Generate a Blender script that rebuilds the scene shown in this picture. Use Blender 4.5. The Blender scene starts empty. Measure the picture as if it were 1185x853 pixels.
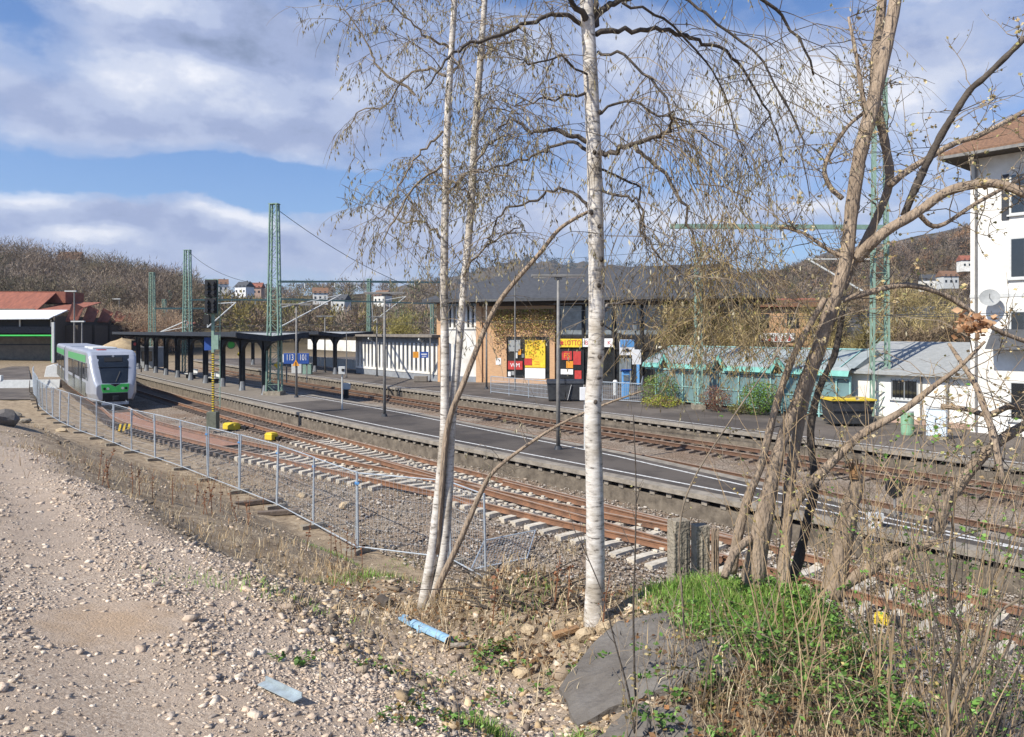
import bpy, math, random
import numpy as np
from mathutils import Vector, Matrix
random.seed(7); rng = np.random.default_rng(11)
R = math.radians
C = bpy.context.scene.collection
sc = bpy.context.scene
# ------------------------------------------------------------------ camera
CZ, F, CX, HY = 5.1, 860.0, 592.5, 383.0
cam = bpy.data.cameras.new('camera'); co = bpy.data.objects.new('camera', cam); C.objects.link(co)
co.location = (0, 0, CZ); co.rotation_euler = (R(90), 0, 0)
cam.sensor_width = 36; cam.lens = F/1185*36; cam.shift_y = -(426.5-HY)/1185
cam.clip_start = .05; cam.clip_end = 12000
sc.camera = co
sc.view_settings.view_transform = 'Standard'; sc.view_settings.look = 'None'
sc.view_settings.gamma = 1; sc.view_settings.exposure = 0.45
sc.view_settings.use_curve_mapping = False
sc.cycles.max_bounces = 5; sc.cycles.diffuse_bounces = 3; sc.cycles.glossy_bounces = 3
sc.cycles.transparent_max_bounces = 12; sc.cycles.transmission_bounces = 4
sc.cycles.volume_bounces = 0; sc.cycles.volume_max_steps = 64
sc.cycles.use_denoising = True
# ------------------------------------------------------------------ sun and sky
SUN_EL = 44; LX, LY = .80, .60           # horizontal travel direction of the light
sund = bpy.data.lights.new('sun', 'SUN'); sund.energy = 5.0; sund.angle = R(.53); sund.color = (1, .94, .83)
suno = bpy.data.objects.new('sun', sund); C.objects.link(suno)
ldir = Vector((LX*math.cos(R(SUN_EL)), LY*math.cos(R(SUN_EL)), -math.sin(R(SUN_EL))))
suno.rotation_euler = ldir.to_track_quat('-Z', 'Y').to_euler(); suno.location = (-30, -30, 60)
world = bpy.data.worlds.new("World"); sc.world = world; world.use_nodes = True
def build_world():
    nt = world.node_tree; nt.nodes.clear(); N = nt.nodes.new; L = nt.links.new
    out = N('ShaderNodeOutputWorld'); bg = N('ShaderNodeBackground'); bg.inputs[1].default_value = .07
    sky = N('ShaderNodeTexSky'); sky.sky_type = 'NISHITA'; sky.sun_disc = False
    sky.sun_elevation = R(SUN_EL); sky.sun_rotation = math.atan2(-LX, -LY) % (2*math.pi)
    sky.air_density = 1.0; sky.dust_density = .6; sky.ozone_density = 2.5
    tc = N('ShaderNodeTexCoord'); sep = N('ShaderNodeSeparateXYZ'); L(tc.outputs['Generated'], sep.inputs[0])
    def math_(op, a, b=None, clamp=False):
        m = N('ShaderNodeMath'); m.operation = op; m.use_clamp = clamp
        for i, v in enumerate((a, b)):
            if v is None: continue
            if hasattr(v, 'is_linked') or hasattr(v, 'links'): L(v, m.inputs[i])
            else: m.inputs[i].default_value = v
        return m.outputs[0]
    def ramp(v, stops):
        r = N('ShaderNodeValToRGB'); r.color_ramp.interpolation = 'EASE'
        while len(r.color_ramp.elements) < len(stops): r.color_ramp.elements.new(.5)
        for e, (p, c) in zip(r.color_ramp.elements, stops):
            e.position = p; e.color = (c, c, c, 1) if not isinstance(c, tuple) else (*c, 1)
        L(v, r.inputs[0]); return r.outputs[0]
    zc = math_('MAXIMUM', sep.outputs[2], 0.0)
    az = math_('ARCTAN2', sep.outputs[0], sep.outputs[1]); el = math_('ARCSINE', sep.outputs[2])
    cb = N('ShaderNodeCombineXYZ'); L(az, cb.inputs[0]); L(math_('MULTIPLY', el, 1.7), cb.inputs[1]); L(math_('MULTIPLY', math_('ABSOLUTE', az), .0), cb.inputs[2])
    def noise(scale, det, rough, off, dist=0.0):
        mp = N('ShaderNodeMapping'); L(cb.outputs[0], mp.inputs[0]); mp.inputs['Location'].default_value = off
        n = N('ShaderNodeTexNoise'); L(mp.outputs[0], n.inputs[0]); n.inputs['Scale'].default_value = scale
        n.inputs['Detail'].default_value = det; n.inputs['Roughness'].default_value = rough
        n.inputs['Distortion'].default_value = dist; return n
    nb = noise(3.2, 8, .55, (3.1, 1.35, 0)); nf = noise(8.5, 9, .6, (5.3, 2.2, 0)); nw = noise(7, 6, .55, (1.3, 9.2, 0))
    # billowing: directions are pushed about by noise before the cloud bodies are looked up
    wv = N('ShaderNodeVectorMath'); wv.operation = 'MULTIPLY_ADD'; L(nw.outputs['Color'], wv.inputs[0]); wv.inputs[1].default_value = (.11, .075, 0); 
    base = N('ShaderNodeCombineXYZ'); L(az, base.inputs[0]); L(el, base.inputs[1]); 
    off = N('ShaderNodeVectorMath'); off.operation = 'SUBTRACT'; L(base.outputs[0], off.inputs[0]); off.inputs[1].default_value = (.055, .0375, 0); L(off.outputs[0], wv.inputs[2])
    def blob(x, y, rx, ry, w):
        a0 = math.atan((x-592.5)/860); e0 = math.atan((383-y)/860*math.cos(a0)); v = N('ShaderNodeVectorMath'); v.operation = 'SUBTRACT'; L(wv.outputs[0], v.inputs[0]); v.inputs[1].default_value = (a0, e0, 0)
        m = N('ShaderNodeVectorMath'); m.operation = 'MULTIPLY'; L(v.outputs[0], m.inputs[0]); m.inputs[1].default_value = (860/rx*.85, 860/ry*.95, 0)
        l = N('ShaderNodeVectorMath'); l.operation = 'LENGTH'; L(m.outputs[0], l.inputs[0])
        r = N('ShaderNodeMapRange'); r.interpolation_type = 'SMOOTHSTEP'; L(l.outputs['Value'], r.inputs['Value']); r.inputs['From Min'].default_value = 1.5; r.inputs['From Max'].default_value = .1; r.inputs['To Min'].default_value = 0; r.inputs['To Max'].default_value = w; return r.outputs[0]
    def total(bl, start):
        v = start
        for q in bl: v = math_('ADD', v, blob(*q))
        return v
    cov0 = math_('ADD', math_('MULTIPLY', math_('SUBTRACT', nb.outputs[0], .5), 1.5), math_('MULTIPLY', math_('SUBTRACT', nf.outputs[0], .5), .9))
    cov = total([(90, 110, 210, 60, .75), (300, 60, 190, 80, .9), (230, 140, 220, 28, .5), (160, 190, 60, 16, .5), (45, 225, 80, 34, .6), (140, 275, 260, 48, .8), (400, 280, 260, 50, .7), (700, 110, 220, 110, .35), (800, 270, 300, 50, .35), (160, 5, 120, 30, .8), (560, 230, 160, 30, .4), (880, 120, 170, 60, .6), (1050, 150, 140, 80, .5), (760, 250, 120, 26, .5), (940, 250, 80, 20, .5), (640, 60, 160, 40, .3), (1130, 30, 140, 50, .5), (190, 208, 330, 22, -.9), (20, 20, 60, 40, -.5), (330, 215, 160, 26, -.5)], cov0)
    covr = ramp(cov, [(.02, 0.0), (.45, .60), (.95, 1.0)])
    sh = total([(205, 82, 90, 20, .32), (170, 2, 60, 16, .42), (30, 212, 40, 16, .35), (285, 250, 60, 12, .4), (105, 274, 40, 12, .45), (310, 42, 130, 32, -.36), (250, 150, 150, 18, -.24), (60, 240, 90, 16, -.12), (900, 110, 90, 40, .4), (740, 250, 80, 20, .35), (1060, 160, 90, 60, .2), (940, 245, 40, 14, .4), (640, 30, 120, 30, .15)], math_('ADD', math_('MULTIPLY', nf.outputs[0], 1.15), math_('MULTIPLY', nb.outputs[0], .05)))
    shade = ramp(sh, [(.12, (2.5, 3.2, 4.9)), (.42, (4.0, 4.8, 7.2)), (.60, (5.3, 6.1, 8.3)), (.80, (7.2, 7.8, 9.4)), (1.0, (9.8, 10.0, 10.8))])
    hz = ramp(zc, [(0, .45), (.12, .15), (.3, 0)])
    mx0 = N('ShaderNodeMixRGB'); mx0.blend_type = 'MULTIPLY'; mx0.inputs[0].default_value = 1; L(sky.outputs[0], mx0.inputs[1]); mx0.inputs[2].default_value = (1.02, 1.26, 1.62, 1)
    mx1 = N('ShaderNodeMixRGB'); L(hz, mx1.inputs[0]); L(mx0.outputs[0], mx1.inputs[1]); mx1.inputs[2].default_value = (4.4, 5.3, 7.4, 1)
    mx = N('ShaderNodeMixRGB'); L(covr, mx.inputs[0]); L(mx1.outputs[0], mx.inputs[1]); L(shade, mx.inputs[2])
    L(mx.outputs[0], bg.inputs[0]); L(bg.outputs[0], out.inputs[0])
build_world()
# ------------------------------------------------------------------ materials
MATS = {}
def mat(name, col, col2=None, rough=.7, scale=6.0, metal=0.0, bump=0.0, bscale=None, spec=.4, contrast=.5, alpha=1.0, trans=0.0, stretch=None, emit=None, detail=5):
    if name in MATS: return MATS[name]
    m = bpy.data.materials.new(name); m.use_nodes = True; nt = m.node_tree; b = nt.nodes['Principled BSDF']
    N = nt.nodes.new; L = nt.links.new
    tc = N('ShaderNodeTexCoord'); mp = N('ShaderNodeMapping'); L(tc.outputs['Object'], mp.inputs[0])
    if stretch: mp.inputs['Scale'].default_value = stretch
    b.inputs['Roughness'].default_value = rough; b.inputs['Metallic'].default_value = metal
    b.inputs['Specular IOR Level'].default_value = spec
    if col2 is None: col2 = tuple(c*.78 for c in col)
    n = N('ShaderNodeTexNoise'); L(mp.outputs[0], n.inputs[0]); n.inputs['Scale'].default_value = scale
    n.inputs['Detail'].default_value = detail; n.inputs['Roughness'].default_value = .65
    r = N('ShaderNodeValToRGB'); r.color_ramp.elements[0].position = .5-contrast/2*.6; r.color_ramp.elements[1].position = .5+contrast/2*.6
    r.color_ramp.elements[0].color = (*col2, 1); r.color_ramp.elements[1].color = (*col, 1)
    L(n.outputs[0], r.inputs[0]); L(r.outputs[0], b.inputs['Base Color'])
    if bump:
        bn = N('ShaderNodeTexNoise'); L(mp.outputs[0], bn.inputs[0]); bn.inputs['Scale'].default_value = bscale or scale*4
        bn.inputs['Detail'].default_value = 4
        bp = N('ShaderNodeBump'); bp.inputs['Strength'].default_value = bump; bp.inputs['Distance'].default_value = .05
        L(bn.outputs[0], bp.inputs['Height']); L(bp.outputs[0], b.inputs['Normal'])
    if trans:
        b.inputs['Transmission Weight'].default_value = trans
    if alpha < 1: b.inputs['Alpha'].default_value = alpha
    MATS[name] = m; return m
def attr_mat(name, rough=.9, spec=.2, bump=0, bscale=60, translucent=0.0):
    """colour comes from the per-stone / per-blade colour attribute"""
    m = bpy.data.materials.new(name); m.use_nodes = True; nt = m.node_tree; b = nt.nodes['Principled BSDF']
    N = nt.nodes.new; L = nt.links.new
    a = N('ShaderNodeAttribute'); a.attribute_name = 'Col'
    L(a.outputs['Color'], b.inputs['Base Color']); b.inputs['Roughness'].default_value = rough; b.inputs['Specular IOR Level'].default_value = spec
    if bump:
        tc = N('ShaderNodeTexCoord'); bn = N('ShaderNodeTexNoise'); L(tc.outputs['Object'], bn.inputs[0]); bn.inputs['Scale'].default_value = bscale
        bp = N('ShaderNodeBump'); bp.inputs['Strength'].default_value = bump; bp.inputs['Distance'].default_value = .02
        L(bn.outputs[0], bp.inputs['Height']); L(bp.outputs[0], b.inputs['Normal'])
    if translucent:
        t = N('ShaderNodeBsdfTranslucent'); L(a.outputs['Color'], t.inputs[0]); mx = N('ShaderNodeMixShader'); mx.inputs[0].default_value = translucent
        L(b.outputs[0], mx.inputs[1]); L(t.outputs[0], mx.inputs[2]); L(mx.outputs[0], nt.nodes['Material Output'].inputs[0])
    return m
def brick_mat(name, c1, c2, mortar, scale=1.0):
    m = bpy.data.materials.new(name); m.use_nodes = True; nt = m.node_tree; b = nt.nodes['Principled BSDF']
    N = nt.nodes.new; L = nt.links.new
    uv = N('ShaderNodeUVMap'); br = N('ShaderNodeTexBrick'); L(uv.outputs[0], br.inputs[0])
    br.inputs['Color1'].default_value = (*c1, 1); br.inputs['Color2'].default_value = (*c2, 1); br.inputs['Mortar'].default_value = (*mortar, 1)
    br.inputs['Scale'].default_value = scale; br.inputs['Brick Width'].default_value = .25; br.inputs['Row Height'].default_value = .083; br.inputs['Mortar Size'].default_value = .012
    L(br.outputs[0], b.inputs['Base Color']); b.inputs['Roughness'].default_value = .85
    return m
def M_(): pass
M = dict(
 rail=mat('rusty_rail', (.27, .14, .08), (.13, .075, .05), .75, 3, metal=.2, bump=.2),
 railtop=mat('rail_head', (.34, .20, .13), (.2, .11, .07), .45, 4, metal=.5),
 sleeper=mat('concrete_sleeper', (.62, .57, .48), (.40, .35, .28), .9, 5, bump=.3),
 sleeper_old=mat('old_sleeper', (.21, .165, .13), (.13, .10, .08), .9, 5, bump=.3),
 asphalt=mat('platform_asphalt', (.095, .08, .068), (.048, .040, .035), .9, .45, contrast=.35, bump=.15, bscale=60),
 paving=mat('platform_paving', (.23, .20, .165), (.16, .14, .12), .9, 2, bump=.15),
 forecourt=mat('forecourt_asphalt', (.135, .113, .095), (.07, .058, .05), .9, .35, contrast=.35, bump=.1, bscale=30),
 edge=mat('platform_edge_concrete', (.30, .265, .22), (.17, .15, .125), .9, 3, bump=.4),
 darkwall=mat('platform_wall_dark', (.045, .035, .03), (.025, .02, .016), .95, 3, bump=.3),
 white_paint=mat('white_line_paint', (.80, .80, .78), (.30, .29, .28), .7, 9, contrast=.5),
 steel_dark=mat('dark_steel', (.045, .05, .06), (.025, .027, .033), .55, 4, metal=.2),
 steel_grey=mat('galvanised_steel', (.43, .48, .53), (.31, .35, .40), .5, 10, metal=.2),
 pole=mat('grey_lamp_pole', (.23, .22, .205), (.15, .145, .14), .6, 6),
 green=mat('green_mast_paint', (.26, .38, .31), (.15, .24, .19), .7, 5, contrast=.8),
 bark_white=None, roof_dark=mat('slate_roof', (.075, .078, .085), (.05, .052, .058), .7, 3, bump=.2),
 tile=mat('brown_roof_tile', (.24, .135, .08), (.13, .075, .05), .85, 9, bump=.5, bscale=30),
 rust_roof=mat('rusty_sheet_roof', (.36, .13, .08), (.15, .055, .04), .85, .8, stretch=(3, 1, 1), contrast=.9),
 white_wall=mat('white_render', (.82, .81, .77), (.58, .55, .49), .9, .55, bump=.1, bscale=20),
 white_metal=mat('white_sheet_metal', (.80, .82, .84), (.70, .72, .74), .5, 2),
 plinth=mat('grey_plinth', (.27, .29, .31), (.2, .21, .23), .9, 2),
 glass=mat('dark_glass', (.02, .024, .028), (.012, .014, .016), .06, 1, spec=.9),
 glass_bg=mat('shelter_glass', (.17, .27, .28), (.10, .17, .18), .15, .9, spec=.7),
 turq=mat('turquoise_paint', (.17, .43, .37), (.12, .33, .29), .6, 3),
 turq_light=mat('pale_turquoise_paint', (.30, .50, .48), (.2, .38, .36), .6, 3),
 roofglass=mat('weathered_roof_sheet', (.33, .36, .36), (.22, .25, .25), .4, 1.5),
 silver=mat('train_silver_paint', (.46, .48, .53), (.38, .40, .45), .3, .6, metal=.35, spec=.6),
 tgreen=mat('train_green_paint', (.08, .66, .13), (.06, .56, .11), .35, 2, spec=.5),
 tgreen2=mat('train_green_stripe', (.10, .36, .14), (.08, .30, .12), .35, 2),
 black=mat('black_rubber', (.015, .015, .017), (.01, .01, .01), .6, 4),
 lamp_glass=mat('lamp_lens', (.75, .75, .7), None, .2, 4),
 yellow=mat('yellow_paint', (.70, .52, .04), (.60, .43, .04), .6, 6),
 yellow2=mat('yellow_poster', (.80, .63, .04), (.66, .40, .04), .5, 2.5, contrast=.6),
 red=mat('red_poster', (.58, .06, .05), (.34, .03, .03), .5, 2.5, contrast=.7),
 orange=mat('orange_paint', (.75, .32, .03), (.6, .24, .02), .6, 4),
 blue=mat('blue_sign_paint', (.03, .09, .34), (.025, .07, .28), .5, 2),
 ltblue=mat('light_blue_paint', (.12, .32, .62), (.1, .28, .55), .5, 2),
 white=mat('white_sign_paint', (.80, .80, .80), (.72, .72, .72), .5, 4),
 grey=mat('grey_paint', (.33, .34, .34), (.25, .26, .26), .7, 4),
 ltgrey=mat('light_grey_paint', (.56, .57, .56), (.46, .47, .46), .7, 4),
 bin=mat('dark_bin_plastic', (.05, .052, .055), (.03, .03, .033), .5, 4),
 concrete=mat('weathered_concrete', (.34, .30, .235), (.19, .165, .13), .95, 7, bump=.5, bscale=40),
 slab=mat('dark_slab', (.18, .168, .155), (.085, .072, .06), .9, 2.2, bump=.35, bscale=25, contrast=.9),
 stone=mat('pale_rubble_stone', (.55, .44, .29), (.36, .27, .17), .95, 7, bump=.6, bscale=30),
 wood=mat('weathered_timber', (.38, .22, .10), (.22, .13, .07), .9, 3, stretch=(1, 1, 8), bump=.3),
 bluepipe=mat('light_blue_plastic', (.27, .48, .68), (.20, .30, .38), .5, 14, contrast=.6),
 zinc=mat('pale_metal_offcut', (.36, .43, .47), (.22, .25, .26), .5, 14, contrast=.6),
 grass_plain=None,
 curtain=mat('pale_window', (.22, .25, .27), (.12, .14, .15), .15, 2, spec=.8),
 terracotta=mat('pink_wall_render', (.48, .34, .27), (.38, .26, .2), .9, 1),
)
M['tside'] = mat('railcar_side_lower', (.15, .16, .14), (.09, .10, .085), .25, 1.2, spec=.6); M['tdoor'] = mat('railcar_door', (.10, .11, .11), (.06, .065, .065), .25, 2)
M['brick'] = brick_mat('orange_brick', (.60, .335, .155), (.50, .26, .115), (.46, .36, .26))
def birch_mat():
    m = bpy.data.materials.new('birch_bark'); m.use_nodes = True; nt = m.node_tree; b = nt.nodes['Principled BSDF']; N = nt.nodes.new; L = nt.links.new
    tc = N('ShaderNodeTexCoord'); mp = N('ShaderNodeMapping'); L(tc.outputs['Object'], mp.inputs[0]); mp.inputs['Scale'].default_value = (11, 11, 44)
    n = N('ShaderNodeTexNoise'); L(mp.outputs[0], n.inputs[0]); n.inputs['Scale'].default_value = 1.0; n.inputs['Detail'].default_value = 6; n.inputs['Roughness'].default_value = .7
    r = N('ShaderNodeValToRGB'); L(n.outputs[0], r.inputs[0])
    e = r.color_ramp.elements; e[0].position = .33; e[0].color = (.07, .06, .05, 1); e[1].position = .44; e[1].color = (.50, .46, .41, 1)
    e2 = r.color_ramp.elements.new(.7); e2.color = (.72, .69, .64, 1)
    mp2 = N('ShaderNodeMapping'); L(tc.outputs['Object'], mp2.inputs[0]); mp2.inputs['Scale'].default_value = (3, 3, 3)
    n2 = N('ShaderNodeTexNoise'); L(mp2.outputs[0], n2.inputs[0]); n2.inputs['Scale'].default_value = 1.6; n2.inputs['Detail'].default_value = 4
    r2 = N('ShaderNodeValToRGB'); L(n2.outputs[0], r2.inputs[0]); r2.color_ramp.elements[0].position = .35; r2.color_ramp.elements[0].color = (.55, .5, .42, 1); r2.color_ramp.elements[1].position = .55; r2.color_ramp.elements[1].color = (1, 1, 1, 1)
    mx = N('ShaderNodeMixRGB'); mx.blend_type = 'MULTIPLY'; mx.inputs[0].default_value = .8; L(r.outputs[0], mx.inputs[1]); L(r2.outputs[0], mx.inputs[2])
    L(mx.outputs[0], b.inputs['Base Color']); b.inputs['Roughness'].default_value = .8
    bp = N('ShaderNodeBump'); bp.inputs['Strength'].default_value = .5; bp.inputs['Distance'].default_value = .01; L(n.outputs[0], bp.inputs['Height']); L(bp.outputs[0], b.inputs['Normal'])
    return m
M['birch'] = birch_mat()
M['bark'] = mat('grey_brown_bark', (.43, .335, .245), (.17, .125, .09), .9, 9, stretch=(1, 1, .22), bump=1.0, bscale=34, contrast=.95)
M['bark_pale'] = mat('pale_birch_bark_lower', (.36, .315, .27), (.17, .145, .12), .9, 10, stretch=(1, 1, 1.6), bump=.6, bscale=26, contrast=.7)
M['limb'] = mat('dark_limb_bark', (.10, .082, .066), (.05, .04, .032), .85, 12, bump=.3)
M['twig'] = mat('twig_bark', (.25, .20, .145), (.12, .095, .07), .85, 12)
M['twig_straw'] = mat('straw_stem', (.36, .26, .15), (.2, .14, .085), .85, 8)
M['attr_stone'] = attr_mat('stone_by_piece', .92, .2, .4, 70)
M['attr_leaf'] = attr_mat('leaf_by_piece', .7, .25, translucent=.25)
def vary(m, lo=.72):
    nt = m.node_tree; b = nt.nodes['Principled BSDF']; src = b.inputs['Base Color'].links[0].from_socket; oi = nt.nodes.new('ShaderNodeObjectInfo'); mr = nt.nodes.new('ShaderNodeMapRange'); mr.inputs['To Min'].default_value = lo; mr.inputs['To Max'].default_value = 1.1; nt.links.new(oi.outputs['Random'], mr.inputs['Value']); mx = nt.nodes.new('ShaderNodeVectorMath'); mx.operation = 'SCALE'; nt.links.new(src, mx.inputs[0]); nt.links.new(mr.outputs[0], mx.inputs['Scale']); nt.links.new(mx.outputs[0], b.inputs['Base Color'])
vary(M['sleeper'], .78); vary(M['sleeper_old'], .7)
M['rail_dull'] = mat('dull_brown_rail', (.17, .095, .06), (.10, .06, .04), .75, 3, metal=.2)
def polish(m):
    nt = m.node_tree; b = nt.nodes['Principled BSDF']; src = b.inputs['Base Color'].links[0].from_socket; g = nt.nodes.new('ShaderNodeNewGeometry'); s = nt.nodes.new('ShaderNodeSeparateXYZ'); nt.links.new(g.outputs['Position'], s.inputs[0]); c = nt.nodes.new('ShaderNodeMath'); c.operation = 'GREATER_THAN'; c.inputs[1].default_value = -.003; nt.links.new(s.outputs[2], c.inputs[0]); mx = nt.nodes.new('ShaderNodeMixRGB'); nt.links.new(c.outputs[0], mx.inputs[0]); nt.links.new(src, mx.inputs[1]); mx.inputs[2].default_value = (.36, .27, .21, 1); nt.links.new(mx.outputs[0], b.inputs['Base Color'])
polish(M['rail']); polish(M['rail_dull'])
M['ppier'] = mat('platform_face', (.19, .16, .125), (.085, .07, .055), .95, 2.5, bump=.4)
# ------------------------------------------------------------------ mesh helpers
WL = {}      # world location of every empty / root
def mesh_arrays(name, V, Fc, mats, col=None, smooth=False, midx=None, uv=None):
    """V (n,3), Fc (m,k) same k, or list of polygons"""
    me = bpy.data.meshes.new(name)
    if isinstance(Fc, np.ndarray):
        k = Fc.shape[1]; m = Fc.shape[0]
        me.vertices.add(len(V)); me.vertices.foreach_set('co', np.asarray(V, np.float32).ravel())
        me.loops.add(m*k); me.loops.foreach_set('vertex_index', Fc.astype(np.int32).ravel())
        me.polygons.add(m); me.polygons.foreach_set('loop_start', np.arange(0, m*k, k, dtype=np.int32))
        me.update(calc_edges=True)
    else:
        me.from_pydata([tuple(v) for v in V], [], Fc)
    if smooth: me.polygons.foreach_set('use_smooth', np.ones(len(me.polygons), dtype=bool))
    if midx is not None: me.polygons.foreach_set('material_index', np.asarray(midx, np.int32))
    for mt in (mats if isinstance(mats, (list, tuple)) else [mats]): me.materials.append(mt)
    if col is not None:
        a = me.color_attributes.new('Col', 'FLOAT_COLOR', 'POINT')
        c = np.ones((len(V), 4), np.float32); c[:, :3] = col; a.data.foreach_set('color', c.ravel())
    if uv is not None:
        l = me.uv_layers.new(name='UVMap'); l.data.foreach_set('uv', np.asarray(uv, np.float32).ravel())
    me.update()
    return me
def tag(o, label=None, cat=None, group=None, kind=None):
    if label: o['label'] = label
    if cat: o['category'] = cat
    if group: o['group'] = group
    if kind: o['kind'] = kind
    return o
def thing(name, label, cat, loc=(0, 0, 0), group=None):
    o = bpy.data.objects.new(name, None); C.objects.link(o); o.location = loc; o.empty_display_size = .2
    WL[o] = Vector(loc); return tag(o, label, cat, group)
def link(name, me, parent=None, loc=None):
    o = bpy.data.objects.new(name, me); C.objects.link(o)
    if parent: o.parent = parent
    if loc is not None: o.location = loc
    return o
class MB:
    def __init__(s): s.v = []; s.f = []; s.uvs = {}
    def add(s, vs, fs):
        b = len(s.v); s.v += [tuple(v) for v in vs]; s.f += [tuple(i+b for i in f) for f in fs]; return s
    def box(s, c, d, rz=0, rx=0, ry=0):
        x, y, z = d[0]/2, d[1]/2, d[2]/2
        m = Matrix.Rotation(rz, 3, 'Z') @ Matrix.Rotation(ry, 3, 'Y') @ Matrix.Rotation(rx, 3, 'X')
        vs = [m @ Vector(p)+Vector(c) for p in ((-x, -y, -z), (x, -y, -z), (x, y, -z), (-x, y, -z), (-x, -y, z), (x, -y, z), (x, y, z), (-x, y, z))]
        return s.add(vs, [(0, 3, 2, 1), (4, 5, 6, 7), (0, 1, 5, 4), (1, 2, 6, 5), (2, 3, 7, 6), (3, 0, 4, 7)])
    def bar(s, a, b, w, h=None, up=(0, 0, 1)):
        """rectangular bar from a to b"""
        a = Vector(a); b = Vector(b); h = h or w; d = (b-a).normalized(); u = Vector(up)
        if abs(d.dot(u)) > .98: u = Vector((1, 0, 0))
        x = d.cross(u).normalized(); y = x.cross(d).normalized()
        vs = []
        for p in (a, b):
            for sx, sy in ((-1, -1), (1, -1), (1, 1), (-1, 1)): vs.append(p+x*sx*w/2+y*sy*h/2)
        return s.add(vs, [(3, 2, 1, 0), (4, 5, 6, 7), (0, 1, 5, 4), (1, 2, 6, 5), (2, 3, 7, 6), (3, 0, 4, 7)])
    def tube(s, pts, rad, n=6, cap=True):
        pts = [Vector(p) for p in pts]; k = len(pts)
        if not hasattr(rad, '__len__'): rad = [rad]*k
        vs = []; x = None
        for i, p in enumerate(pts):
            d = (pts[min(i+1, k-1)]-pts[max(i-1, 0)])
            d = d.normalized() if d.length > 1e-9 else Vector((0, 0, 1))
            if x is None: x = d.orthogonal().normalized()
            else:
                x = x-d*x.dot(d); x = x.normalized() if x.length > 1e-6 else d.orthogonal().normalized()
            y = d.cross(x)
            for j in range(n):
                a = 2*math.pi*j/n; vs.append(p+(x*math.cos(a)+y*math.sin(a))*rad[i])
        fs = []
        for i in range(k-1):
            for j in range(n):
                j2 = (j+1) % n; fs.append((i*n+j, i*n+j2, (i+1)*n+j2, (i+1)*n+j))
        if cap and n > 2: fs.append(tuple(range(n-1, -1, -1))); fs.append(tuple((k-1)*n+j for j in range(n)))
        return s.add(vs, fs)
    def cyl(s, c, r, h, n=16, r2=None):
        c = Vector(c); return s.tube([c, c+Vector((0, 0, h))], [r, r if r2 is None else r2], n)
    def disc(s, c, nrm, r, th, n=20):
        c = Vector(c); d = Vector(nrm).normalized(); return s.tube([c-d*th/2, c+d*th/2], r, n)
    def prism(s, poly, off):
        """poly: list of 3D points, off: extrusion vector"""
        n = len(poly); off = Vector(off); vs = [Vector(p) for p in poly]+[Vector(p)+off for p in poly]
        fs = [tuple(range(n-1, -1, -1)), tuple(range(n, 2*n))]+[(i, (i+1) % n, (i+1) % n+n, i+n) for i in range(n)]
        return s.add(vs, fs)
    def strip(s, a, b):
        """sheet between two polylines"""
        n = len(a); return s.add(list(a)+list(b), [(i, i+1, n+i+1, n+i) for i in range(n-1)])
    def ell(s, c, r, n=10, m=6, jit=0, rs=None):
        vs = []; fs = []; rr = rs or random
        for i in range(m+1):
            th = math.pi*i/m
            for j in range(n):
                a = 2*math.pi*j/n; k = 1+rr.uniform(-jit, jit)
                vs.append((c[0]+r[0]*math.sin(th)*math.cos(a)*k, c[1]+r[1]*math.sin(th)*math.sin(a)*k, c[2]+r[2]*math.cos(th)*k))
        for i in range(m):
            for j in range(n): fs.append((i*n+j, (i+1)*n+j, (i+1)*n+(j+1) % n, i*n+(j+1) % n))
        return s.add(vs, fs)
    def build(s, name, material, parent=None, smooth=False, label=None, bevel=0, uvbox=False):
        off = WL.get(parent, Vector((0, 0, 0))) if parent else None
        loc = None
        if parent is None:
            a = np.array(s.v); lo = a.min(0); hi = a.max(0); off = Vector(((lo[0]+hi[0])/2, (lo[1]+hi[1])/2, lo[2])); loc = off
        V = np.array(s.v, dtype=float)-np.array(off)
        me = bpy.data.meshes.new(name); me.from_pydata(V.tolist(), [], s.f)
        if smooth: me.polygons.foreach_set('use_smooth', [True]*len(me.polygons))
        me.materials.append(material)
        if uvbox:
            l = me.uv_layers.new(name='UVMap')
            for p in me.polygons:
                nn = p.normal; t = Vector((-nn.y, nn.x, 0)); t = t.normalized() if t.length > .1 else Vector((1, 0, 0)); w = nn.cross(t)
                for li in p.loop_indices:
                    v = me.vertices[me.loops[li].vertex_index].co; l.data[li].uv = (v.dot(t), v.dot(w))
        me.update()
        o = link(name, me, parent, loc)
        WL[o] = Vector(off)
        if bevel:
            bm = o.modifiers.new('bevel', 'BEVEL'); bm.width = bevel; bm.segments = 2; bm.limit_method = 'ANGLE'
        if label: o['label'] = label
        return o
def struct(name, mb, material, parent=None, **k):
    o = mb.build(name, material, parent, **k)
    if parent is None: o['kind'] = 'structure'
    return o
def kids(o): return [c for c in bpy.data.objects if c.parent == o]
def copy_tree(o, loc=None, rz=None, scale=None, label=None, name=None):
    def rec(a, par):
        c = a.copy(); C.objects.link(c)
        if par: c.parent = par
        for ch in list(KID[a]): rec(ch, c)
        return c
    KID = {}
    def fill(a):
        KID[a] = kids(a)
        for x in KID[a]: fill(x)
    fill(o); c = rec(o, None)
    if loc is not None: c.location = loc
    if rz is not None: c.rotation_euler = (0, 0, rz)
    if scale is not None: c.scale = (scale,)*3 if not hasattr(scale, '__len__') else scale
    if label: c['label'] = label
    WL[c] = Vector(c.location); return c
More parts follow.
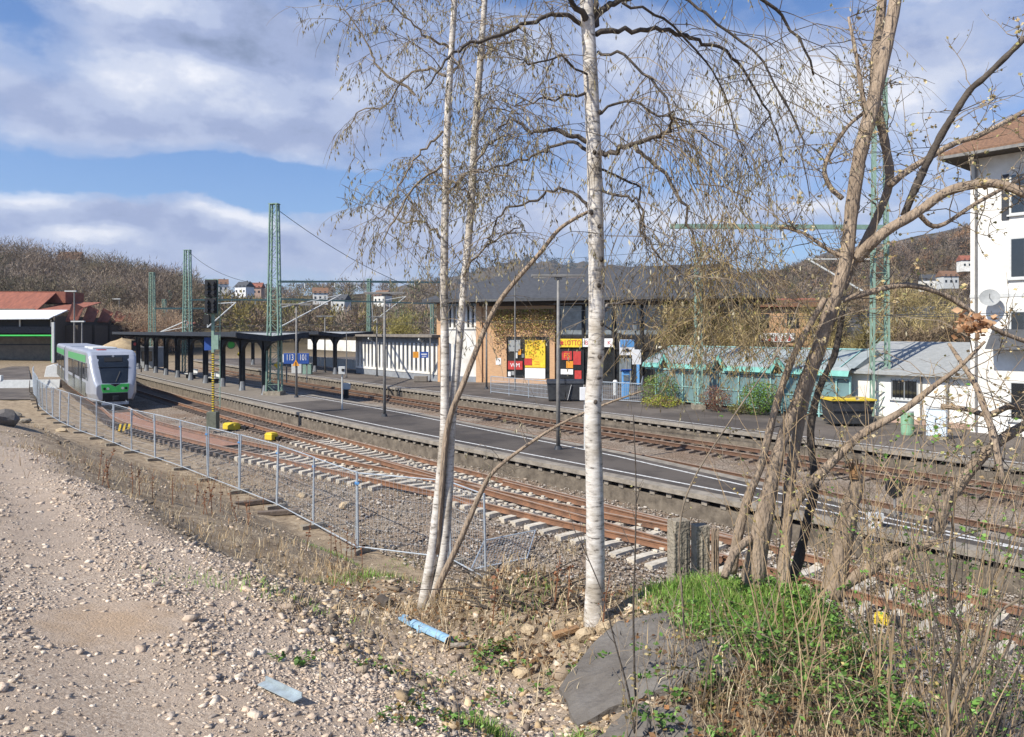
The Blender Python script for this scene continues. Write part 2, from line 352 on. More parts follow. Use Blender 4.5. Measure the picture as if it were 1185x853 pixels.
def text_mesh(txt, size, material, parent, origin, xdir, updir, name='lettering', depth=.004, align='CENTER', xs=1.0):
    cu = bpy.data.curves.new('lettering', 'FONT'); cu.body = txt; cu.size = size; cu.extrude = depth; cu.align_x = align; cu.align_y = 'CENTER'
    to = bpy.data.objects.new('tmp', cu); C.objects.link(to)
    bpy.context.view_layer.update()
    me = bpy.data.meshes.new_from_object(to.evaluated_get(bpy.context.evaluated_depsgraph_get()))
    bpy.data.objects.remove(to)
    x = Vector(xdir).normalized(); y = Vector(updir).normalized(); z = x.cross(y)
    m = Matrix((x*xs, y, z)).transposed().to_4x4(); me.transform(m)
    me.materials.clear(); me.materials.append(material)
    o = link(name, me, parent, Vector(origin)-WL[parent]); return o
# ------------------------------------------------------------------ railway coordinates and terrain
D2 = np.array([-.671, .741]); N2 = np.array([.741, .671])
def sA(t): return 15.3+.045*t+.0003*t*t
def W(t, u, z=0.0):
    s = sA(t)+u; return Vector((D2[0]*t+N2[0]*s, D2[1]*t+N2[1]*s, z))
def TU(X, Y):
    t = -.671*X+.741*Y; s = .741*X+.671*Y; return t, s-(15.3+.045*t+.0003*t*t)
def px(x, y, z):
    """the world point at height z seen at photo pixel x, y"""
    Y = F*(CZ-z)/(y-HY); return Vector(((x-CX)/F*Y, Y, z))
def pd(x, y, Y): return Vector(((x-CX)/F*Y, Y, CZ-(y-HY)/F*Y))
def sst(a, b, x):
    q = np.clip((x-a)/(b-a), 0, 1); return q*q*(3-2*q)
_p = rng.uniform(0, 6.28, 40)
def wob(X, Y, f, i): return np.sin(X*f+_p[i])*np.cos(Y*f*1.13+_p[i+1])+.5*np.sin(X*f*2.3+Y*f*1.7+_p[i+2])
def H(X, Y):
    X = np.asarray(X, float); Y = np.asarray(Y, float)
    t = -.671*X+.741*Y; s = .741*X+.671*Y; u = s-(15.3+.045*t+.0003*t*t)
    bank = np.interp(s, [-60, -4, .5, 2.6, 4.6, 9.3, 11.4, 12.3], [3.7, 3.5, 3.4, 2.88, 2.02, -.5, -.55, -.3])
    low = -.45+.0*X
    f = sst(24, 58, t)
    z = bank*(1-f)+np.minimum(bank, low)*f
    z = z+sst(.6, 3.0, s)*(1-sst(8.5, 10, s))*.10*wob(X, Y, .9, 0)*(1-f)+.03*wob(X, Y, 2.3, 4)*(1-sst(9, 11, s))
    z = z+.95*np.exp(-((X-.35)/1.0)**2-((Y-6.9)/1.2)**2)+.35*np.exp(-((X+.9)/1.1)**2-((Y-9.1)/1.1)**2)
    # grassy shelf with the slab and the shrub trees
    m = sst(-.1, 1.2, X)*(1-sst(2.35, 3.5, X+.18*(6-Y)))*(1-sst(6.1, 7.7, Y))*sst(1.5, 4.3, Y)
    zs = 2.93+.03*(Y-4)+.05*wob(X, Y, 1.7, 8)
    z = z+(np.maximum(zs, z)-z)*m
    z = np.where(u > -3.4, -.27, z)
    z = z+np.where((u > -3.4), .02*wob(X, Y, 1.5, 12), 0)
    z = np.where(u > 20, -.1, z)
    # hills
    def g(cx, cy, rx, ry, h): return h*np.exp(-((X-cx)/rx)**2-((Y-cy)/ry)**2)
    hill = g(-190, 235, 105, 75, 21.5)+g(-160, 560, 330, 150, 24)+g(150, 620, 300, 150, 20)+g(520, 640, 240, 170, 96)+g(130, 3100, 800, 500, 285)+g(1500, 2600, 700, 600, 330)+g(-1500, 2600, 900, 500, 60)
    hill = hill*(1+.06*wob(X, Y, .013, 16)+.03*wob(X, Y, .05, 20))
    far = sst(95, 150, np.hypot(X, Y))
    return z*(1-far)+far*(.3+hill)
def ground(x, y):
    """march the ray of photo pixel x, y onto the terrain"""
    dx = (x-CX)/F; dz = -(y-HY)/F; Y = 1.5; st = .02
    while Y < 400:
        if CZ+dz*Y <= float(H(dx*Y, Y)): break
        Y += st; st = min(st*1.01, .5)
    return Vector((dx*Y, Y, float(H(dx*Y, Y))))
def HZ(x, y): return float(H(x, y))
# ================================================================== TERRAIN
def terrain():
    n = 330
    u = np.linspace(-1, 1, n)
    X = 3.2*np.sinh(math.asinh(4200/3.2)*u)
    v = np.linspace(-.62, 1, n); Y = 7.5+3.2*np.sinh(math.asinh(4800/3.2)*v)
    gx, gy = np.meshgrid(X, Y); Z = H(gx, gy)
    V = np.stack([gx, gy, Z], -1).reshape(-1, 3)
    i = np.arange(n*n).reshape(n, n)
    Fq = np.stack([i[:-1, :-1], i[:-1, 1:], i[1:, 1:], i[1:, :-1]], -1).reshape(-1, 4)
    x, y, z = V.T; t, uu = TU(x, y); s = .741*x+.671*y
    nz = wob(x, y, 1.1, 24)*.35
    grav = (1-sst(1.9, 3.9, s+nz*2.2))*(1-sst(26, 40, t))*(1-sst(-.2, .9, x+nz*.4)*sst(2.6, 3.2, s))
    ball = sst(-5.9, -4.6, uu+nz*.4)*(1-sst(90, 120, t))
    wood = sst(110, 170, np.hypot(x, y))
    col = np.stack([grav, ball, wood], -1)
    me = mesh_arrays('ground', V, Fq, None, col=col, smooth=True); me.materials.clear()
    m = bpy.data.materials.new('ground'); m.use_nodes = True; nt = m.node_tree; b = nt.nodes['Principled BSDF']; N = nt.nodes.new; L = nt.links.new
    tc = N('ShaderNodeTexCoord'); at = N('ShaderNodeAttribute'); at.attribute_name = 'Col'; sp = N('ShaderNodeSeparateColor'); L(at.outputs['Color'], sp.inputs[0])
    def noise(sc, det=6, r=.6):
        k = N('ShaderNodeTexNoise'); L(tc.outputs['Object'], k.inputs[0]); k.inputs['Scale'].default_value = sc; k.inputs['Detail'].default_value = det; k.inputs['Roughness'].default_value = r; return k.outputs[0]
    def ramp(v, stops):
        r = N('ShaderNodeValToRGB')
        while len(r.color_ramp.elements) < len(stops): r.color_ramp.elements.new(.5)
        for e, (p, c) in zip(r.color_ramp.elements, stops): e.position = p; e.color = (*c, 1)
        L(v, r.inputs[0]); return r.outputs[0]
    def mixc(f, a, c):
        k = N('ShaderNodeMixRGB'); L(f, k.inputs[0]); L(a, k.inputs[1]); L(c, k.inputs[2]); return k.outputs[0]
    def vor(sc):
        k = N('ShaderNodeTexVoronoi'); L(tc.outputs['Object'], k.inputs[0]); k.inputs['Scale'].default_value = sc; return k
    # pale crushed-stone fill, with sandy patches
    v1 = vor(60); sv = N('ShaderNodeSeparateColor'); L(v1.outputs['Color'], sv.inputs[0])
    g1 = ramp(sv.outputs[0], [(0, (.36, .275, .21)), (.5, (.47, .375, .29)), (1, (.58, .485, .39))])
    g2 = ramp(noise(5, 9, .7), [(.3, (.40, .31, .23)), (.7, (.55, .44, .345))])
    gravel = mixc(ramp(noise(.8, 3), [(.38, (0, 0, 0)), (.56, (1, 1, 1))]), g1, g2)
    # brown weedy soil
    soil = ramp(noise(3.2, 9, .7), [(.28, (.12, .09, .06)), (.43, (.23, .175, .12)), (.58, (.35, .275, .19)), (.74, (.46, .385, .29))])
    # ballast
    v2 = vor(24); sv2 = N('ShaderNodeSeparateColor'); L(v2.outputs['Color'], sv2.inputs[0])
    bl = ramp(sv2.outputs[1], [(0, (.11, .09, .07)), (.45, (.23, .19, .15)), (.8, (.33, .275, .22)), (1, (.40, .35, .30))])
    bl2 = ramp(noise(.45, 4), [(.38, (.66, .52, .42)), (.62, (1, 1, 1))])
    mm = N('ShaderNodeMixRGB'); mm.blend_type = 'MULTIPLY'; mm.inputs[0].default_value = .7; L(bl, mm.inputs[1]); L(bl2, mm.inputs[2])
    wd = ramp(noise(.02, 8, .7), [(.3, (.050, .042, .030)), (.5, (.085, .068, .042)), (.65, (.13, .10, .055)), (.8, (.10, .12, .05))])
    c = mixc(sp.outputs[0], soil, gravel); c = mixc(sp.outputs[1], c, mm.outputs[0]); c = mixc(sp.outputs[2], c, wd)
    sn = N('ShaderNodeVectorMath'); sn.operation = 'DISTANCE'; L(tc.outputs['Object'], sn.inputs[0]); sn.inputs[1].default_value = tuple(ground(128, 722)); sa = N('ShaderNodeMath'); sa.operation = 'MULTIPLY_ADD'; L(noise(5, 5), sa.inputs[0]); sa.inputs[1].default_value = .9; L(sn.outputs['Value'], sa.inputs[2]); sm_ = ramp(sa.outputs[0], [(.55, (.7, .7, .7)), (.95, (0, 0, 0))]); sc_ = N('ShaderNodeRGB'); sc_.outputs[0].default_value = (.48, .34, .22, 1); c = mixc(sm_, c, sc_.outputs[0])
    L(c, b.inputs['Base Color']); b.inputs['Roughness'].default_value = .95; b.inputs['Specular IOR Level'].default_value = .15
    h = N('ShaderNodeMath'); h.operation = 'MULTIPLY'; L(v1.outputs['Distance'], h.inputs[0]); h.inputs[1].default_value = -.12
    h2 = N('ShaderNodeMath'); h2.operation = 'ADD'; L(h.outputs[0], h2.inputs[0]); L(noise(30, 9, .75), h2.inputs[1])
    bp = N('ShaderNodeBump'); bp.inputs['Strength'].default_value = .8; bp.inputs['Distance'].default_value = .03; L(h2.outputs[0], bp.inputs['Height']); L(bp.outputs[0], b.inputs['Normal'])
    me.materials.append(m); o = link('ground', me); o['kind'] = 'structure'
terrain()
# ================================================================== PLATFORMS AND FORECOURT
def edge1(t): return 1.62+.45*(1-float(sst(10, 32, t)))
def far1(t): return float(np.interp(t, [-3, 4, 7.4, 18, 36, 200], [3.1, 3.85, 4.35, 5.9, 7.1, 7.1]))
def u3(t): return 14.75+.02*t
def slab_strip(name, ts, ua, ub, z0, z1, material):
    mb = MB(); a = [W(t, ua(t), z1) for t in ts]; b = [W(t, ub(t), z1) for t in ts]
    mb.strip(b, a)
    mb.strip(a, [W(t, ua(t), z0) for t in ts]); mb.strip([W(t, ub(t), z0) for t in ts], b)
    mb.prism([W(ts[0], ua(ts[0]), z0), W(ts[0], ub(ts[0]), z0), W(ts[0], ub(ts[0]), z1), W(ts[0], ua(ts[0]), z1)], Vector((.671, -.741, 0))*.01)
    return struct(name, mb, material)
TS = [-2.4+i*2.5 for i in range(63)]
slab_strip('platform_surface', TS, lambda t: edge1(t)+.45, lambda t: max(far1(t)-.40, edge1(t)+.5), -.3, .5, M['asphalt'])
def edging(ua, sgn, ts, nm='platform_edge'):
    mb = MB()
    f = lambda d: [W(t, ua(t)+sgn*d, 0) for t in ts]
    def lift(p, z): return [Vector((q.x, q.y, z)) for q in p]
    o, i = f(0), f(.45)
    mb.strip(lift(i, .504), lift(o, .504)) if sgn > 0 else mb.strip(lift(o, .504), lift(i, .504))
    mb.strip(lift(o, .504), lift(o, .36)) if sgn > 0 else mb.strip(lift(o, .36), lift(o, .504))
    mb.strip(lift(o, .36), lift(i, .36))
    top = struct(nm, mb, M['edge'])
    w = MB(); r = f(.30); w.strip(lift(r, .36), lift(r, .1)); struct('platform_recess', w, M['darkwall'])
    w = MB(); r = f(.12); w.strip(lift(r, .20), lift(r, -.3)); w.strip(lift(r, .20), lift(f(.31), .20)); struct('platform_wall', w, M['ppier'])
    p = MB(); t = ts[0]
    while t < min(ts[-1], 78):
        c = W(t, ua(t)+sgn*.17, .28); p.box(c, (.16, .18, .17), rz=R(42)); t += .62
    q = struct('platform_pier', p, M['edge'])
    mk = MB(); a = [W(t, ua(t)+sgn*.82, .506) for t in ts]; b = [W(t, ua(t)+sgn*.94, .506) for t in ts]
    mk.strip(b, a) if sgn > 0 else mk.strip(a, b); struct('painted_line', mk, M['white_paint'])
edging(edge1, 1, [-2.4+i*2.5 for i in range(49)])
edging(far1, -1, [-2.4+i*2.5 for i in range(49)])
# paved surface under the canopy
mb = MB(); ts = [45+i*3 for i in range(27)]
mb.strip([W(t, 6.0, .504) for t in ts], [W(t, 2.7, .504) for t in ts]); struct('canopy_paving', mb, M['paving'])
TS2 = [-8+i*3 for i in range(50)]
slab_strip('forecourt', TS2, lambda t: u3(t)-.45, lambda t: 75, -.3, .5, M['forecourt'])
edging(lambda t: u3(t)-.9, 1, [-8+i*3 for i in range(45)])
# ================================================================== TRACKS
def catmull(P, step=1.2):
    P = [Vector((*p, 0)) for p in P]; P = [P[0]*2-P[1]]+P+[P[-1]*2-P[-2]]; out = []
    for i in range(1, len(P)-2):
        a, b, c, d = P[i-1:i+3]; n = max(2, int((c-b).length/step))
        for k in range(n):
            q = k/n; out.append(.5*((2*b)+(c-a)*q+(2*a-5*b+4*c-d)*q*q+(3*b-a-3*c+d)*q**3))
    out.append(P[-2]); return out
def resample(P, step):
    out = [P[0].copy()]; acc = 0
    for a, b in zip(P, P[1:]):
        d = (b-a).length; pos = step-acc
        while pos <= d: out.append(a.lerp(b, pos/d)); pos += step
        acc = (acc+d) % step if d+acc >= step else acc+d
    return out
RP = [(-.075, -.16), (.075, -.16), (.07, -.14), (.012, -.12), (.012, -.045), (.036, -.035), (.036, 0), (-.036, 0), (-.036, -.035), (-.012, -.045), (-.012, -.12), (-.07, -.14)]
def rail_mb(line, off):
    mb = MB(); k = len(line); vs = []; n = len(RP)
    for i, p in enumerate(line):
        d = (line[min(i+1, k-1)]-line[max(i-1, 0)]).normalized(); nn = Vector((-d.y, d.x, 0))
        for a, z in RP: vs.append((p.x+nn.x*(off+a), p.y+nn.y*(off+a), z))
    fs = [(i*n+j, i*n+(j+1) % n, (i+1)*n+(j+1) % n, (i+1)*n+j) for i in range(k-1) for j in range(n)]
    return mb.add(vs, fs)
def sleeper_mesh(L=2.6, w=.26):
    mb = MB(); h = .19
    prof = [(-L/2, -h), (L/2, -h), (L/2, 0), (L*.36, .012), (L*.3, 0), (.4, -.045), (-.4, -.045), (-L*.3, 0), (-L*.36, .012), (-L/2, 0)]
    vs = [(x, -w/2 if z < -.1 else -w/2*.88, z) for x, z in prof]+[(x, w/2 if z < -.1 else w/2*.88, z) for x, z in prof]; n = len(prof)
    mb.add(vs, [tuple(range(n)), tuple(range(2*n-1, n-1, -1))]+[(i, i+n, (i+1) % n+n, (i+1) % n) for i in range(n)])
    for x in (-.75, .75):
        for s in (-1, 1): mb.box((x+s*.12, 0, .02), (.07, .13, .045))
    return mb
def mesh_of(mb, name, m):
    me = bpy.data.meshes.new(name); me.from_pydata(mb.v, [], mb.f); me.materials.append(m); me.update(); return me
SL = {('new', 2.6): mesh_of(sleeper_mesh(), 'sleeper', M['sleeper']), ('old', 2.6): mesh_of(sleeper_mesh(), 'sleeper', M['sleeper_old']),
      ('new', 3.6): mesh_of(sleeper_mesh(3.6), 'sleeper', M['sleeper']), ('new', 4.2): mesh_of(sleeper_mesh(4.2), 'sleeper', M['sleeper'])}
def track(line, label, new_until, sl_from=0, long_=None, max_ind=100, rm='rail'):
    t = thing('railway_track', label, 'railway track', tuple(line[0]), 'railway tracks through the station')
    for s in (-1, 1): rail_mb(line, s*.7535).build('rail', M[rm], t)
    pts = resample(line, .60); n = 0; rest = MB(); base = WL[t]; rs = random.Random(5)
    for i in range(len(pts)-1):
        p = pts[i]; d = pts[i+1]-p
        if i*.6 < sl_from: continue
        tt = TU(p.x, p.y)[0]
        kind = 'new' if tt < new_until else 'old'; L_ = 2.6; sh = 0
        if long_ and tt < long_: L_ = 3.6 if tt > 17 or tt < 11 else 3.6; sh = -.5
        if L_ > 3 and tt < 9: L_ = 2.6; sh = 0
        rz = math.atan2(d.y, d.x)-math.pi/2+rs.uniform(-.03, .03); nn = Vector((math.cos(rz), math.sin(rz), 0))
        loc = p+nn*(sh if sh else 0)+Vector((0, 0, -.155-(.035 if kind == 'old' else 0)+rs.uniform(-.008, .008)))
        if n < max_ind:
            o = link('sleeper', SL[(kind, L_)], t, loc-base); o.rotation_euler = (0, 0, rz); n += 1
        elif (loc-Vector((0, 0, 5))).length < 95: rest.box(loc+Vector((0, 0, -.09)), (2.6, .26, .19), rz=rz)
    if rest.v: rest.build('far_sleepers', M['sleeper_old'], t)['kind'] = 'stuff'
    return t
A_LINE = [W(t, 0) for t in np.arange(-6, 120, 1.2)]
track(A_LINE, 'rusty railway track running right beside the near platform edge', 33, long_=25)
B_PTS = [(5.3, 17.4), (3.6, 19.0), (1.35, 21.0), (-1.4, 23.7), (-6.3, 28.1), (-13.9, 34.9), (-21.4, 42.5), (-27.4, 51), (-34.8, 61.5), (-44, 75), (-55, 92), (-66, 110)]
B_LINE = catmull(B_PTS)
track(B_LINE, 'curving railway track with the silver and green railcar standing on it', 31, sl_from=12.5)
track([W(t, 8.7 if t > 36 else float(np.interp(t, [-5, 7.4, 18, 36], [5.5, 6.4, 7.5, 8.7]))) for t in np.arange(-5, 110, 1.2)], 'rusty railway track along the far edge of the near platform', 0, rm='rail_dull')
track([W(t, u3(t)-2.5) for t in np.arange(-8, 110, 1.2)], 'rusty railway track in front of the station building platform', 0, rm='rail_dull')
i0 = min(range(len(B_LINE)), key=lambda i: abs(B_LINE[i].y-34)); i1 = min(range(len(B_LINE)), key=lambda i: abs(B_LINE[i].y-49)); q = MB(); seg = B_LINE[i0:i1]
def offs(seg, o, z): return [Vector((p.x+o*.8, p.y+o*.6, z)) for p in seg]
q.strip(offs(seg, .55, -.13), offs(seg, -.55, -.13)); struct('reddish_track_fill', q, mat('reddish_fill', (.36, .19, .12), (.22, .12, .085), .95, 3, bump=.4))
# switch blades and guard rails in the turnout
gr = thing('turnout_rails', 'rusty turnout blades where the two near tracks join', 'railway switch', tuple(W(14, -.4)))
for (t0, t1, a, b) in ((9, 19, .60, .52), (18, 26, -.45, -.62)):
    ln = [W(t0+(t1-t0)*k/8, a+(b-a)*k/8) for k in range(9)]
    rail_mb(ln, 0).build('blade_rail', M['rail'], gr)
# ================================================================== LATTICE MASTS
def lattice(H_, w0, w1, name='lattice_mast'):
    mb = MB(); br = MB()
    n = int(H_/ .75)
    c = lambda z, sx, sy: Vector((sx*(w0+(w1-w0)*z/H_)/2, sy*.28*(1-.3*z/H_), z))
    for sx in (-1, 1):
        mb.bar(c(0, sx, 1), c(H_, sx, 1), .17, .07); mb.bar(c(0, sx, -1), c(H_, sx, -1), .17, .07)
    for i in range(n):
        z0 = H_*i/n; z1 = H_*(i+1)/n
        for sy in (-1, 1):
            br.bar(c(z0, -1, sy), c(z1, 1, sy), .06, .02) if i % 2 else br.bar(c(z0, 1, sy), c(z1, -1, sy), .05, .02)
            br.bar(c(z1, -1, sy), c(z1, 1, sy), .07, .02)
        for sx in (-1, 1): br.bar(c(z0, sx, -1), c(z1, sx, 1), .035)
    return mb, br
def mast(loc, H_, w0, w1, label, name='lattice_mast'):
    t = thing(name, label, 'mast', tuple(loc), 'green steel catenary masts'); t.rotation_euler = (0, 0, R(-8))
    a, b = lattice(H_, w0, w1); off = Vector(loc)
    for mb_, nm in ((a, 'chord'), (b, 'bracing')):
        mb_.v = [tuple(Vector(v)+off) for v in mb_.v]; mb_.build(nm, M['green'], t)
    f = MB(); f.box((loc[0], loc[1], loc[2]+.12), (w0+.35, .95, .3)); f.build('footing', M['concrete'], t)
    h = MB(); h.box((loc[0], loc[1], loc[2]+H_+.03), (w1+.2, .5, .06)); h.build('cap', M['green'], t)
    return t
m1 = mast(px(317.5, 457, .5), 13.7, .95, .50, 'tall green lattice mast on the near platform beside the canopy end')
b1 = px(217, 430, .5); mast(W(88, 8.5, .5)*0+Vector(((217-CX)/F*83, 83, .0)), 14.1, .95, .55, 'tall green lattice mast rising behind the dark platform canopy')
mast(Vector(((176-CX)/F*114, 114, 0)), 14, .95, .6, 'green lattice mast farthest left near the wooded hill')
mast(Vector(((190-CX)/F*140, 140, 0)), 11, .8, .5, 'small far green mast between two taller lattice masts')
mast(Vector(((1018-CX)/F*38, 38, .5)), 17.4, .78, .5, 'tall green lattice mast behind the leaning bare tree trunks')
mast(Vector(((427-CX)/F*92, 92, .5)), 11.0, .35, .3, 'slim green mast behind the white finned wall')
mast(Vector(((197-CX)/F*165, 165, 0)), 14, .6, .4, 'thin far green mast seen above the canopy roof')
mast(Vector(((500-CX)/F*128, 128, .5)), 10, .5, .4, 'far green mast hidden behind the twin birch stems')
mast(Vector(((808-CX)/F*44, 44, .5)), 9.8, .40, .3, 'slim green mast behind the hanging birch twigs')
# gantry beams
def beam(name, a, b, w, label, truss=False):
    t = thing(name, label, 'gantry beam', tuple(a)); a = Vector(a); b = Vector(b)
    if truss:
        mb = MB(); mb.bar(a, b, .14, .14); mb.bar(a+Vector((0, 0, -.38)), b+Vector((0, 0, -.38)), .12, .1); mb.build('boom', M['green'], t)
        br = MB(); n = 14
        for i in range(n):
            p = a.lerp(b, i/n); q = a.lerp(b, (i+1)/n); br.bar(p if i % 2 else p+Vector((0, 0, -.38)), q+Vector((0, 0, -.38)) if i % 2 else q, .04)
        br.build('bracing', M['green'], t)
    else:
        mb = MB(); mb.bar(a, b, w, w*1.3); mb.build('boom', M['green'], t)
    ins = MB()
    for k in (.2, .5, .8):
        p = a.lerp(b, k); ins.cyl((p.x, p.y, p.z-.55), .05, .5, 8)
    ins.build('insulator', M['ltgrey'], t)
    return t
beam('cross_beam', pd(776, 262, 36), pd(1032, 263, 37), .17, 'long green cross beam reaching left from the tall mast')
beam('cross_beam', pd(322, 326, 54), pd(427, 326, 90), .13, 'thin green cross beam above the canopies from the platform mast')
beam('cross_beam', pd(427, 326, 91), pd(520, 327, 120), .2, 'far green cross beam ending behind the twin birch')
beam('cross_beam', pd(218, 347, 84), pd(313, 347, 92), .14, 'green cross beam between the signal and the platform mast')
beam('cross_beam', pd(178, 357, 113), pd(250, 357, 120), .2, 'far green cross beam over the canopy near the hill')
beam('cross_beam', pd(322, 346, 60), pd(520, 352, 112), .12, 'lower green beam passing behind the platform lamps')
# white cantilever struts that carry the wires
def cantilever(a, b, c, label):
    t = thing('catenary_cantilever', label, 'cantilever', tuple(a), 'catenary cantilevers above the tracks')
    mb = MB(); mb.tube([a, b], .05, 6); mb.build('strut', M['ltgrey'], t); mb = MB(); mb.tube([c, b], .035, 6); mb.tube([a, c], .03, 6); mb.build('tie_tube', M['ltgrey'], t)
cantilever(pd(240, 379, 62), pd(273, 350, 62), pd(240, 352, 62), 'pale cantilever strut to the right of the big signal')
cantilever(pd(325, 378, 56), pd(395, 341, 58), pd(325, 356, 56), 'long pale cantilever strut right of the tall platform mast')
cantilever(pd(432, 372, 90), pd(470, 343, 90), pd(430, 350, 90), 'pale cantilever strut over the white finned wall')
cantilever(pd(186, 384, 84), pd(216, 371, 83), pd(217, 378, 83), 'pale cantilever strut low over the canopy roof')
cantilever(pd(935, 300, 40), pd(1012, 345, 39), pd(1012, 300, 39), 'green-grey cantilever strut at the mast behind the leaning trees')
def wire(pts, r, label, name='overhead_wire'):
    mb = MB(); mb.tube(pts, r, 4, cap=False); o = mb.build(name, M['steel_dark'], None); tag(o, label, 'wire', 'overhead wires'); return o
def sag(a, b, s, n=14): return [a.lerp(b, i/n)-Vector((0, 0, s*4*(i/n)*(1-i/n))) for i in range(n+1)]
wire(sag(pd(319, 241, 53.5), pd(530, 348, 66), 1.0), .022, 'dark wire sagging from the top of the tall platform mast')
wire(sag(pd(219, 292, 83), pd(316, 330, 54), .8), .022, 'dark wire from the second mast to the platform mast')
wire(sag(pd(640, 352, 48), pd(1010, 330, 38), .15), .014, 'thin wire crossing in front of the station windows')
wire(sag(pd(640, 360, 48), pd(1010, 345, 38), .1), .014, 'thin lower wire crossing in front of the station windows')
wire(sag(pd(1018, 262, 38), pd(640, 300, 60), .2), .016, 'wire running left from the tall mast behind the birch')
wire([W(t, 8.6, 5.6) for t in range(-5, 120, 5)], .012, 'contact wire over the track beyond the near platform')
wire([W(t, u3(t)-2.5, 5.6) for t in range(-5, 120, 5)], .012, 'contact wire over the station building track')
wire(sag(pd(430, 345, 90), pd(250, 346, 84), .3), .02, 'thin wire above the canopies between masts')
# ================================================================== PLATFORM LAMPS
def lamp(loc, H_, arm, label, rz=0.0):
    t = thing('platform_lamp', label, 'lamp post', tuple(loc), 'grey T-shaped platform lamps'); x, y, z = loc
    mb = MB(); mb.tube([(x, y, z), (x, y, z+H_*.45), (x, y, z+H_)], [.085, .075, .05], 10); mb.build('post', M['pole'], t, smooth=True)
    mb = MB(); mb.cyl((x, y, z), .17, .14, 12, .12); mb.build('foot', M['steel_dark'], t)
    mb = MB(); mb.box((x, y, z+H_+.04), (arm, .26, .10), rz=rz); mb.box((x, y, z+H_-.05), (.3, .12, .1), rz=rz); mb.build('light_bar', M['pole'], t, bevel=.015)
    for s in (-1, 1):
        c = Vector((x+math.cos(rz)*s*arm*.30, y+math.sin(rz)*s*arm*.30, z+H_-.02)); mb = MB(); mb.box(c, (arm*.32, .2, .03), rz=rz); mb.build('lamp_lens', M['lamp_glass'], t)
    return t
lamp(px(445, 482, .5), 6.6, 2.2, 'grey twin-bar lamp post between the two white lines, left of the twin birch')
lamp(px(343, 460, .5), 6.4, 2.1, 'grey lamp post beside the yellow warning triangle on the near platform')
lamp(px(646, 520, .5), 6.7, 2.1, 'grey lamp post standing just left of the big birch trunk')
lamp(px(376, 431, .5), 6.2, 1.9, 'grey lamp post in front of the far canopy arches')
lamp(px(432, 437, .5)+Vector((0, 2, 0)), 6.0, 1.9, 'grey lamp post against the white finned wall')
lamp(px(563, 450, .5), 7.0, 1.8, 'grey lamp post beside the brick corner of the station')
for x, y, top, lab in ((498, 442, 379, 'thin grey post carrying the small blue sign by the finned wall'), (596, 452, 320, 'tall thin grey pole in front of the brick wall'), (401, 437, 385, 'thin grey pole at the left end of the finned wall')):
    b = px(x, y, .5); h = CZ-(top-HY)/F*b.y-.5
    t = thing('thin_pole', lab, 'pole', tuple(b), 'thin poles on the station platform'); mb = MB(); mb.tube([b, b+Vector((0, 0, h))], [.06, .045], 8); mb.build('post', M['pole'], t); mb = MB(); mb.cyl(b, .12, .1, 10); mb.build('foot', M['steel_dark'], t)
    if x == 498:
        mb = MB(); mb.box(b+Vector((-.55, -.08, 2.45)), (.75, .05, .55)); mb.build('blue_panel', M['blue'], t)
        mb = MB(); mb.box(b+Vector((-1.3, -.08, 2.45)), (.5, .05, .55)); mb.build('orange_panel', M['orange'], t)
        mb = MB(); mb.box(b+Vector((-.55, -.11, 2.5)), (.5, .012, .1)); mb.box(b+Vector((-.55, -.11, 2.32)), (.4, .012, .06)); mb.build('sign_marking', M['white'], t)
# ================================================================== RAILCAR
def at_len(line, L):
    for a, b in zip(line, line[1:]):
        d = (b-a).length
        if L <= d: return a.lerp(b, L/d)
        L -= d
    return line[-1]
def len_at_Y(line, Y):
    L = 0
    for a, b in zip(line, line[1:]):
        if a.y <= Y <= b.y: return L+(b-a).length*(Y-a.y)/(b.y-a.y)
        L += (b-a).length
L0 = len_at_Y(B_LINE, 49.9)
class Fr:
    """local frame: x across, y back, z up"""
    def __init__(s, o, ey): s.o = Vector(o); s.ey = Vector(ey).normalized(); s.ex = Vector((s.ey.y, -s.ey.x, 0)); s.rz = math.atan2(s.ex.y, s.ex.x)
    def __call__(s, x, y, z): return s.o+s.ex*x+s.ey*y+Vector((0, 0, z))
def ringpts(w, z0, z1, r=.24):
    r = min(r, (z1-z0)*.3, w*.4); out = [(-w*.86, z0), (w*.86, z0), (w, z0+.35*(z1-z0) if z1-z0 < 1.2 else z0+.5)]
    for k in range(5):
        a = k/4*math.pi/2; out.append((w-r+r*math.cos(a), z1-r+r*math.sin(a)))
    for k in range(5):
        a = math.pi/2+k/4*math.pi/2; out.append((-w+r+r*math.cos(a), z1-r+r*math.sin(a)))
    out.append((-w, z0+.35*(z1-z0) if z1-z0 < 1.2 else z0+.5)); return out
def loft(fr, st):
    mb = MB(); n = 14; vs = []
    for y, w, z0, z1 in st: vs += [fr(x, y, z) for x, z in ringpts(w, z0, z1)]
    n = len(ringpts(1, 0, 3)); fs = [tuple(range(n)), tuple((len(st)-1)*n+j for j in range(n-1, -1, -1))]
    for i in range(len(st)-1):
        for j in range(n): fs.append((i*n+j, (i+1)*n+j, (i+1)*n+(j+1) % n, i*n+(j+1) % n))
    return mb.add(vs, fs)
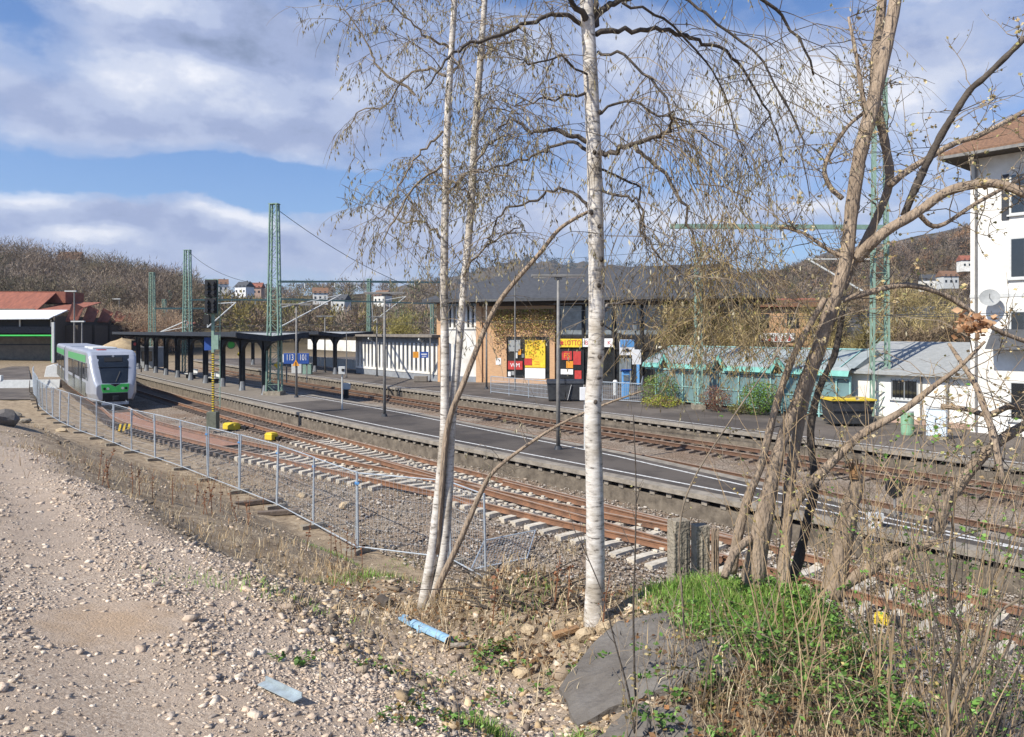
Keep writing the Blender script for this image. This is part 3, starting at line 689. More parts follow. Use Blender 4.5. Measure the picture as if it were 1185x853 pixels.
def railcar():
    o = at_len(B_LINE, L0); t = thing('railcar', 'silver diesel railcar with a bright green nose mask standing at the fence', 'train', tuple(o))
    L = L0
    nose = [(0, 1.12, .50, 1.52), (.22, 1.24, .42, 1.86), (.62, 1.36, .36, 2.52), (1.0, 1.42, .34, 3.15), (1.25, 1.45, .33, 3.46), (1.6, 1.47, .33, 3.66), (2.3, 1.48, .33, 3.76), (16.5, 1.48, .33, 3.78)]
    fr = Fr(o, at_len(B_LINE, L0+15)-o)
    loft(fr, nose).build('front_body', M['silver'], t, smooth=False, bevel=.03)
    yf = lambda z: float(np.interp(z, [1.52, 1.86, 2.52, 3.15, 3.46, 3.66], [0, .22, .62, 1.0, 1.25, 1.6]))
    g = MB(); rows = 9; cols = 8; vs = []
    for i in range(rows):
        z = 1.60+(3.44-1.60)*i/(rows-1); hw = .93+.27*i/(rows-1)
        for j in range(cols+1):
            q = -1+2*j/cols; vs.append(fr(q*hw, yf(z)-.03+.05*abs(q)**3, z))
    g.add(vs, [(i*(cols+1)+j, i*(cols+1)+j+1, (i+1)*(cols+1)+j+1, (i+1)*(cols+1)+j) for i in range(rows-1) for j in range(cols)])
    ws = g.build('windscreen', M['glass'], t, smooth=True)
    w = MB(); w.bar(fr(.05, yf(1.7)-.07, 1.7), fr(.35, yf(2.35)-.07, 2.35), .03); w.bar(fr(-.95, yf(2.64)-.05, 2.64), fr(.95, yf(2.64)-.05, 2.64), .05, .02); w.build('wiper', M['black'], ws)
    d = MB(); d.prism([fr(-.55, yf(3.02)-.06, 3.02), fr(.55, yf(3.02)-.06, 3.02), fr(.55, yf(3.3)-.06, 3.3), fr(-.55, yf(3.3)-.06, 3.3)], fr.ey*.02); d.build('destination_display', M['black'], t)
    li = MB(); li.disc(fr(0, yf(3.36)-.05, 3.37), fr.ey, .07, .04, 12); li.build('headlight', M['lamp_glass'], t)
    k = MB(); k.prism([fr(-.74, -.05, .98), fr(.74, -.05, .98), fr(.80, -.05, 1.2), fr(.84, -.05, 1.54), fr(.35, -.05, 1.54), fr(0, -.05, 1.34), fr(-.35, -.05, 1.54), fr(-.84, -.05, 1.54), fr(-.80, -.05, 1.2)], fr.ey*.06)
    k.build('nose_mask', M['tgreen'], t)
    v = MB(); v.prism([fr(-.3, -.06, 1.55), fr(0, -.06, 1.37), fr(.3, -.06, 1.55)], fr.ey*.05); v.build('emblem', M['black'], t)
    for x in (-.64, -.44, .44, .64):
        h = MB(); h.disc(fr(x, -.07, 1.24), fr.ey, .085, .04, 14); h.build('headlight', M['black'] if abs(x) > .5 else M['lamp_glass'], t)
    for x_ in (-1.12, 1.12): sm = MB(); sm.bar(fr(x_*.98, .25, 1.0), fr(x_, 1.25, 3.35), .018, .012); sm.build('body_seam', M['black'], t)
    cbx = MB(); cbx.box(fr(0, .12, .66), (1.5, .34, .56), rz=fr.rz); cbx.build('front_apron_recess', M['black'], t)
    cp = MB(); cp.tube([fr(0, .2, .62), fr(0, -.28, .62)], .09, 8); cp.box(fr(0, -.3, .62), (.34, .18, .3), rz=fr.rz); cp.box(fr(0, -.4, .62), (.16, .1, .2), rz=fr.rz); cp.build('coupler', M['steel_dark'], t)
    pl = MB()
    for sx in (-1, 1): pl.bar(fr(sx*.45, .1, .75), fr(sx*.72, -.03, .28), .12, .06)
    pl.bar(fr(-.8, -.02, .25), fr(.8, -.02, .25), .1, .2); pl.build('rail_guard', M['steel_grey'], t)
    for sx in (-1, 1):
        m_ = MB(); m_.tube([fr(sx*1.45, 1.35, 2.6), fr(sx*1.75, 1.2, 2.7), fr(sx*1.75, 1.2, 2.3)], .02, 5); m_.box(fr(sx*1.76, 1.2, 2.42), (.05, .14, .4), rz=fr.rz); m_.build('mirror', M['black'], t)
    def sides(f, y0, y1, doors, cabw):
        for sx in (-1, 1):
            X = sx*1.49
            s_ = MB(); s_.box(f(X, (y0+y1)/2, 3.16), (.02, y1-y0, .5), rz=f.rz); s_.build('green_stripe', M['tgreen2'], t)
            b_ = MB(); b_.box(f(X, (y0+y1)/2, 1.05), (.018, y1-y0, .95), rz=f.rz); b_.build('lower_panel', M['tside'], t)
            c_ = MB(); c_.box(f(X, (y0+y1)/2, 2.30), (.022, y1-y0, 1.12), rz=f.rz); c_.build('window_band', M['black'], t)
            y = y0
            wn = MB()
            segs = []
            while y < y1-.6:
                if any(abs(y+.7-dd) < 1.0 for dd in doors): y += 1.6; continue
                segs.append((y+.1, min(y+1.7, y1)-.1)); y += 1.75
            for a, b in segs:
                wn = MB(); wn.box(f(X+sx*.008, (a+b)/2, 2.32), (.03, b-a, .98), rz=f.rz); wn.build('window', M['glass'], t)
            for dd in doors:
                dr = MB(); dr.box(f(X+sx*.01, dd, 1.75), (.035, 1.3, 2.2), rz=f.rz); q = dr.build('door', M['tdoor'], t)
                for k_ in (-.32, .32):
                    dg = MB(); dg.box(f(X+sx*.03, dd+k_, 2.0), (.02, .5, 1.4), rz=f.rz); dg.build('pane', M['glass'], q)
        if cabw:
            for sx in (-1, 1):
                cw = MB(); cw.prism([f(sx*1.462, 1.55, 1.7), f(sx*1.462, 2.5, 1.7), f(sx*1.462, 2.5, 2.9), f(sx*1.462, 1.98, 2.9)], f.ex*sx*.03); cw.build('cab_window', M['glass'], t)
    sides(fr, 2.8, 16.4, [6.0, 11.5], True)
    ru = MB(); ru.box(fr(0, 7, 3.82), (1.6, 3, .16), rz=fr.rz); ru.box(fr(0, 11, 3.82), (1.4, 2.2, .14), rz=fr.rz); ru.build('roof_unit', M['ltgrey'], t, bevel=.05)
    lt = MB(); lt.box(fr(-.5, 3, 3.78), (.5, 1.2, .06), rz=fr.rz); lt.build('roof_hatch', M['red'], t)
    # power module and rear car
    oo = at_len(B_LINE, L0+16.9); f2 = Fr(oo, at_len(B_LINE, L0+21)-oo)
    loft(f2, [(0, 1.44, .3, 3.8), (4.2, 1.44, .3, 3.8)]).build('power_module', M['silver'], t)
    o3 = at_len(B_LINE, L0+21.4); f3 = Fr(o3, at_len(B_LINE, L0+36)-o3)
    loft(f3, [(0, 1.47, .33, 3.78), (14.5, 1.47, .33, 3.78), (16, 1.2, .4, 1.8)]).build('rear_body', M['silver'], t)
    sides(f3, .4, 14, [4, 9.5], False)
    be = MB(); be.box(fr(0, 16.7, 2.0), (2.5, .6, 3.0), rz=fr.rz); be.box(f2(0, 4.3, 2.0), (2.5, .5, 3.0), rz=f2.rz); be.build('gangway', M['black'], t)
    for f, y in ((fr, 2.6), (fr, 4.6), (fr, 14.5), (f2, 1.0), (f2, 3.2), (f3, 11.5), (f3, 13.5)):
        ax = MB()
        for sx in (-1, 1): ax.disc(f(sx*.75, y, .42), f.ex, .42, .13, 20)
        ax.tube([f(-.8, y, .42), f(.8, y, .42)], .08, 8); ax.build('wheelset', M['steel_dark'], t)
railcar()
def tpx(u, x, t0=-10, t1=130):
    for _ in range(60):
        m = (t0+t1)/2; p = W(m, u); k = CX+F*p.x/p.y
        if k > x: t0 = m
        else: t1 = m
    return m
# ================================================================== CANOPIES
def canopy(label, t0, t1, uc, ua, ub, zt, step, name='platform_canopy'):
    c0 = W(t0, uc, .5); t = thing(name, label, 'platform canopy', tuple(c0), 'platform canopies')
    n = int((t1-t0)/step); ts = [t0+i*(t1-t0)/n for i in range(n+1)]
    r = MB(); g = [(ua, zt), (uc, zt-.28), (ub, zt)]
    tt = [ts[0]-1.6]+ts[1:-1]+[ts[-1]+1.6]
    for (u0, z0), (u1, z1) in zip(g, g[1:]):
        r.strip([W(q, u0, z0) for q in tt], [W(q, u1, z1) for q in tt]); r.strip([W(q, u1, z1-.12) for q in tt], [W(q, u0, z0-.12) for q in tt])
    r.build('roof', M['grey'], t)
    f = MB()
    for u in (ua, ub):
        for a, b in zip(tt, tt[1:]): f.bar(W(a, u, zt-.10), W(b, u, zt-.10), .08, .30)
    for q in (tt[0], tt[-1]):
        f.bar(W(q, ua, zt-.1), W(q, uc, zt-.36), .08, .30); f.bar(W(q, uc, zt-.36), W(q, ub, zt-.1), .08, .30)
    f.build('fascia', M['steel_dark'], t)
    bm = MB(); bm.bar(W(tt[0], uc, zt-.55), W(tt[-1], uc, zt-.55), .25, .35)
    for q in tt[::1]: bm.bar(W(q, ua+.05, zt-.25), W(q, uc, zt-.5), .1, .16); bm.bar(W(q, uc, zt-.5), W(q, ub-.05, zt-.25), .1, .16)
    bm.build('beam', M['steel_dark'], t)
    for q in ts:
        c = W(q, uc, 0); col = MB(); z1 = zt-.6
        for s in (-1, 1): col.box(c+Vector((0, 0, .5+(z1-.5)/2))+Vector((.741, .671, 0))*s*.11, (.06, .26, z1-.5), rz=R(-47))
        col.box(c+Vector((0, 0, .5+(z1-.5)/2)), (.2, .05, z1-.5), rz=R(-47)+math.pi/2*0)
        # curved brackets along the row
        for s in (-1, 1):
            pts = []
            for k in range(7):
                a = k/6*math.pi/2; pts.append(W(q+s*(.12+2.1*(1-math.cos(a))), uc, z1-1.25+1.25*math.sin(a)))
            poly = pts+[W(q+s*.12, uc, z1)]
            col.prism([p-Vector((.09, .08, 0)) for p in poly], Vector((.18, .16, 0)))
        co_ = col.build('column', M['steel_dark'], t)
        pb = MB(); pb.cyl(c+Vector((0, 0, .5)), .26, .7, 8, .17); pb.build('column_base', M['plinth'], co_)
    return t
canopy('long dark steel platform canopy on arched columns beside the railcar', 51.6, tpx(4.3, 160), 4.3, 1.7, 7.0, 4.95, 4.95)
canopy('shorter dark canopy with arches behind the blue number sign', 71.5, 99, 19.2, 16.6, 23.0, 5.0, 5.5)
pw = MB()
for k in range(6):
    a, b = W(72+k*5, 24.2, 0), W(76.7+k*5, 24.2, 0); pw.bar(Vector((a.x, a.y, 1.2)), Vector((b.x, b.y, 1.2)), .15, 1.1)
tag(pw.build('parapet_wall', M['ltgrey'], None), 'low pale wall running behind the arched far canopy', 'wall')
pw = MB(); a, b = W(69, 27, 0), W(98, 27, 0); pw.bar(Vector((a.x, a.y, 3.2)), Vector((b.x, b.y, 3.2)), .2, 1.4); tag(pw.build('white_boarding', M['white_wall'], None), 'white boarding seen through the arches of the far canopy', 'wall')
# things standing under / near the canopy
def post_sign(base, h, label, cat, parts, pr=.04, pmat='pole', name='sign_post', group=None):
    t = thing(name, label, cat, tuple(base), group); mb = MB(); mb.tube([base, base+Vector((0, 0, h))], pr, 8); mb.build('post', M[pmat], t)
    for nm, mt, fn in parts:
        q = MB(); fn(q); q.build(nm, M[mt], t)
    return t
def tri(c, r, th=.03, rz=0):
    def fn(q):
        ps = [c+Vector((math.cos(rz)*r*math.cos(a), math.sin(rz)*r*math.cos(a), r*math.sin(a))) for a in (R(90), R(210), R(330))]
        q.prism(ps, Vector((math.sin(rz)*th, -math.cos(rz)*th, 0)))
    return fn
def bx(c, d, rz=0):
    return lambda q: q.box(c, d, rz=rz)
# blue board "113 101"
b = px(343, 434, .5); cY = 66.0
b = Vector(((343-CX)/F*cY, cY, .5)); t = thing('platform_number_board', 'dark blue board with white numbers 113 and 101 beyond the near platform', 'sign board', tuple(b))
zc_ = CZ-(415-HY)/F*cY
mb = MB(); mb.box(b+Vector((0, 0, zc_-.5)), (2.25, .12, .95)); mb.build('board', M['blue'], t, bevel=.02)
mb = MB(); mb.box(b+Vector((-.9, .1, (zc_-.5)/2)), (.1, .1, zc_-.5)); mb.box(b+Vector((.9, .1, (zc_-.5)/2)), (.1, .1, zc_-.5)); mb.build('leg', M['pole'], t)
text_mesh('113', .76, M['white'], t, b+Vector((-.56, -.07, zc_-.42)), (1, 0, 0), (0, 0, 1), xs=.62)
text_mesh('101', .76, M['white'], t, b+Vector((.62, -.07, zc_-.42)), (1, 0, 0), (0, 0, 1), xs=.62)
for x, y, yy, lab in ((343, 460, 421, 'yellow triangular warning sign on the lamp post beside the blue number board'),):
    bb = px(x, y, .5); z = CZ-(yy-HY)/F*bb.y; c = Vector((bb.x, bb.y-.12, z))
    t = thing('warning_triangle', lab, 'warning sign', tuple(c)); q = MB(); tri(c, .29)(q); q.build('sign_plate', M['orange'], t); q = MB(); q.box(c+Vector((0, -.045, .02)), (.05, .012, .2)); q.box(c+Vector((0, -.045, -.12)), (.05, .012, .05)); q.build('sign_marking', M['black'], t)
def diamond(x, y, Y, r, lab, m='yellow'):
    c = pd(x, y, Y); t = thing('warning_sign', lab, 'warning sign', tuple(c)); q = MB(); q.box(c, (r, .03, r), ry=R(45)); q.build('sign_plate', M[m], t)
    zb = .5; q = MB(); q.tube([Vector((c.x, c.y+.05, zb)), Vector((c.x, c.y+.05, c.z+r*.4))], .035, 6); q.build('post', M['pole'], t)
diamond(321, 422.5, 59, .42, 'small yellow diamond sign left of the tall platform mast')
diamond(166, 410, 92, .6, 'yellow diamond sign at the left end of the dark canopy', 'orange')
diamond(277, 410, 74, .35, 'small yellow diamond sign between the canopy columns')
c = pd(267.5, 399, 60); t = thing('platform_clock', 'round green-rimmed dial hanging under the dark canopy', 'clock', tuple(c)); q = MB(); q.disc(c, (.3, -1, 0), .34, .12, 20); q.build('case', M['green'], t); q = MB(); q.disc(c+Vector((.03, -.08, 0)), (.3, -1, 0), .25, .03, 20); q.build('dial', M['tgreen'], t); q = MB(); q.box(c+Vector((0, 0, .37)), (.06, .06, .3)); q.build('hanger', M['steel_dark'], t)
c = pd(206, 397, 60); 
q = MB(); c = pd(243, 398, 58); t = thing('hanging_sign', 'dark blue boxy sign hanging at the canopy edge beside the big signal', 'sign', tuple(c)); q.box(c, (.85, .15, 1.0)); q.build('panel', M['blue'], t); q = MB(); q.box(c+Vector((0, 0, .62)), (.08, .08, .35)); q.build('hanger', M['steel_dark'], t)
c = pd(157, 400, 90); t = thing('red_signal', 'small black signal head with red tint at the left end of the canopy', 'signal', tuple(c)); q = MB(); q.box(c, (.9, .3, 1.3)); q.build('head', M['black'], t); q = MB(); q.disc(c+Vector((0, -.17, .2)), (0, 1, 0), .18, .05); q.build('lens', M['red'], t); q = MB(); q.tube([Vector((c.x, c.y+.1, 0)), Vector((c.x, c.y+.1, c.z))], .07); q.build('post', M['pole'], t)
c = pd(167, 415, 92); t = thing('white_kiosk', 'pale platform shelter cabin at the left end of the canopy', 'shelter', (c.x, c.y, .5)); q = MB(); q.box((c.x+.9, c.y, 1.8), (2.0, 2.4, 2.4)); q.build('cabin', M['grey'], t); q = MB(); q.box((c.x+.9, c.y, 3.06), (2.3, 2.7, .12)); q.build('roof', M['ltgrey'], t); q = MB(); q.box((c.x+.9, c.y-1.22, 2.0), (1.3, .05, 1.2)); q.build('window', M['glass'], t)
# benches under the canopy
for q_, lab in ((66.5, 'pale bench between the canopy columns, nearer one'), (74, 'pale bench under the canopy, farther one')):
    b = W(q_, 4.9, .5); t = thing('bench', lab, 'bench', tuple(b), 'benches under the canopy'); q = MB(); q.box(b+Vector((0, 0, .45)), (.45, 2.2, .06), rz=R(42)); q.build('seat', M['ltgrey'], t); q = MB(); q.box(b+Vector((.2, .18, .75)), (.05, 2.2, .4), rz=R(42)); q.build('backrest', M['ltgrey'], t)
    for s in (-1, 1): q = MB(); q.box(b+Vector((-.671*s*.8, .741*s*.8, .21)), (.35, .08, .42), rz=R(42)); q.build('leg', M['steel_dark'], t)
# ================================================================== SIGNALS
b = px(246.5, 496, -.05); 
def main_signal(b):
    t = thing('main_signal', 'tall railway signal with two black lamp panels on a yellow and black mast', 'railway signal', tuple(b))
    Y = b.y; z = lambda y: CZ-(y-HY)/F*Y
    q = MB(); q.box(b+Vector((0, 0, z(476)/2)), (.5, .5, z(476)-b.z)); q.build('base_box', mat('moss_grey_box', (.17, .18, .14), (.1, .11, .085), .9), t)
    q = MB(); q.bar((b.x, b.y, z(478)), (b.x, b.y, z(408)), .10, .10); q.build('lower_mast', M['yellow'], t)
    st = MB(); n = 26; h = z(408)-z(478)
    for i in range(n):
        zz = z(478)+h*(i+.5)/n; st.box((b.x, b.y, zz), (.11, .11, h/n*.45), ry=0)
    st.build('mast_stripe', M['steel_dark'], t)
    q = MB(); q.bar((b.x, b.y, z(408)), (b.x, b.y, z(330)), .13, .13); q.build('upper_mast', M['green'], t)
    q = MB()
    for zz0 in np.arange(z(470), z(330), .3): q.box((b.x+.2, b.y+.1, zz0), (.26, .03, .03))
    q.bar((b.x+.33, b.y+.1, z(472)), (b.x+.33, b.y+.1, z(330)), .035); q.build('ladder', M['green'], t)
    for ya, yb in ((324, 344), (345, 363)):
        q = MB(); hh = z(ya)-z(yb); zc = (z(ya)+z(yb))/2; q.box((b.x-.02, b.y-.2, zc), (.62, .16, hh)); pnl = q.build('lamp_panel', M['black'], t, bevel=.02)
        fr_ = MB(); fr_.box((b.x-.02, b.y-.14, zc), (.70, .04, hh+.06)); fr_.build('panel_rim', M['green'], pnl)
        for ix in (-.16, .16):
            for iz in (-.25, .05, .3):
                l = MB(); l.tube([(b.x-.02+ix, b.y-.28, zc+iz*hh), (b.x-.02+ix, b.y-.42, zc+iz*hh-.02)], .085, 10); l.build('lamp_hood', M['steel_dark'], pnl)
    q = MB(); q.box((b.x-.25, b.y-.2, z(370)), (.3, .14, .5)); q.build('speed_indicator', M['black'], t)
    q = MB(); q.box((b.x+.2, b.y-.15, z(396)), (.3, .1, .75)); q.build('control_box', M['green'], t)
main_signal(b)
def small_post(x, yb, yt, zb, lab, headm, hw, hh, nm='marker_post', pm='ltgrey', cat='post'):
    b = px(x, yb, zb); h = CZ-(yt-HY)/F*b.y-zb
    t = thing(nm, lab, cat, tuple(b)); q = MB(); q.tube([b, b+Vector((0, 0, h))], .045, 8); q.build('post', M[pm], t); q = MB(); q.box(b+Vector((0, -.08, h-hh/2)), (hw, .14, hh)); q.build('head', M[headm], t, bevel=.01)
    q = MB(); q.box(b+Vector((.08, -.17, h-hh*.45)), (hw*.4, .04, hh*.3)); q.build('plate', M['black'], t); return t
small_post(396, 474, 424, .5, 'pale post with a small grey head on the near platform', 'ltgrey', .38, .45)
small_post(677, 520, 448, .5, 'grey marker post with black and white plate left of the big birch trunk', 'white', .42, .5)
# shunting signal between tracks (white box on black stub)
b = px(400.5, 461, -.2); t = thing('ground_signal', 'squat white and black ground signal beyond the near platform', 'ground signal', tuple(b)); q = MB(); q.box(b+Vector((0, 0, .35)), (.35, .3, .7)); q.build('stand', M['black'], t); q = MB(); q.box(b+Vector((0, -.02, .95)), (.7, .28, .5)); q.build('lamp_box', M['ltgrey'], t, bevel=.04)
# black round board at the platform end
b = px(1036, 612, .2); Y = b.y; c = Vector((b.x, Y, CZ-(565-HY)/F*Y)); t = thing('round_signal_board', 'round black board on a short post near the platform end', 'signal', tuple(b)); q = MB(); q.disc(c, (.1, 1, 0), .235, .05, 28); q.build('disc', M['black'], t); q = MB(); q.tube([b, c+Vector((0, .05, 0))], .03, 8); q.build('post', M['pole'], t)
b = px(1012, 625, .2); t = thing('ground_signal', 'small white and black ground lamp below the round black board', 'ground signal', tuple(b)); q = MB(); q.box(b+Vector((0, 0, .25)), (.2, .2, .55)); q.build('stand', M['white'], t); q = MB(); q.box(b+Vector((.0, 0, .55)), (.34, .2, .18)); q.build('lamp_box', M['ltgrey'], t)
b = px(1083, 640, -.2); t = thing('cable_cabinet', 'dark trackside box beside the ramp end of the platform', 'cabinet', tuple(b)); q = MB(); q.box(b+Vector((0, 0, .45)), (.4, .3, .6), rz=R(20)); q.build('body', M['bin'], t, bevel=.02); q = MB(); q.box(b+Vector((0, 0, .76)), (.46, .36, .06), rz=R(20)); q.build('lid', M['steel_dark'], t)
b = px(699, 0, 0) if False else None
b = px(327, 487, -.27) if False else None
# point motor boxes and yellow boxes
def ybox(x, y, lab, w=.62, m='yellow'):
    b = px(x, y, -.22); t = thing('trackside_box', lab, 'equipment box', tuple(b), 'yellow boxes between the tracks'); q = MB(); k_ = min(1, w/.5); q.box(b+Vector((0, 0, .16*k_)), (w, .42*k_, .30*k_), rz=R(-30)); q.build('housing', M[m], t, bevel=.03*k_); q = MB(); q.box(b+Vector((0, 0, .33*k_)), (w*.8, .34*k_, .06*k_), rz=R(-30)); q.build('lid', M[m], t, bevel=.01); q = MB(); q.box(b+Vector((w*.75, -.1, .1)), (w*.5, .2, .12), rz=R(-30)); q.build('connector', M['black'], t)
ybox(268, 497, 'yellow trackside box closest to the foot of the big signal', .95)
ybox(314, 509, 'yellow trackside box to the right of the big signal', .5)
ybox(1021, 722, 'yellow trackside box beside the rails at the lower right', .26)
b = px(144, 500, -.35); t = thing('striped_marker', 'small yellow and black striped marker board behind the fence', 'marker board', tuple(b)); q = MB(); q.box(b+Vector((0, 0, .25)), (.72, .06, .42)); q.build('board', M['black'], t)
q = MB()
for k in (-.34, -.10, .14): q.prism([b+Vector((k, -.034, .05)), b+Vector((k+.12, -.034, .05)), b+Vector((k+.22, -.034, .45)), b+Vector((k+.10, -.034, .45))], Vector((0, -.01, 0)))
q.build('stripe', M['yellow2'], t); q = MB(); q.box(b+Vector((-.2, .05, .1)), (.05, .05, .3)); q.box(b+Vector((.2, .05, .1)), (.05, .05, .3)); q.build('leg', M['pole'], t)
# ================================================================== STATION
class BF:
    """building frame: x along the front, y into the building"""
    def __init__(s, o, ang): s.o = Vector((o[0], o[1], 0)); s.a = ang; s.fx = Vector((math.cos(ang), math.sin(ang), 0)); s.fy = Vector((-math.sin(ang), math.cos(ang), 0))
    def __call__(s, x, y, z): return s.o+s.fx*x+s.fy*y+Vector((0, 0, z))
    def box(s, mb, x0, x1, y0, y1, z0, z1): mb.box(s((x0+x1)/2, (y0+y1)/2, (z0+z1)/2), (x1-x0, y1-y0, z1-z0), rz=s.a); return mb
    def b1(s, name, m, par, x0, x1, y0, y1, z0, z1, **k): return s.box(MB(), x0, x1, y0, y1, z0, z1).build(name, M[m], par, **k)
def hip(f, x0, x1, y0, y1, z0, z1, rx0, rx1, ry, th=.25):
    mb = MB(); e = [f(x0, y0, z0), f(x1, y0, z0), f(x1, y1, z0), f(x0, y1, z0)]; r = [f(rx0, ry, z1), f(rx1, ry, z1)]; d = [p-Vector((0, 0, th)) for p in e]
    mb.add(e+r+d, [(0, 1, 5, 4), (1, 2, 5), (2, 3, 4, 5), (3, 0, 4), (6, 7, 1, 0), (7, 8, 2, 1), (8, 9, 3, 2), (9, 6, 0, 3), (9, 8, 7, 6)]); return mb
def station():
    f = BF((-2.1, 66), R(-20.2)); t = thing('station_building', 'dark glazed station building with grey hip roof and orange brick end', 'station building', tuple(f(0, 0, .5)))
    f.b1('brick_wall', 'brick', t, -.9, 1.62, .3, .6, .5, 7.5, uvbox=True); f.b1('brick_wall', 'brick', t, 1.62, 5.6, .3, .6, 4.6, 7.5, uvbox=True); f.b1('brick_wall', 'brick', t, 5.6, 6.05, .3, .6, .5, 7.5, uvbox=True)
    f.b1('brick_sill', 'brick', t, 1.62, 5.6, .3, .6, .5, .95, uvbox=True)
    f.b1('poster_window', 'glass', t, 1.62, 5.6, .42, .5, .95, 4.6)
    hip(f, -5.9, 24, -1.3, 14, 7.9, 11.0, .5, 20, 6.5).build('roof', M['roof_dark'], t)
    f.b1('roof_fascia', 'limb', t, -.9, 22.5, .02, .25, 7.3, 7.62)
    f.b1('dark_hall', 'glass', t, 6.05, 22.5, .9, 1.0, .5, 7.3); f.b1('back_block', 'steel_dark', t, -.8, 22.5, 1.1, 13, .5, 7.5)
    for x in (6.1, 8.45, 11.15, 13.5, 15.8, 18.2, 20.5, 22.4):
        f.b1('mullion', 'black', t, x-.09, x+.09, .7, .9, .5, 7.3)
    for z in (3.55, 4.55): f.b1('transom', 'black', t, 6.1, 22.4, .72, .88, z, z+.12)
    for x0, x1 in ((6.4, 8.3), (8.7, 10.9), (11.4, 13.3), (13.7, 15.6)): f.b1('pale_pane', 'curtain', t, x0, x1, .86, .895, 4.8, 7.1)
    # white side wing under the same roof
    o = f(-5.0, .25, 0); d = f(-.95, .25, 0)-o; o.z = 0; d.z = 0; w = BF(o, math.atan2(d.y, d.x)); Lw = d.length
    w.b1('white_wall', 'white_wall', t, .35, Lw-.3, .1, .4, 1.0, 5.35); w.b1('plinth', 'plinth', t, .35, Lw-.3, .07, .4, .5, 1.0)
    w.b1('pilaster', 'brick', t, -.15, .35, -.1, .4, .5, 7.6, uvbox=True); w.b1('pilaster', 'brick', t, Lw-.3, Lw+.25, -.1, .4, .5, 7.6, uvbox=True)
    w.b1('clerestory_glass', 'glass', t, .35, Lw-.3, .3, .4, 5.35, 7.6); w.b1('wing_block', 'steel_dark', t, .3, Lw, .42, 4.5, .5, 7.6)
    n = 8
    for k in range(n):
        x = .45+k*(Lw-.9)/(n-1); w.b1('white_fin', 'white_wall', t, x-.11, x+.11, .02, .3, 5.35, 7.35)
    w.b1('white_sill', 'white_wall', t, .3, Lw-.25, .0, .3, 5.25, 5.42)
    w.b1('wall_lamp', 'steel_grey', t, 1.55, 1.75, -.1, .1, 3.2, 3.9); w.b1('wall_box', 'ltgrey', t, 3.5, 3.7, .0, .1, 2.6, 3.4)
    # posters and shop signs
    f.b1('yellow_poster', 'yellow2', t, 3.35, 5.2, .28, .41, 1.9, 4.3); f.b1('white_poster', 'white', t, 3.35, 5.2, .27, .41, .95, 1.85); f.b1('red_poster', 'red', t, 1.75, 3.1, .30, .41, 1.7, 2.45); [f.b1('flyer', ('white', 'grey', 'ltgrey', 'orange', 'curtain')[k % 5], t, 1.75+.32*k, 2.0+.32*k, .30, .41, (1.1, 1.2, 2.7, 3.0, 2.75)[k % 5], (1.5, 1.55, 3.2, 3.5, 3.1)[k % 5]) for k in range(5)]; f.b1('dark_poster', 'grey', t, 1.8, 2.9, .30, .41, 3.3, 4.3)
    f.b1('red_logo_block', 'red', t, 3.3, 4.0, .26, .275, 2.1, 2.7)
    text_mesh('WM', .5, M['white'], t, f(2.42, .29, 2.07), f.fx, (0, 0, 1))
    f.b1('small_notice', 'white', t, .6, 1.1, .27, .3, 2.1, 2.7)
    # fan shaped splashes on the yellow poster
    for k in range(9):
        a = f(4.2+.1*math.sin(k*2.1)+.25*math.cos(k), .27, 2.2+k*.22); q = MB(); q.box(a, (.45, .01, .07), rz=f.a, ry=.6*math.sin(k*3)); q.build('poster_streak', M['orange'], t)
    f.b1('lotto_sign', 'yellow2', t, 6.12, 8.4, .5, .68, 3.70, 4.42); text_mesh('LOTTO', .62, M['red'], t, f(7.62, .485, 4.06), f.fx, (0, 0, 1), xs=.72)
    for k in range(4): q = MB(); q.disc(f(6.62+.11*math.cos(k*1.571+.78), .48, 4.06+.11*math.sin(k*1.571+.78)), f.fy, .085, .02, 10); q.build('clover_mark', M['red'], t)
    f.b1('shop_sign', 'white', t, 8.5, 11.1, .5, .68, 3.74, 4.46); text_mesh('Be', .52, M['red'], t, f(8.95, .49, 4.08), f.fx, (0, 0, 1)); text_mesh('K', .5, M['red'], t, f(10.8, .49, 4.08), f.fx, (0, 0, 1))
    f.b1('shop_window', 'glass', t, 6.2, 8.4, .68, .8, 1.0, 3.5); f.b1('shop_poster', 'red', t, 6.6, 7.5, .62, .67, 2.6, 3.35); f.b1('shop_poster', 'red', t, 7.62, 8.3, .62, .67, 2.2, 3.35); text_mesh('FS', .62, M['orange'], t, f(7.05, .61, 2.95), f.fx, (0, 0, 1)); f.b1('shop_poster', 'orange', t, 7.0, 7.6, .63, .67, 1.9, 2.5); f.b1('shop_panel', 'red', t, 7.75, 8.35, .62, .67, .9, 1.7)
    f.b1('shop_poster', 'white', t, 6.5, 7.6, .63, .67, 1.35, 1.8)
    for x, z in ((14.9, 3.7), (14.9, 3.2)): f.b1('small_lamp', 'lamp_glass', t, x, x+.3, .6, .7, z, z+.16)
    for x0, x1 in ((11.6, 12.6), (12.9, 13.3)): f.b1('doorway_panel', 'ltblue' if x0 > 12 else 'curtain', t, x0, x1, .8, .88, .6, 2.8)
station()
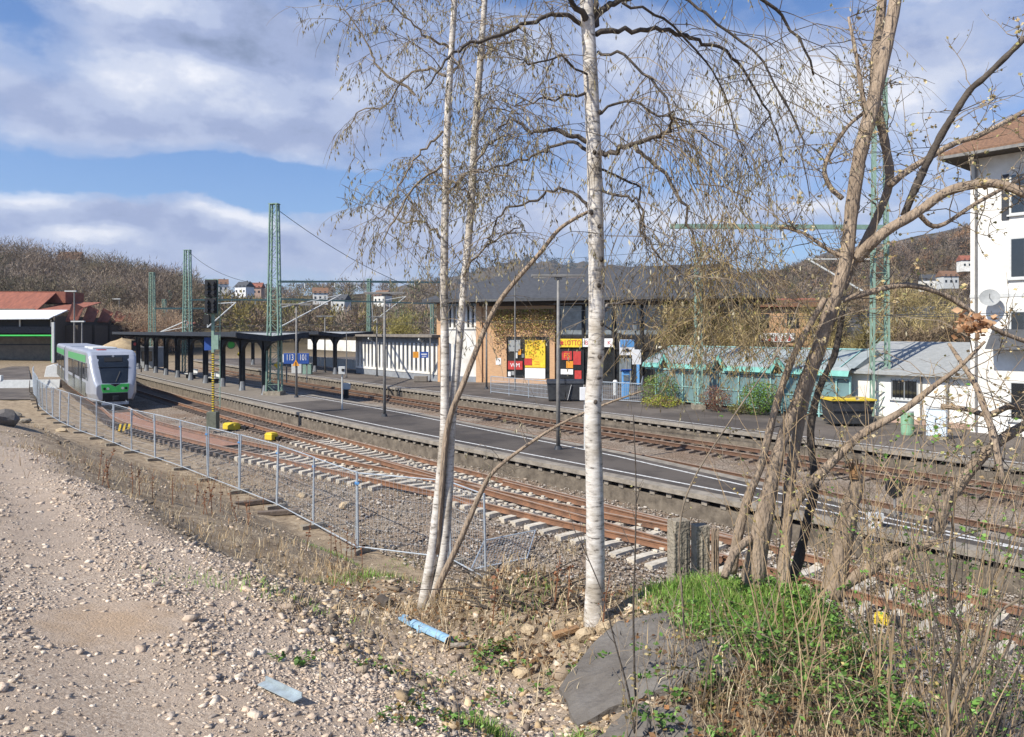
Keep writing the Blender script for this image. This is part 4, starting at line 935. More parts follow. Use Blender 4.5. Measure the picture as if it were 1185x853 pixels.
# roof-lit white finned wing
def finned():
    ta, tb = tpx(21.7, 412), tpx(21.7, 508); o = W(ta, 21.7); d = W(tb, 21.7)-o; f = BF(o, math.atan2(d.y, d.x)); L = d.length
    t = thing('finned_building', 'low white building with vertical white fins and flat brown roof left of the birch', 'building', tuple(f(0, 0, .5)))
    f.b1('plinth', 'plinth', t, 0, L, .0, .2, .5, 1.15); f.b1('wall', 'plinth', t, 0, L, .2, .4, 1.1, 4.1); f.b1('glazing', 'glass', t, .1, L-.1, .17, .2, 1.4, 3.85); f.b1('block', 'plinth', t, 0, L, .42, 6, .5, 4.1)
    n = 21
    for k in range(n):
        x = .25+k*(L-.5)/(n-1); f.b1('fin', 'white_wall', t, x-.27, x+.16, -.04, .16, 1.15, 3.95)
    f.b1('lintel', 'plinth', t, 0, L, -.02, .2, 3.95, 4.5); f.b1('bottom_rail', 'white_wall', t, 0, L, -.05, .18, 1.1, 1.3)
    f.b1('roof', 'paving', t, -.4, L+.2, -.9, 6.4, 4.52, 4.74); 
    for x in (L*.25, L*.85): q = MB(); q.bar(f(x, -.05, 4.1), f(x+.3, -.8, 4.35), .12, .2); q.build('floodlight', M['ltgrey'], t)
    f.b1('end_pilaster', 'brick', t, L+.02, L+.45, -.15, .4, .5, 4.5, uvbox=True)
    return f
FB = finned()
b = px(487, 442, .5); q = MB(); q.box(b+Vector((0, 0, .28)), (1.2, .8, .5)); tag(q.build('platform_grit_box', M['paving'], None, bevel=.04), 'low beige box on the platform in front of the finned wall', 'box')
for k, (x, y, lab) in enumerate(((344, 432, 'pale box beneath the blue number board'), (356, 433, 'small green cabinet beside the blue number board'))):
    b = px(x, y, .5); t = thing('platform_cabinet', lab, 'cabinet', tuple(b)); q = MB(); q.box(b+Vector((0, 0, .55)), (1.1 if k == 0 else .9, .6, 1.1)); q.build('body', M['ltgrey' if k == 0 else 'green'], t, bevel=.03); q = MB(); q.box(b+Vector((0, 0, 1.14)), (1.2 if k == 0 else 1.0, .7, .07)); q.build('lid', M['grey'], t)
# climbing plant on the brick corner -> see vegetation
# waste bins, fence rails, info pillar
def railing(p0, p1, lab, h=1.25, zb=.5):
    p0 = Vector(p0); p1 = Vector(p1); t = thing('mesh_railing', lab, 'railing', tuple(p0), 'grey mesh railings before the station'); n = max(1, int((p1-p0).length/2.0)); fr_ = MB(); ms = MB()
    for i in range(n+1):
        p = p0.lerp(p1, i/n); fr_.tube([p, p+Vector((0, 0, h))], .03, 6)
    up = Vector((0, 0, 1)); fr_.tube([p0+up*h, p1+up*h], .028, 6); fr_.tube([p0+up*.12, p1+up*.12], .02, 6)
    L = (p1-p0).length; k = int(L/.14)
    for i in range(1, k): p = p0.lerp(p1, i/k); ms.tube([p+up*.12, p+up*h], .011, 3, cap=False)
    for z in (.4, .7, .95): ms.tube([p0+up*z, p1+up*z], .01, 3, cap=False)
    fr_.build('rail_frame', M['steel_grey'], t); ms.build('bars', M['steel_grey'], t); return t
railing(px(568, 455, .5), px(636, 463, .5), 'grey mesh railing below the yellow poster')
railing(px(697, 464, .5), px(742, 467, .5), 'grey mesh railing right of the big birch trunk with a rounded end')
railing(px(742, 467, .5), px(744, 455, .5), 'short grey mesh railing closing off the shrub bed')
t_b = None
for x, lab in ((644, 'dark waste container standing left in front of the shop windows'), (664, 'dark waste container with pale straps right of the other one')):
    b = px(x, 464, .5); t = thing('waste_container', lab, 'waste container', tuple(b), 'dark waste containers'); q = MB(); q.prism([b+Vector((-.52, -.4, .1)), b+Vector((.52, -.4, .1)), b+Vector((.62, -.45, 1.15)), b+Vector((-.62, -.45, 1.15))], Vector((0, .85, 0))); q.build('body', M['bin'], t, bevel=.03)
    q = MB(); q.prism([b+Vector((-.65, -.5, 1.17)), b+Vector((-.65, .45, 1.17)), b+Vector((-.65, .45, 1.36)), b+Vector((-.65, .1, 1.44)), b+Vector((-.65, -.35, 1.34))], Vector((1.3, 0, 0))); q.build('lid', M['steel_dark'], t, bevel=.02)
    for s in (-1, 1): q = MB(); q.disc(b+Vector((s*.5, -.3, .09)), (1, 0, 0), .09, .06, 12); q.build('wheel', M['black'], t)
    if x == 664: q = MB(); q.bar(b+Vector((-.45, -.48, .1)), b+Vector((-.2, -.5, 1.1)), .08, .02); q.bar(b+Vector((.5, -.48, .3)), b+Vector((.62, -.5, 1.1)), .08, .02); q.build('strap', M['white'], t)
b = px(724, 462, .5); t = thing('information_pillar', 'deep blue ticket pillar right of the big birch', 'ticket machine', tuple(b)); q = MB(); q.box(b+Vector((0, 0, .95)), (.5, .4, 1.9)); q.build('body', M['ltblue'], t, bevel=.04); q = MB(); q.box(b+Vector((0, -.22, 1.45)), (.34, .03, .4)); q.build('screen', M['curtain'], t); q = MB(); q.box(b+Vector((0, -.05, 1.95)), (.65, .6, .08), rx=R(-12)); q.build('hood', M['blue'], t)
b = px(725.5, 458, .5); z = CZ-(402-HY)/F*b.y; t = thing('departure_sign', 'blue and white sign panel on a thin post above the blue pillar', 'sign', tuple(b)); q = MB(); q.box(Vector((b.x, b.y, z)), (1.05, .1, 1.1)); q.build('panel', M['white'], t); q = MB(); q.box(Vector((b.x, b.y-.06, z+.28)), (1.0, .03, .5)); q.build('blue_field', M['ltblue'], t); q = MB(); q.box(Vector((b.x, b.y-.06, z-.22)), (.6, .03, .12)); q.box(Vector((b.x, b.y-.06, z-.2)), (.25, .035, .25)); q.build('pictogram', M['steel_dark'], t); q = MB(); q.tube([b, Vector((b.x, b.y+.08, z))], .05); q.build('post', M['pole'], t)
b = px(735.5, 458, .5); z = CZ-(378-HY)/F*b.y; t = thing('lantern_post', 'old style dark lantern on a post by the blue pillar', 'street lamp', tuple(b)); q = MB(); q.tube([b, Vector((b.x, b.y, z-.3))], [.08, .05], 8); q.build('post', M['steel_dark'], t); q = MB(); q.tube([Vector((b.x, b.y, z-.3)), Vector((b.x, b.y, z+.25))], [.14, .27], 6); q.build('lantern_glass', M['curtain'], t); q = MB(); q.tube([Vector((b.x, b.y, z+.25)), Vector((b.x, b.y, z+.32)), Vector((b.x, b.y, z+.55))], [.36, .34, .05], 8); q.build('lantern_cap', M['steel_dark'], t)
q = MB(); zz = CZ-(413-HY)/F*b.y; q.box(Vector((b.x+.05, b.y-.12, zz)), (.62, .05, 1.05)); q.build('notice_board', M['white'], t)
for x in (711, 712.5):
    pass
b = px(712, 457, .5); t = thing('bollard', 'short white bollard left of the blue pillar', 'bollard', tuple(b)); q = MB(); q.cyl(b, .16, .95, 12); q.build('shaft', M['ltgrey'], t); q = MB(); q.cyl(b+Vector((0, 0, .95)), .18, .12, 12, .1); q.build('cap', M['white'], t)
# ================================================================== BICYCLE SHELTERS
def shelters():
    ta, tb = tpx(22.6, 747), tpx(22.6, 985); o = W(ta, 22.6); d = W(tb, 22.6)-o; f = BF(o, math.atan2(d.y, d.x)); L = d.length
    t = thing('bicycle_shelter', 'long glass bicycle shelter with turquoise frame and little gables', 'bicycle shelter', tuple(f(0, 0, .5)))
    tl = lambda x: (W(tpx(22.6, x), 22.6)-o).length
    g = [tl(772), tl(834), tl(903)]; gw = 1.25; zf0, zf1 = 2.75, 3.12
    xs = [0]
    for c in g: xs += [c-gw/2, c+gw/2]
    xs += [L]
    fa = MB(); gr_ = MB()
    for a, b in zip(xs[::2], xs[1::2]):
        # sloping fascia panels
        fa.prism([f(a, -.35, zf0), f(b, -.35, zf0), f(b, -.22, 3.02), f(a, -.22, 3.02)], Vector((0, .03, .03))); gr_.prism([f(a, -.22, 3.0), f(b, -.22, 3.0), f(b, .1, 3.17), f(a, .1, 3.17)], Vector((0, 0, .03)))
    for c in g: 
        fa.prism([f(c-gw/2-.05, -.35, zf0-.02), f(c-gw/2+.22, -.35, zf0-.02), f(c+.0, -.35, 3.38), f(c, -.35, 3.66)], f.fy*.12); fa.prism([f(c+gw/2+.05, -.35, zf0-.02), f(c+gw/2-.22, -.35, zf0-.02), f(c, -.35, 3.38), f(c, -.35, 3.66)], f.fy*.12)
        gr_.add([f(c-gw/2-.1, -.2, zf0+.1), f(c, -.2, 3.60), f(c, 1.5, 3.66), f(c-gw/2-.2, .6, 3.25)], [(0, 1, 2, 3)]); gr_.add([f(c+gw/2+.1, -.2, zf0+.1), f(c, -.2, 3.60), f(c, 1.5, 3.66), f(c+gw/2+.2, .6, 3.25)], [(3, 2, 1, 0)])
    fa.build('turquoise_fascia', M['turq'], t); gr_.build('gable_roof', M['roofglass'], t)
    r = MB(); r.prism([f(-.1, .1, 3.16), f(-.1, 2.6, 4.05), f(-.1, 5.0, 3.2)], f.fx*(L+.2)); r.build('roof', M['roofglass'], t)
    rb = MB()
    for k in range(int(L/1.2)+1): x = min(k*1.2, L); rb.bar(f(x, .1, 3.2), f(x, 2.6, 4.1), .05, .04)
    rb.bar(f(0, 2.6, 4.1), f(L, 2.6, 4.1), .1, .06); rb.build('roof_glazing_bar', M['turq_light'], t)
    pxs = [759, 790, 808, 833, 855, 871, 892, 905, 925, 948, 968, 984]
    for x in pxs:
        q = MB(); q.box(f(tl(x), .0, 1.63), (.09, .09, 2.26), rz=f.a); q.build('post', M['turq_light'], t)
    for a, b in zip(pxs, pxs[1:]):
        xa, xb = tl(a)+.06, tl(b)-.06
        q = MB(); f.box(q, xa, xb, .03, .05, .75, 2.55); q.build('glass_panel', M['glass_bg'], t)
    q = MB(); q.bar(f(0, 0, 2.65), f(L, 0, 2.65), .08, .1); q.bar(f(0, 0, .68), f(L, 0, .68), .06, .06); q.bar(f(0, 0, 1.6), f(L, 0, 1.6), .04, .04); q.build('cross_rail', M['turq_light'], t)
    q = MB(); f.box(q, 0, L, 4.6, 4.7, .5, 2.9); q.build('back_wall', M['glass_bg'], t)
    q = MB()
    rs = random.Random(3)
    for k in range(12):
        x = 1+k*(L-2)/11+rs.uniform(-.2, .2)
        for yy in (1.0, 2.0):
            ring = [f(x+rs.uniform(-.03, .03), yy+.33*math.cos(a), .85+.33*math.sin(a)) for a in np.linspace(0, 2*math.pi, 13)]; q.tube(ring, .02, 4, cap=False)
        q.tube([f(x, 1.0, .85), f(x, 1.3, 1.35), f(x, 1.85, 1.35), f(x, 2.0, .85)], .02, 4)
    o2 = q.build('stored_bicycles', M['steel_dark'], t); o2['kind'] = 'stuff'
    return f
SF = shelters()
# black skip with yellow rim
b = px(980, 492, .5); t = thing('black_skip', 'black waste skip with a bright yellow rim behind the leaning trunks', 'skip', tuple(b)); sx = 1.35
q = MB(); q.prism([b+Vector((-.85, -.6, .12)), b+Vector((.85, -.6, .12)), b+Vector((1.05, -.7, 1.25)), b+Vector((-1.05, -.7, 1.25))], Vector((0, 1.3, 0))); q.build('body', M['bin'], t, bevel=.03)
q = MB(); q.box(b+Vector((0, -.05, 1.29)), (2.18, 1.45, .08)); q.build('rim', M['yellow'], t); q = MB(); q.box(b+Vector((0, -.70, .8)), (1.9, .05, .1)); q.build('rib', M['steel_dark'], t)
b = px(1050, 503, .5); t = thing('green_barrel', 'pale green barrel beside the white wall', 'barrel', tuple(b)); q = MB(); q.tube([b, b+Vector((0, 0, .1)), b+Vector((0, 0, .9)), b+Vector((0, 0, 1.0))], [.24, .26, .27, .25], 16); q.build('barrel_body', M['turq_light'] if False else mat('pale_green_plastic', (.24, .42, .27), (.2, .36, .23), .6), t, smooth=False); q = MB(); q.cyl(b+Vector((0, 0, 1.0)), .26, .05, 16); q.build('lid', M['ltgrey'], t)
b = px(1084, 508, .5); t = thing('meter_cabinet', 'pale blue-white cabinet beside the low white building', 'cabinet', tuple(b)); q = MB(); q.box(b+Vector((0, 0, .72)), (.75, .5, 1.15), rz=R(-35)); q.build('body', mat('pale_blue_cabinet', (.62, .72, .80), (.54, .64, .72), .5), t, bevel=.02); q = MB(); q.box(b+Vector((0, 0, 1.32)), (.82, .57, .06), rz=R(-35)); q.build('lid', M['ltgrey'], t); q = MB(); q.box(b+Vector((0, 0, .07)), (.7, .45, .15), rz=R(-35)); q.build('plinth', M['concrete'], t); q = MB(); q.box(b+Vector((-.2, -.23, .8)), (.02, .03, .14), rz=R(-35)); q.build('handle', M['black'], t)
# ================================================================== WHITE HOUSE, ANNEX, BACKGROUND BUILDINGS
def window(f, t, x0, x1, z0, z1, y=0, shut=False):
    w_ = f.b1('window', 'ltgrey', t, x0, x1, y-.04, y+.06, z0, z1)
    q = MB(); f.box(q, x0+.08, (x0+x1)/2-.03, y-.06, y+.0, z0+.08, z1-.08); f.box(q, (x0+x1)/2+.03, x1-.08, y-.06, y+.0, z0+.08, z1-.08); q.build('pane', M['glass'], w_)
    f.b1('sill', 'ltgrey', w_, x0-.08, x1+.08, y-.12, y-.0, z0-.08, z0-.003)
def house():
    t0 = tpx(22.4, 1123); o = W(t0, 22.4); d = W(t0-10, 22.4)-o; f = BF(o, math.atan2(d.y, d.x))
    t = thing('white_house', 'tall white rendered house with brown tiled roof at the right edge', 'house', tuple(f(0, 0, .5)))
    f.b1('wall', 'white_wall', t, 0, 11, 0, 9, .5, 12.9)
    hip(f, -1.0, 12, -1.0, 10, 13.15, 16.6, 4, 7.5, 4.5, .12).build('roof', M['tile'], t)
    f.b1('soffit', 'limb', t, -.95, 11.95, -.95, 9.95, 12.905, 13.02)
    for z0, z1 in ((10.2, 12.0), (7.4, 9.2), (4.3, 6.0), (1.2, 2.9)):
        window(f, t, 1.55, 2.75, z0, z1); window(f, t, 4.5, 5.7, z0, z1)
    f.b1('shutter', 'steel_dark', t, 1.25, 1.53, -.05, .0, 10.0, 12.0)
    q = MB(); q.tube([f(.25, -.08, .6), f(.25, -.08, 12.8)], .05, 8); q.build('downpipe', M['pole'], t)
    f.b1('gutter', 'pole', t, -1.0, 12.0, -1.14, -1.02, 12.9, 13.03)
    f.b1('string_course', 'ltgrey', t, -.02, 11.02, -.03, .0, 6.6, 6.75)
    # bay and porch roof on the front
    q = MB(); q.prism([f(.9, -.02, 5.2), f(.9, -1.0, 4.3), f(.9, -.02, 4.3)], f.fx*2.2); q.build('porch_roof', M['roof_dark'], t)
    # satellite dish on the wall
    c = f(.95, -.55, 6.55)
    dsh = MB(); ring = []
    nn = Vector((-.5, -.8, .35)).normalized(); a_ = nn.orthogonal().normalized(); b_ = nn.cross(a_); vs = [c]; fs = []
    for k, r_ in enumerate((.14, .28, .40)):
        for j in range(18): an = 2*math.pi*j/18; vs.append(c+(a_*math.cos(an)+b_*math.sin(an))*r_+nn*(r_*r_*.45))
    for j in range(18): fs.append((0, 1+j, 1+(j+1) % 18))
    for k in range(2):
        for j in range(18): fs.append((1+k*18+j, 1+(k+1)*18+j, 1+(k+1)*18+(j+1) % 18, 1+k*18+(j+1) % 18))
    dsh.add(vs, fs); dd = dsh.build('satellite_dish', M['grey'], t, smooth=True)
    q = MB(); q.tube([c, c+nn*.5], .015, 5); q.tube([c, f(.95, .05, 6.4)], .03, 6); q.build('bracket', M['pole'], dd)
    # annex
    a = thing('low_annex', 'low white building with grey lean-to roof left of the tall white house', 'building', tuple(f(-6.5, 1, .5)))
    f.b1('wall', 'white_wall', a, -6.6, -.02, .9, 6, .5, 3.1); q = MB(); q.prism([f(-6.9, .5, 3.05), f(-6.9, 6.4, 4.5), f(-6.9, 6.4, 4.3), f(-6.9, .5, 2.9)], f.fx*6.85); q.build('roof', M['grey'], a)
    for x0 in (-3.9,): window(f, a, x0, x0+1.3, 1.7, 2.7, .9)
    q = MB()
    for k in range(7): q.tube([f(-3.85+k*.2, .78, 1.7), f(-3.85+k*.2, .78, 2.7)], .012, 4)
    q.build('window_grille', M['steel_dark'], a); f.b1('downpipe', 'pole', a, -1.35, -1.22, .8, .9, .5, 2.9); f.b1('downpipe', 'pole', a, -2.5, -2.42, .8, .9, .5, 2.9); f.b1('base_course', 'terracotta', a, -6.6, -.02, .86, .9, .5, .75)
    return f
HF = house()
def simple_house(name, label, cat, loc, ang, w, d, h, rh, wm, rm, wins=3, floors=2, group=None, z0=None):
    f = BF(loc, ang); zb = loc[2]; t = thing(name, label, cat, (loc[0], loc[1], zb), group)
    f.b1('wall', wm, t, -w/2, w/2, 0, d, zb-2, zb+h, uvbox=(wm == 'brick'))
    q = MB(); q.prism([f(-w/2-.4, -.5, zb+h), f(-w/2-.4, d/2, zb+h+rh), f(-w/2-.4, d+.5, zb+h)], f.fx*(w+.8)); q.build('roof', M[rm], t)
    for k in range(wins):
        for j in range(floors):
            x = -w/2+(k+.5)*w/wins; z = zb+1+j*2.7; q = MB(); f.box(q, x-.5, x+.5, -.05, .0, z, z+1.3); q.build('window', M['glass'], t)
    q = MB(); f.box(q, w*.2, w*.2+.5, d/2-.25, d/2+.25, zb+h+rh*.5, zb+h+rh+.5); q.build('chimney', M['limb'], t)
    return t, f
def at_xy(x, Y): X = (x-CX)/F*Y; return X
t, f = simple_house('brick_building', 'orange brick building with a red and white banner behind the bicycle shelter', 'building', (at_xy(908, 74), 74, .5), R(-12), 6.2, 8, 7.0, 1.0, 'brick', 'rust_roof', 3, 0)
f.b1('wall_top', 'tile', t, -3.4, 3.4, -.3, .0, 7.4, 8.2); f.b1('banner', 'white', t, -2.4, .9, -.09, -.03, 4.0, 4.9); f.b1('window', 'glass', t, 0.2, 1.3, -.06, .0, 5.4, 6.8); f.b1('window', 'glass', t, -2.6, -1.5, -.06, .0, 5.4, 6.8)
for k in range(5):
    q = MB(); q.prism([f(-2.2+k*.62, -.11, 4.1), f(-1.9+k*.62, -.11, 4.1), f(-2.0+k*.62, -.11, 4.7)], f.fy*.015); q.build('banner_marking', M['red'], t)
simple_house('grey_roofed_house', 'house with a long dark slate roof behind the low white annex', 'house', (at_xy(1078, 62), 62, .5), R(-10), 11, 9, 3.6, 3.2, 'white_wall', 'roof_dark', 3, 1)
simple_house('pitched_house', 'dark house with a white gable edge left of the orange brick building', 'house', (at_xy(858, 80), 80, .5), R(18), 5, 8, 4.5, 3.4, 'plinth', 'roof_dark', 2, 1)
# hillside houses
HHs = [(95, 312, 250, 'white', 'tall white house among the trees high on the left hill'), (57, 306, 265, 'ltgrey', 'pale gabled house left among trees on the left hill'), (262, 327, 430, 'white_wall', 'white house on the far ridge just left of the platform mast'), (284, 330, 420, 'white', 'white bungalow on the far ridge beside the mast top'), (231, 333, 410, 'terracotta', 'pink rendered house low on the far ridge'), (300, 331, 440, 'terracotta', 'reddish house on the far ridge left of the tall mast'), (375, 337, 400, 'white_wall', 'white house with steep roof between masts on the far slope'), (395, 345, 380, 'ltgrey', 'grey-white house lowest on the far slope'), (442, 340, 420, 'white_wall', 'white house on the slope above the finned building'), (1112, 300, 420, 'white_wall', 'white house with bright red roof on the right hill'), (1090, 318, 380, 'ltgrey', 'pale long house below the red roofed one on the right hill'), (1068, 322, 400, 'white_wall', 'small white house on the lower right hill slope')]
for i, (x, y, Y, wm, lab) in enumerate(HHs):
    X = at_xy(x, Y); zt = CZ-(y-HY)/F*Y; z = max(HZ(X, Y), zt-7); 
    z = min(z, zt-2.0) if HZ(X, Y) > zt else max(z, HZ(X, Y))
    simple_house('hillside_house', lab, 'house', (X, Y-8, zt-5.5), R(random.Random(i).uniform(-35, 25)), 7.5 if i else 6, 7, 4.2 if i else 8, 3.0, wm, 'rust_roof' if i in (5, 9) else 'roof_dark' if i % 2 else 'tile', 3, 2, 'houses on the hillsides')
# ================================================================== ENGINE SHED
def depot():
    Y = 112; f = BF((at_xy(75, Y), Y, 0), R(4)); t = thing('engine_shed', 'long shed with rusty red roof, white canopy and green door frame at the left edge', 'engine shed', tuple(f(-10, 0, .0)))
    z = lambda y: CZ-(y-HY)/F*Y
    f.b1('wall', 'steel_dark', t, -24, -1.2, 4.0, 30, 0, z(372)); f.b1('side_wall', 'limb', t, -1.2, -.9, -1, 32, 0, z(366)); 
    f.b1('doorway_panel', 'paving', t, -12, -2.2, 3.6, 3.9, 0.2, z(390)); f.b1('doorway_panel', 'black', t, -20, -12.1, 3.7, 3.9, 0.1, z(392))  # flat sheets fill the opening; the black one paints the hall's dark interior
    f.b1('green_frame', 'tgreen', t, -22, -1.6, -.35, -.05, z(389), z(387.4)); f.b1('green_frame', 'tgreen', t, -1.8, -1.55, -.35, -.05, 0, z(389)); f.b1('corner_post', 'ltgrey', t, -1.2, -.85, -1.4, -1.1, 0, z(373)); f.b1('hall_beam', 'steel_dark', t, -12, -2.2, 3.5, 3.6, z(400), z(398.5))
    f.b1('steel_header', 'steel_dark', t, -22, -1.5, -.3, 0.1, z(385.5), z(378)); f.b1('canopy_wall', 'black', t, -22, -1.6, .2, .4, z(378), z(368))
    for x in (-20, -15.5, -11, -6.5, -2): f.b1('canopy_post', 'ltgrey', t, x, x+.18, -.2, -.05, z(378), z(370))
    q = MB(); q.prism([f(-24, -1.6, z(371)), f(-1.4, -1.6, z(369.5)), f(-1.4, 3.6, z(359)), f(-24, 3.6, z(360))], Vector((0, 0, .15))); q.build('white_canopy_roof', M['white_metal'], t)
    q = MB(); q.prism([f(-24, 4.2, z(359)), f(-6.5, 4.2, z(359)), f(-6.5, 10, z(335)), f(-24, 10, z(334))], Vector((0, .1, -.1))); q.build('rusty_roof', M['rust_roof'], t)
    f.b1('roof_board', 'paving', t, -24, -6.5, 3.9, 4.15, z(359.5), z(356.5))
    f.b1('roof_monitor', 'rust_roof', t, -24, -5.0, 10, 16, z(348), z(333.5))
    q = MB(); q.prism([f(-6.4, 4.2, z(358)), f(-.6, 4.2, z(358)), f(-.8, 13, z(346)), f(-6.4, 13, z(346))], Vector((0, .1, -.1))); q.build('rusty_roof', M['rust_roof'], t)
    for k in range(6):
        y0 = 2+k*5; q = MB(); q.prism([f(-.9, y0, z(372)), f(.4, y0+1, z(372)), f(.3, y0+3, z(356)-k*.3), f(-.9, y0+2, z(350)-k*.3)], Vector((0, 0, .2))); q.build('gable_sheet', M['rust_roof'], t)
        q = MB(); f.box(q, -.9, .9+k*.15, y0, y0+4.4, 0, z(376)); q.build('lean_to', M['limb'], t)
    t2 = thing('timber_shed', 'dark brown lean-to shed row behind the railcar', 'shed', tuple(f(3.5, 22, 0)))
    f.b1('wall', 'limb', t2, 1.2, 6.5, 20, 36, 0, z(384)); q = MB(); q.prism([f(1.0, 19.6, z(384)), f(6.8, 19.6, z(386)), f(6.8, 36, z(372)), f(1.0, 36, z(364))], Vector((0, 0, .2))); q.build('roof', M['rust_roof'], t2)
    mb = MB(); mb.ell((at_xy(141, 104), 104, -.5), (4.0, 4, 4.5), 20, 8, .05, random.Random(1)); tag(mb.build('sand_heap', mat('sand', (.42, .32, .19), (.3, .22, .13), .95, 2, bump=.3), None, smooth=True), 'sandy mound rising behind the railcar roof', 'sand heap')
depot()
for x, yb, yt, Y, lab in ((86, 420, 337, 104, 'tall thin yard lamp at the corner of the engine shed'), (95, 410, 372, 90, 'short yard lamp just left of the railcar roof'), (138, 400, 346, 150, 'far yard lamp above the sandy mound'), (168, 395, 350, 170, 'thin white pole in front of the bare wood')):
    X = at_xy(x, Y); z = CZ-(yt-HY)/F*Y; b = Vector((X, Y, 0)); t = thing('yard_lamp', lab, 'lamp post', tuple(b), 'yard lamps by the shed'); q = MB(); q.tube([b, Vector((X, Y, z))], [.13, .08], 6); q.build('post', M['pole'], t); q = MB(); q.box((X-.5, Y, z), (1.6, .3, .16)); q.build('lamp_head', M['ltgrey'], t)
# yard clutter in front of the shed
q = MB(); f = BF((at_xy(30, 72), 72, 0), R(8)); 
ya = thing('concrete_barrier', 'low white concrete barrier on the yard at the left', 'barrier', tuple(f(0, 0, -.4))); q.prism([f(-6, 0, -.45), f(-6, .6, -.45), f(-6, .42, .35), f(-6, .18, .35)], f.fx*9); q.build('barrier_block', M['ltgrey'], ya); q = MB(); q.box(f(-2.5, .3, .55), (.5, .35, .5)); q.build('marker_stub', M['white'], ya)
b = Vector((at_xy(60, 88), 88, -.45)); t = thing('stacked_sacks', 'cream coloured covered stack beside the green door post', 'stack', tuple(b)); q = MB(); q.prism([b+Vector((-1.0, 0, 0)), b+Vector((1.0, 0, 0)), b+Vector((.9, 0, 1.2)), b+Vector((.2, 0, 1.65)), b+Vector((-.7, 0, 1.35))], Vector((.1, 1.4, 0))); q.build('cover', M['ltgrey'], t, bevel=.1)
q = MB(); YY = np.linspace(60, 104, 12); q.strip([Vector((-.66*y+1.0, y, HZ(-.6*y, y)+.03)) for y in YY][::-1], [Vector((-1.0*y, y, HZ(-.66*y, y)+.03)) for y in YY][::-1]); struct('yard_road', q, M['forecourt'])
# ================================================================== CONSTRUCTION FENCE
def fence():
    pts = [px(563, 676, -.5), px(520, 651, -.5)]
    near = [px(413, 640, -.5), px(366.5, 613.5, -.5), px(329, 592, -.5), px(260, 564, -.5), px(204, 541, -.5), px(157, 525.5, -.5), px(120, 511, -.5), px(78, 495, -.5)]
    line = catmull([(p.x, p.y) for p in near]+[(-33.2, 52.5), (-40.5, 63), (-49, 76)], .5)
    js = resample(line, 2.95); joints = [(a, b) for a, b in zip(js, js[1:])]
    panels = [(px(413, 640, -.5), px(520, 651, -.5)), (px(521, 652, -.5), px(563, 676, -.5))]+joints
    rs = random.Random(4)
    for i, (a, b) in enumerate(panels):
        za, zb = HZ(a.x, a.y), HZ(b.x, b.y); a = Vector((a.x, a.y, za+.06)); b = Vector((b.x, b.y, zb+.06)); d = b-a; dh = Vector((d.x, d.y, 0)).normalized(); L = d.length
        a = a+dh*.03; b = b-dh*.03; nn = Vector((-dh.y, dh.x, 0)); tilt = rs.uniform(-.03, .03); up = (Vector((0, 0, 1))+nn*tilt).normalized(); hh = 1.98
        if i == 1: lab = 'nearest wire fence panel, standing between the twin birch and the big birch'
        elif i == 0: lab = 'wire fence panel just left of and behind the twin birch foot'
        else:
            xx = int(CX+F*a.x/a.y)
            lab = ('wire fence panel, %s in the row counting back from the twin birch' % ['second','third','fourth','fifth','sixth','seventh','eighth','ninth','tenth','eleventh','twelfth','thirteenth','fourteenth','fifteenth','sixteenth','seventeenth','eighteenth','nineteenth','twentieth','twenty-first','twenty-second','twenty-third','twenty-fourth','twenty-fifth','twenty-sixth','twenty-seventh','twenty-eighth'][min(i-1, 26)])
        t = thing('site_fence_panel', lab, 'fence panel', tuple(a), 'wire mesh fence panels along the bank')
        fr_ = MB()
        for p in (a, b): fr_.tube([p, p+up*hh], .028, 6)
        fr_.tube([a+up*(hh-.02), b+up*(hh-.02)], .017, 6); fr_.tube([a+up*.1, b+up*.1], .017, 6)
        fr_.build('frame', M['steel_grey'], t)
        ms = MB(); near_ = a.y < 34; n = max(2, int(L/(.11 if near_ else .2))); rr = .0028 if near_ else .0048
        for k in range(1, n): p = a.lerp(b, k/n); ms.tube([p+up*.1, p+up*(hh-.02)], rr, 3, cap=False)
        for z in np.arange(.32, hh, .26): ms.tube([a+up*z, b+up*z], rr, 3, cap=False)
        ms.build('wire_mesh', M['steel_grey'], t)
        ft = MB(); ft.box(a+Vector((0, 0, .0)), (.68, .23, .13), rz=math.atan2(nn.y, nn.x)); ft.build('foot_block', M['concrete'], t)
        if i < 12 or i % 2: cl = MB(); cl.box(a+up*(hh-.28), (.09, .09, .05)); cl.build('clamp', M['ltblue'] if i < 8 else M['steel_grey'], t)
    # a panel that fell flat
    c0 = ground(545, 668); c1 = ground(610, 652); lift = Vector((0, 0, .12))
    a = c0+lift; b = c1+lift; w = Vector((.25, 1.7, 0)); zb = HZ(a.x+.25, a.y+1.7)+.12-a.z; w.z = zb
    t = thing('fallen_fence_panel', 'wire fence panel lying flat on the ground behind the twin birch', 'fence panel', tuple(a)); fr_ = MB(); fr_.tube([a, b, b+w, a+w, a], .02, 6); fr_.build('frame', M['steel_grey'], t); ms = MB()
    for k in range(1, 16): ms.tube([a.lerp(b, k/16), a.lerp(b, k/16)+w], .003, 3, cap=False)
    for k in range(1, 14): ms.tube([a+w*(k/14), b+w*(k/14)], .003, 3, cap=False)
    ms.build('wire_mesh', M['steel_grey'], t)
fence()
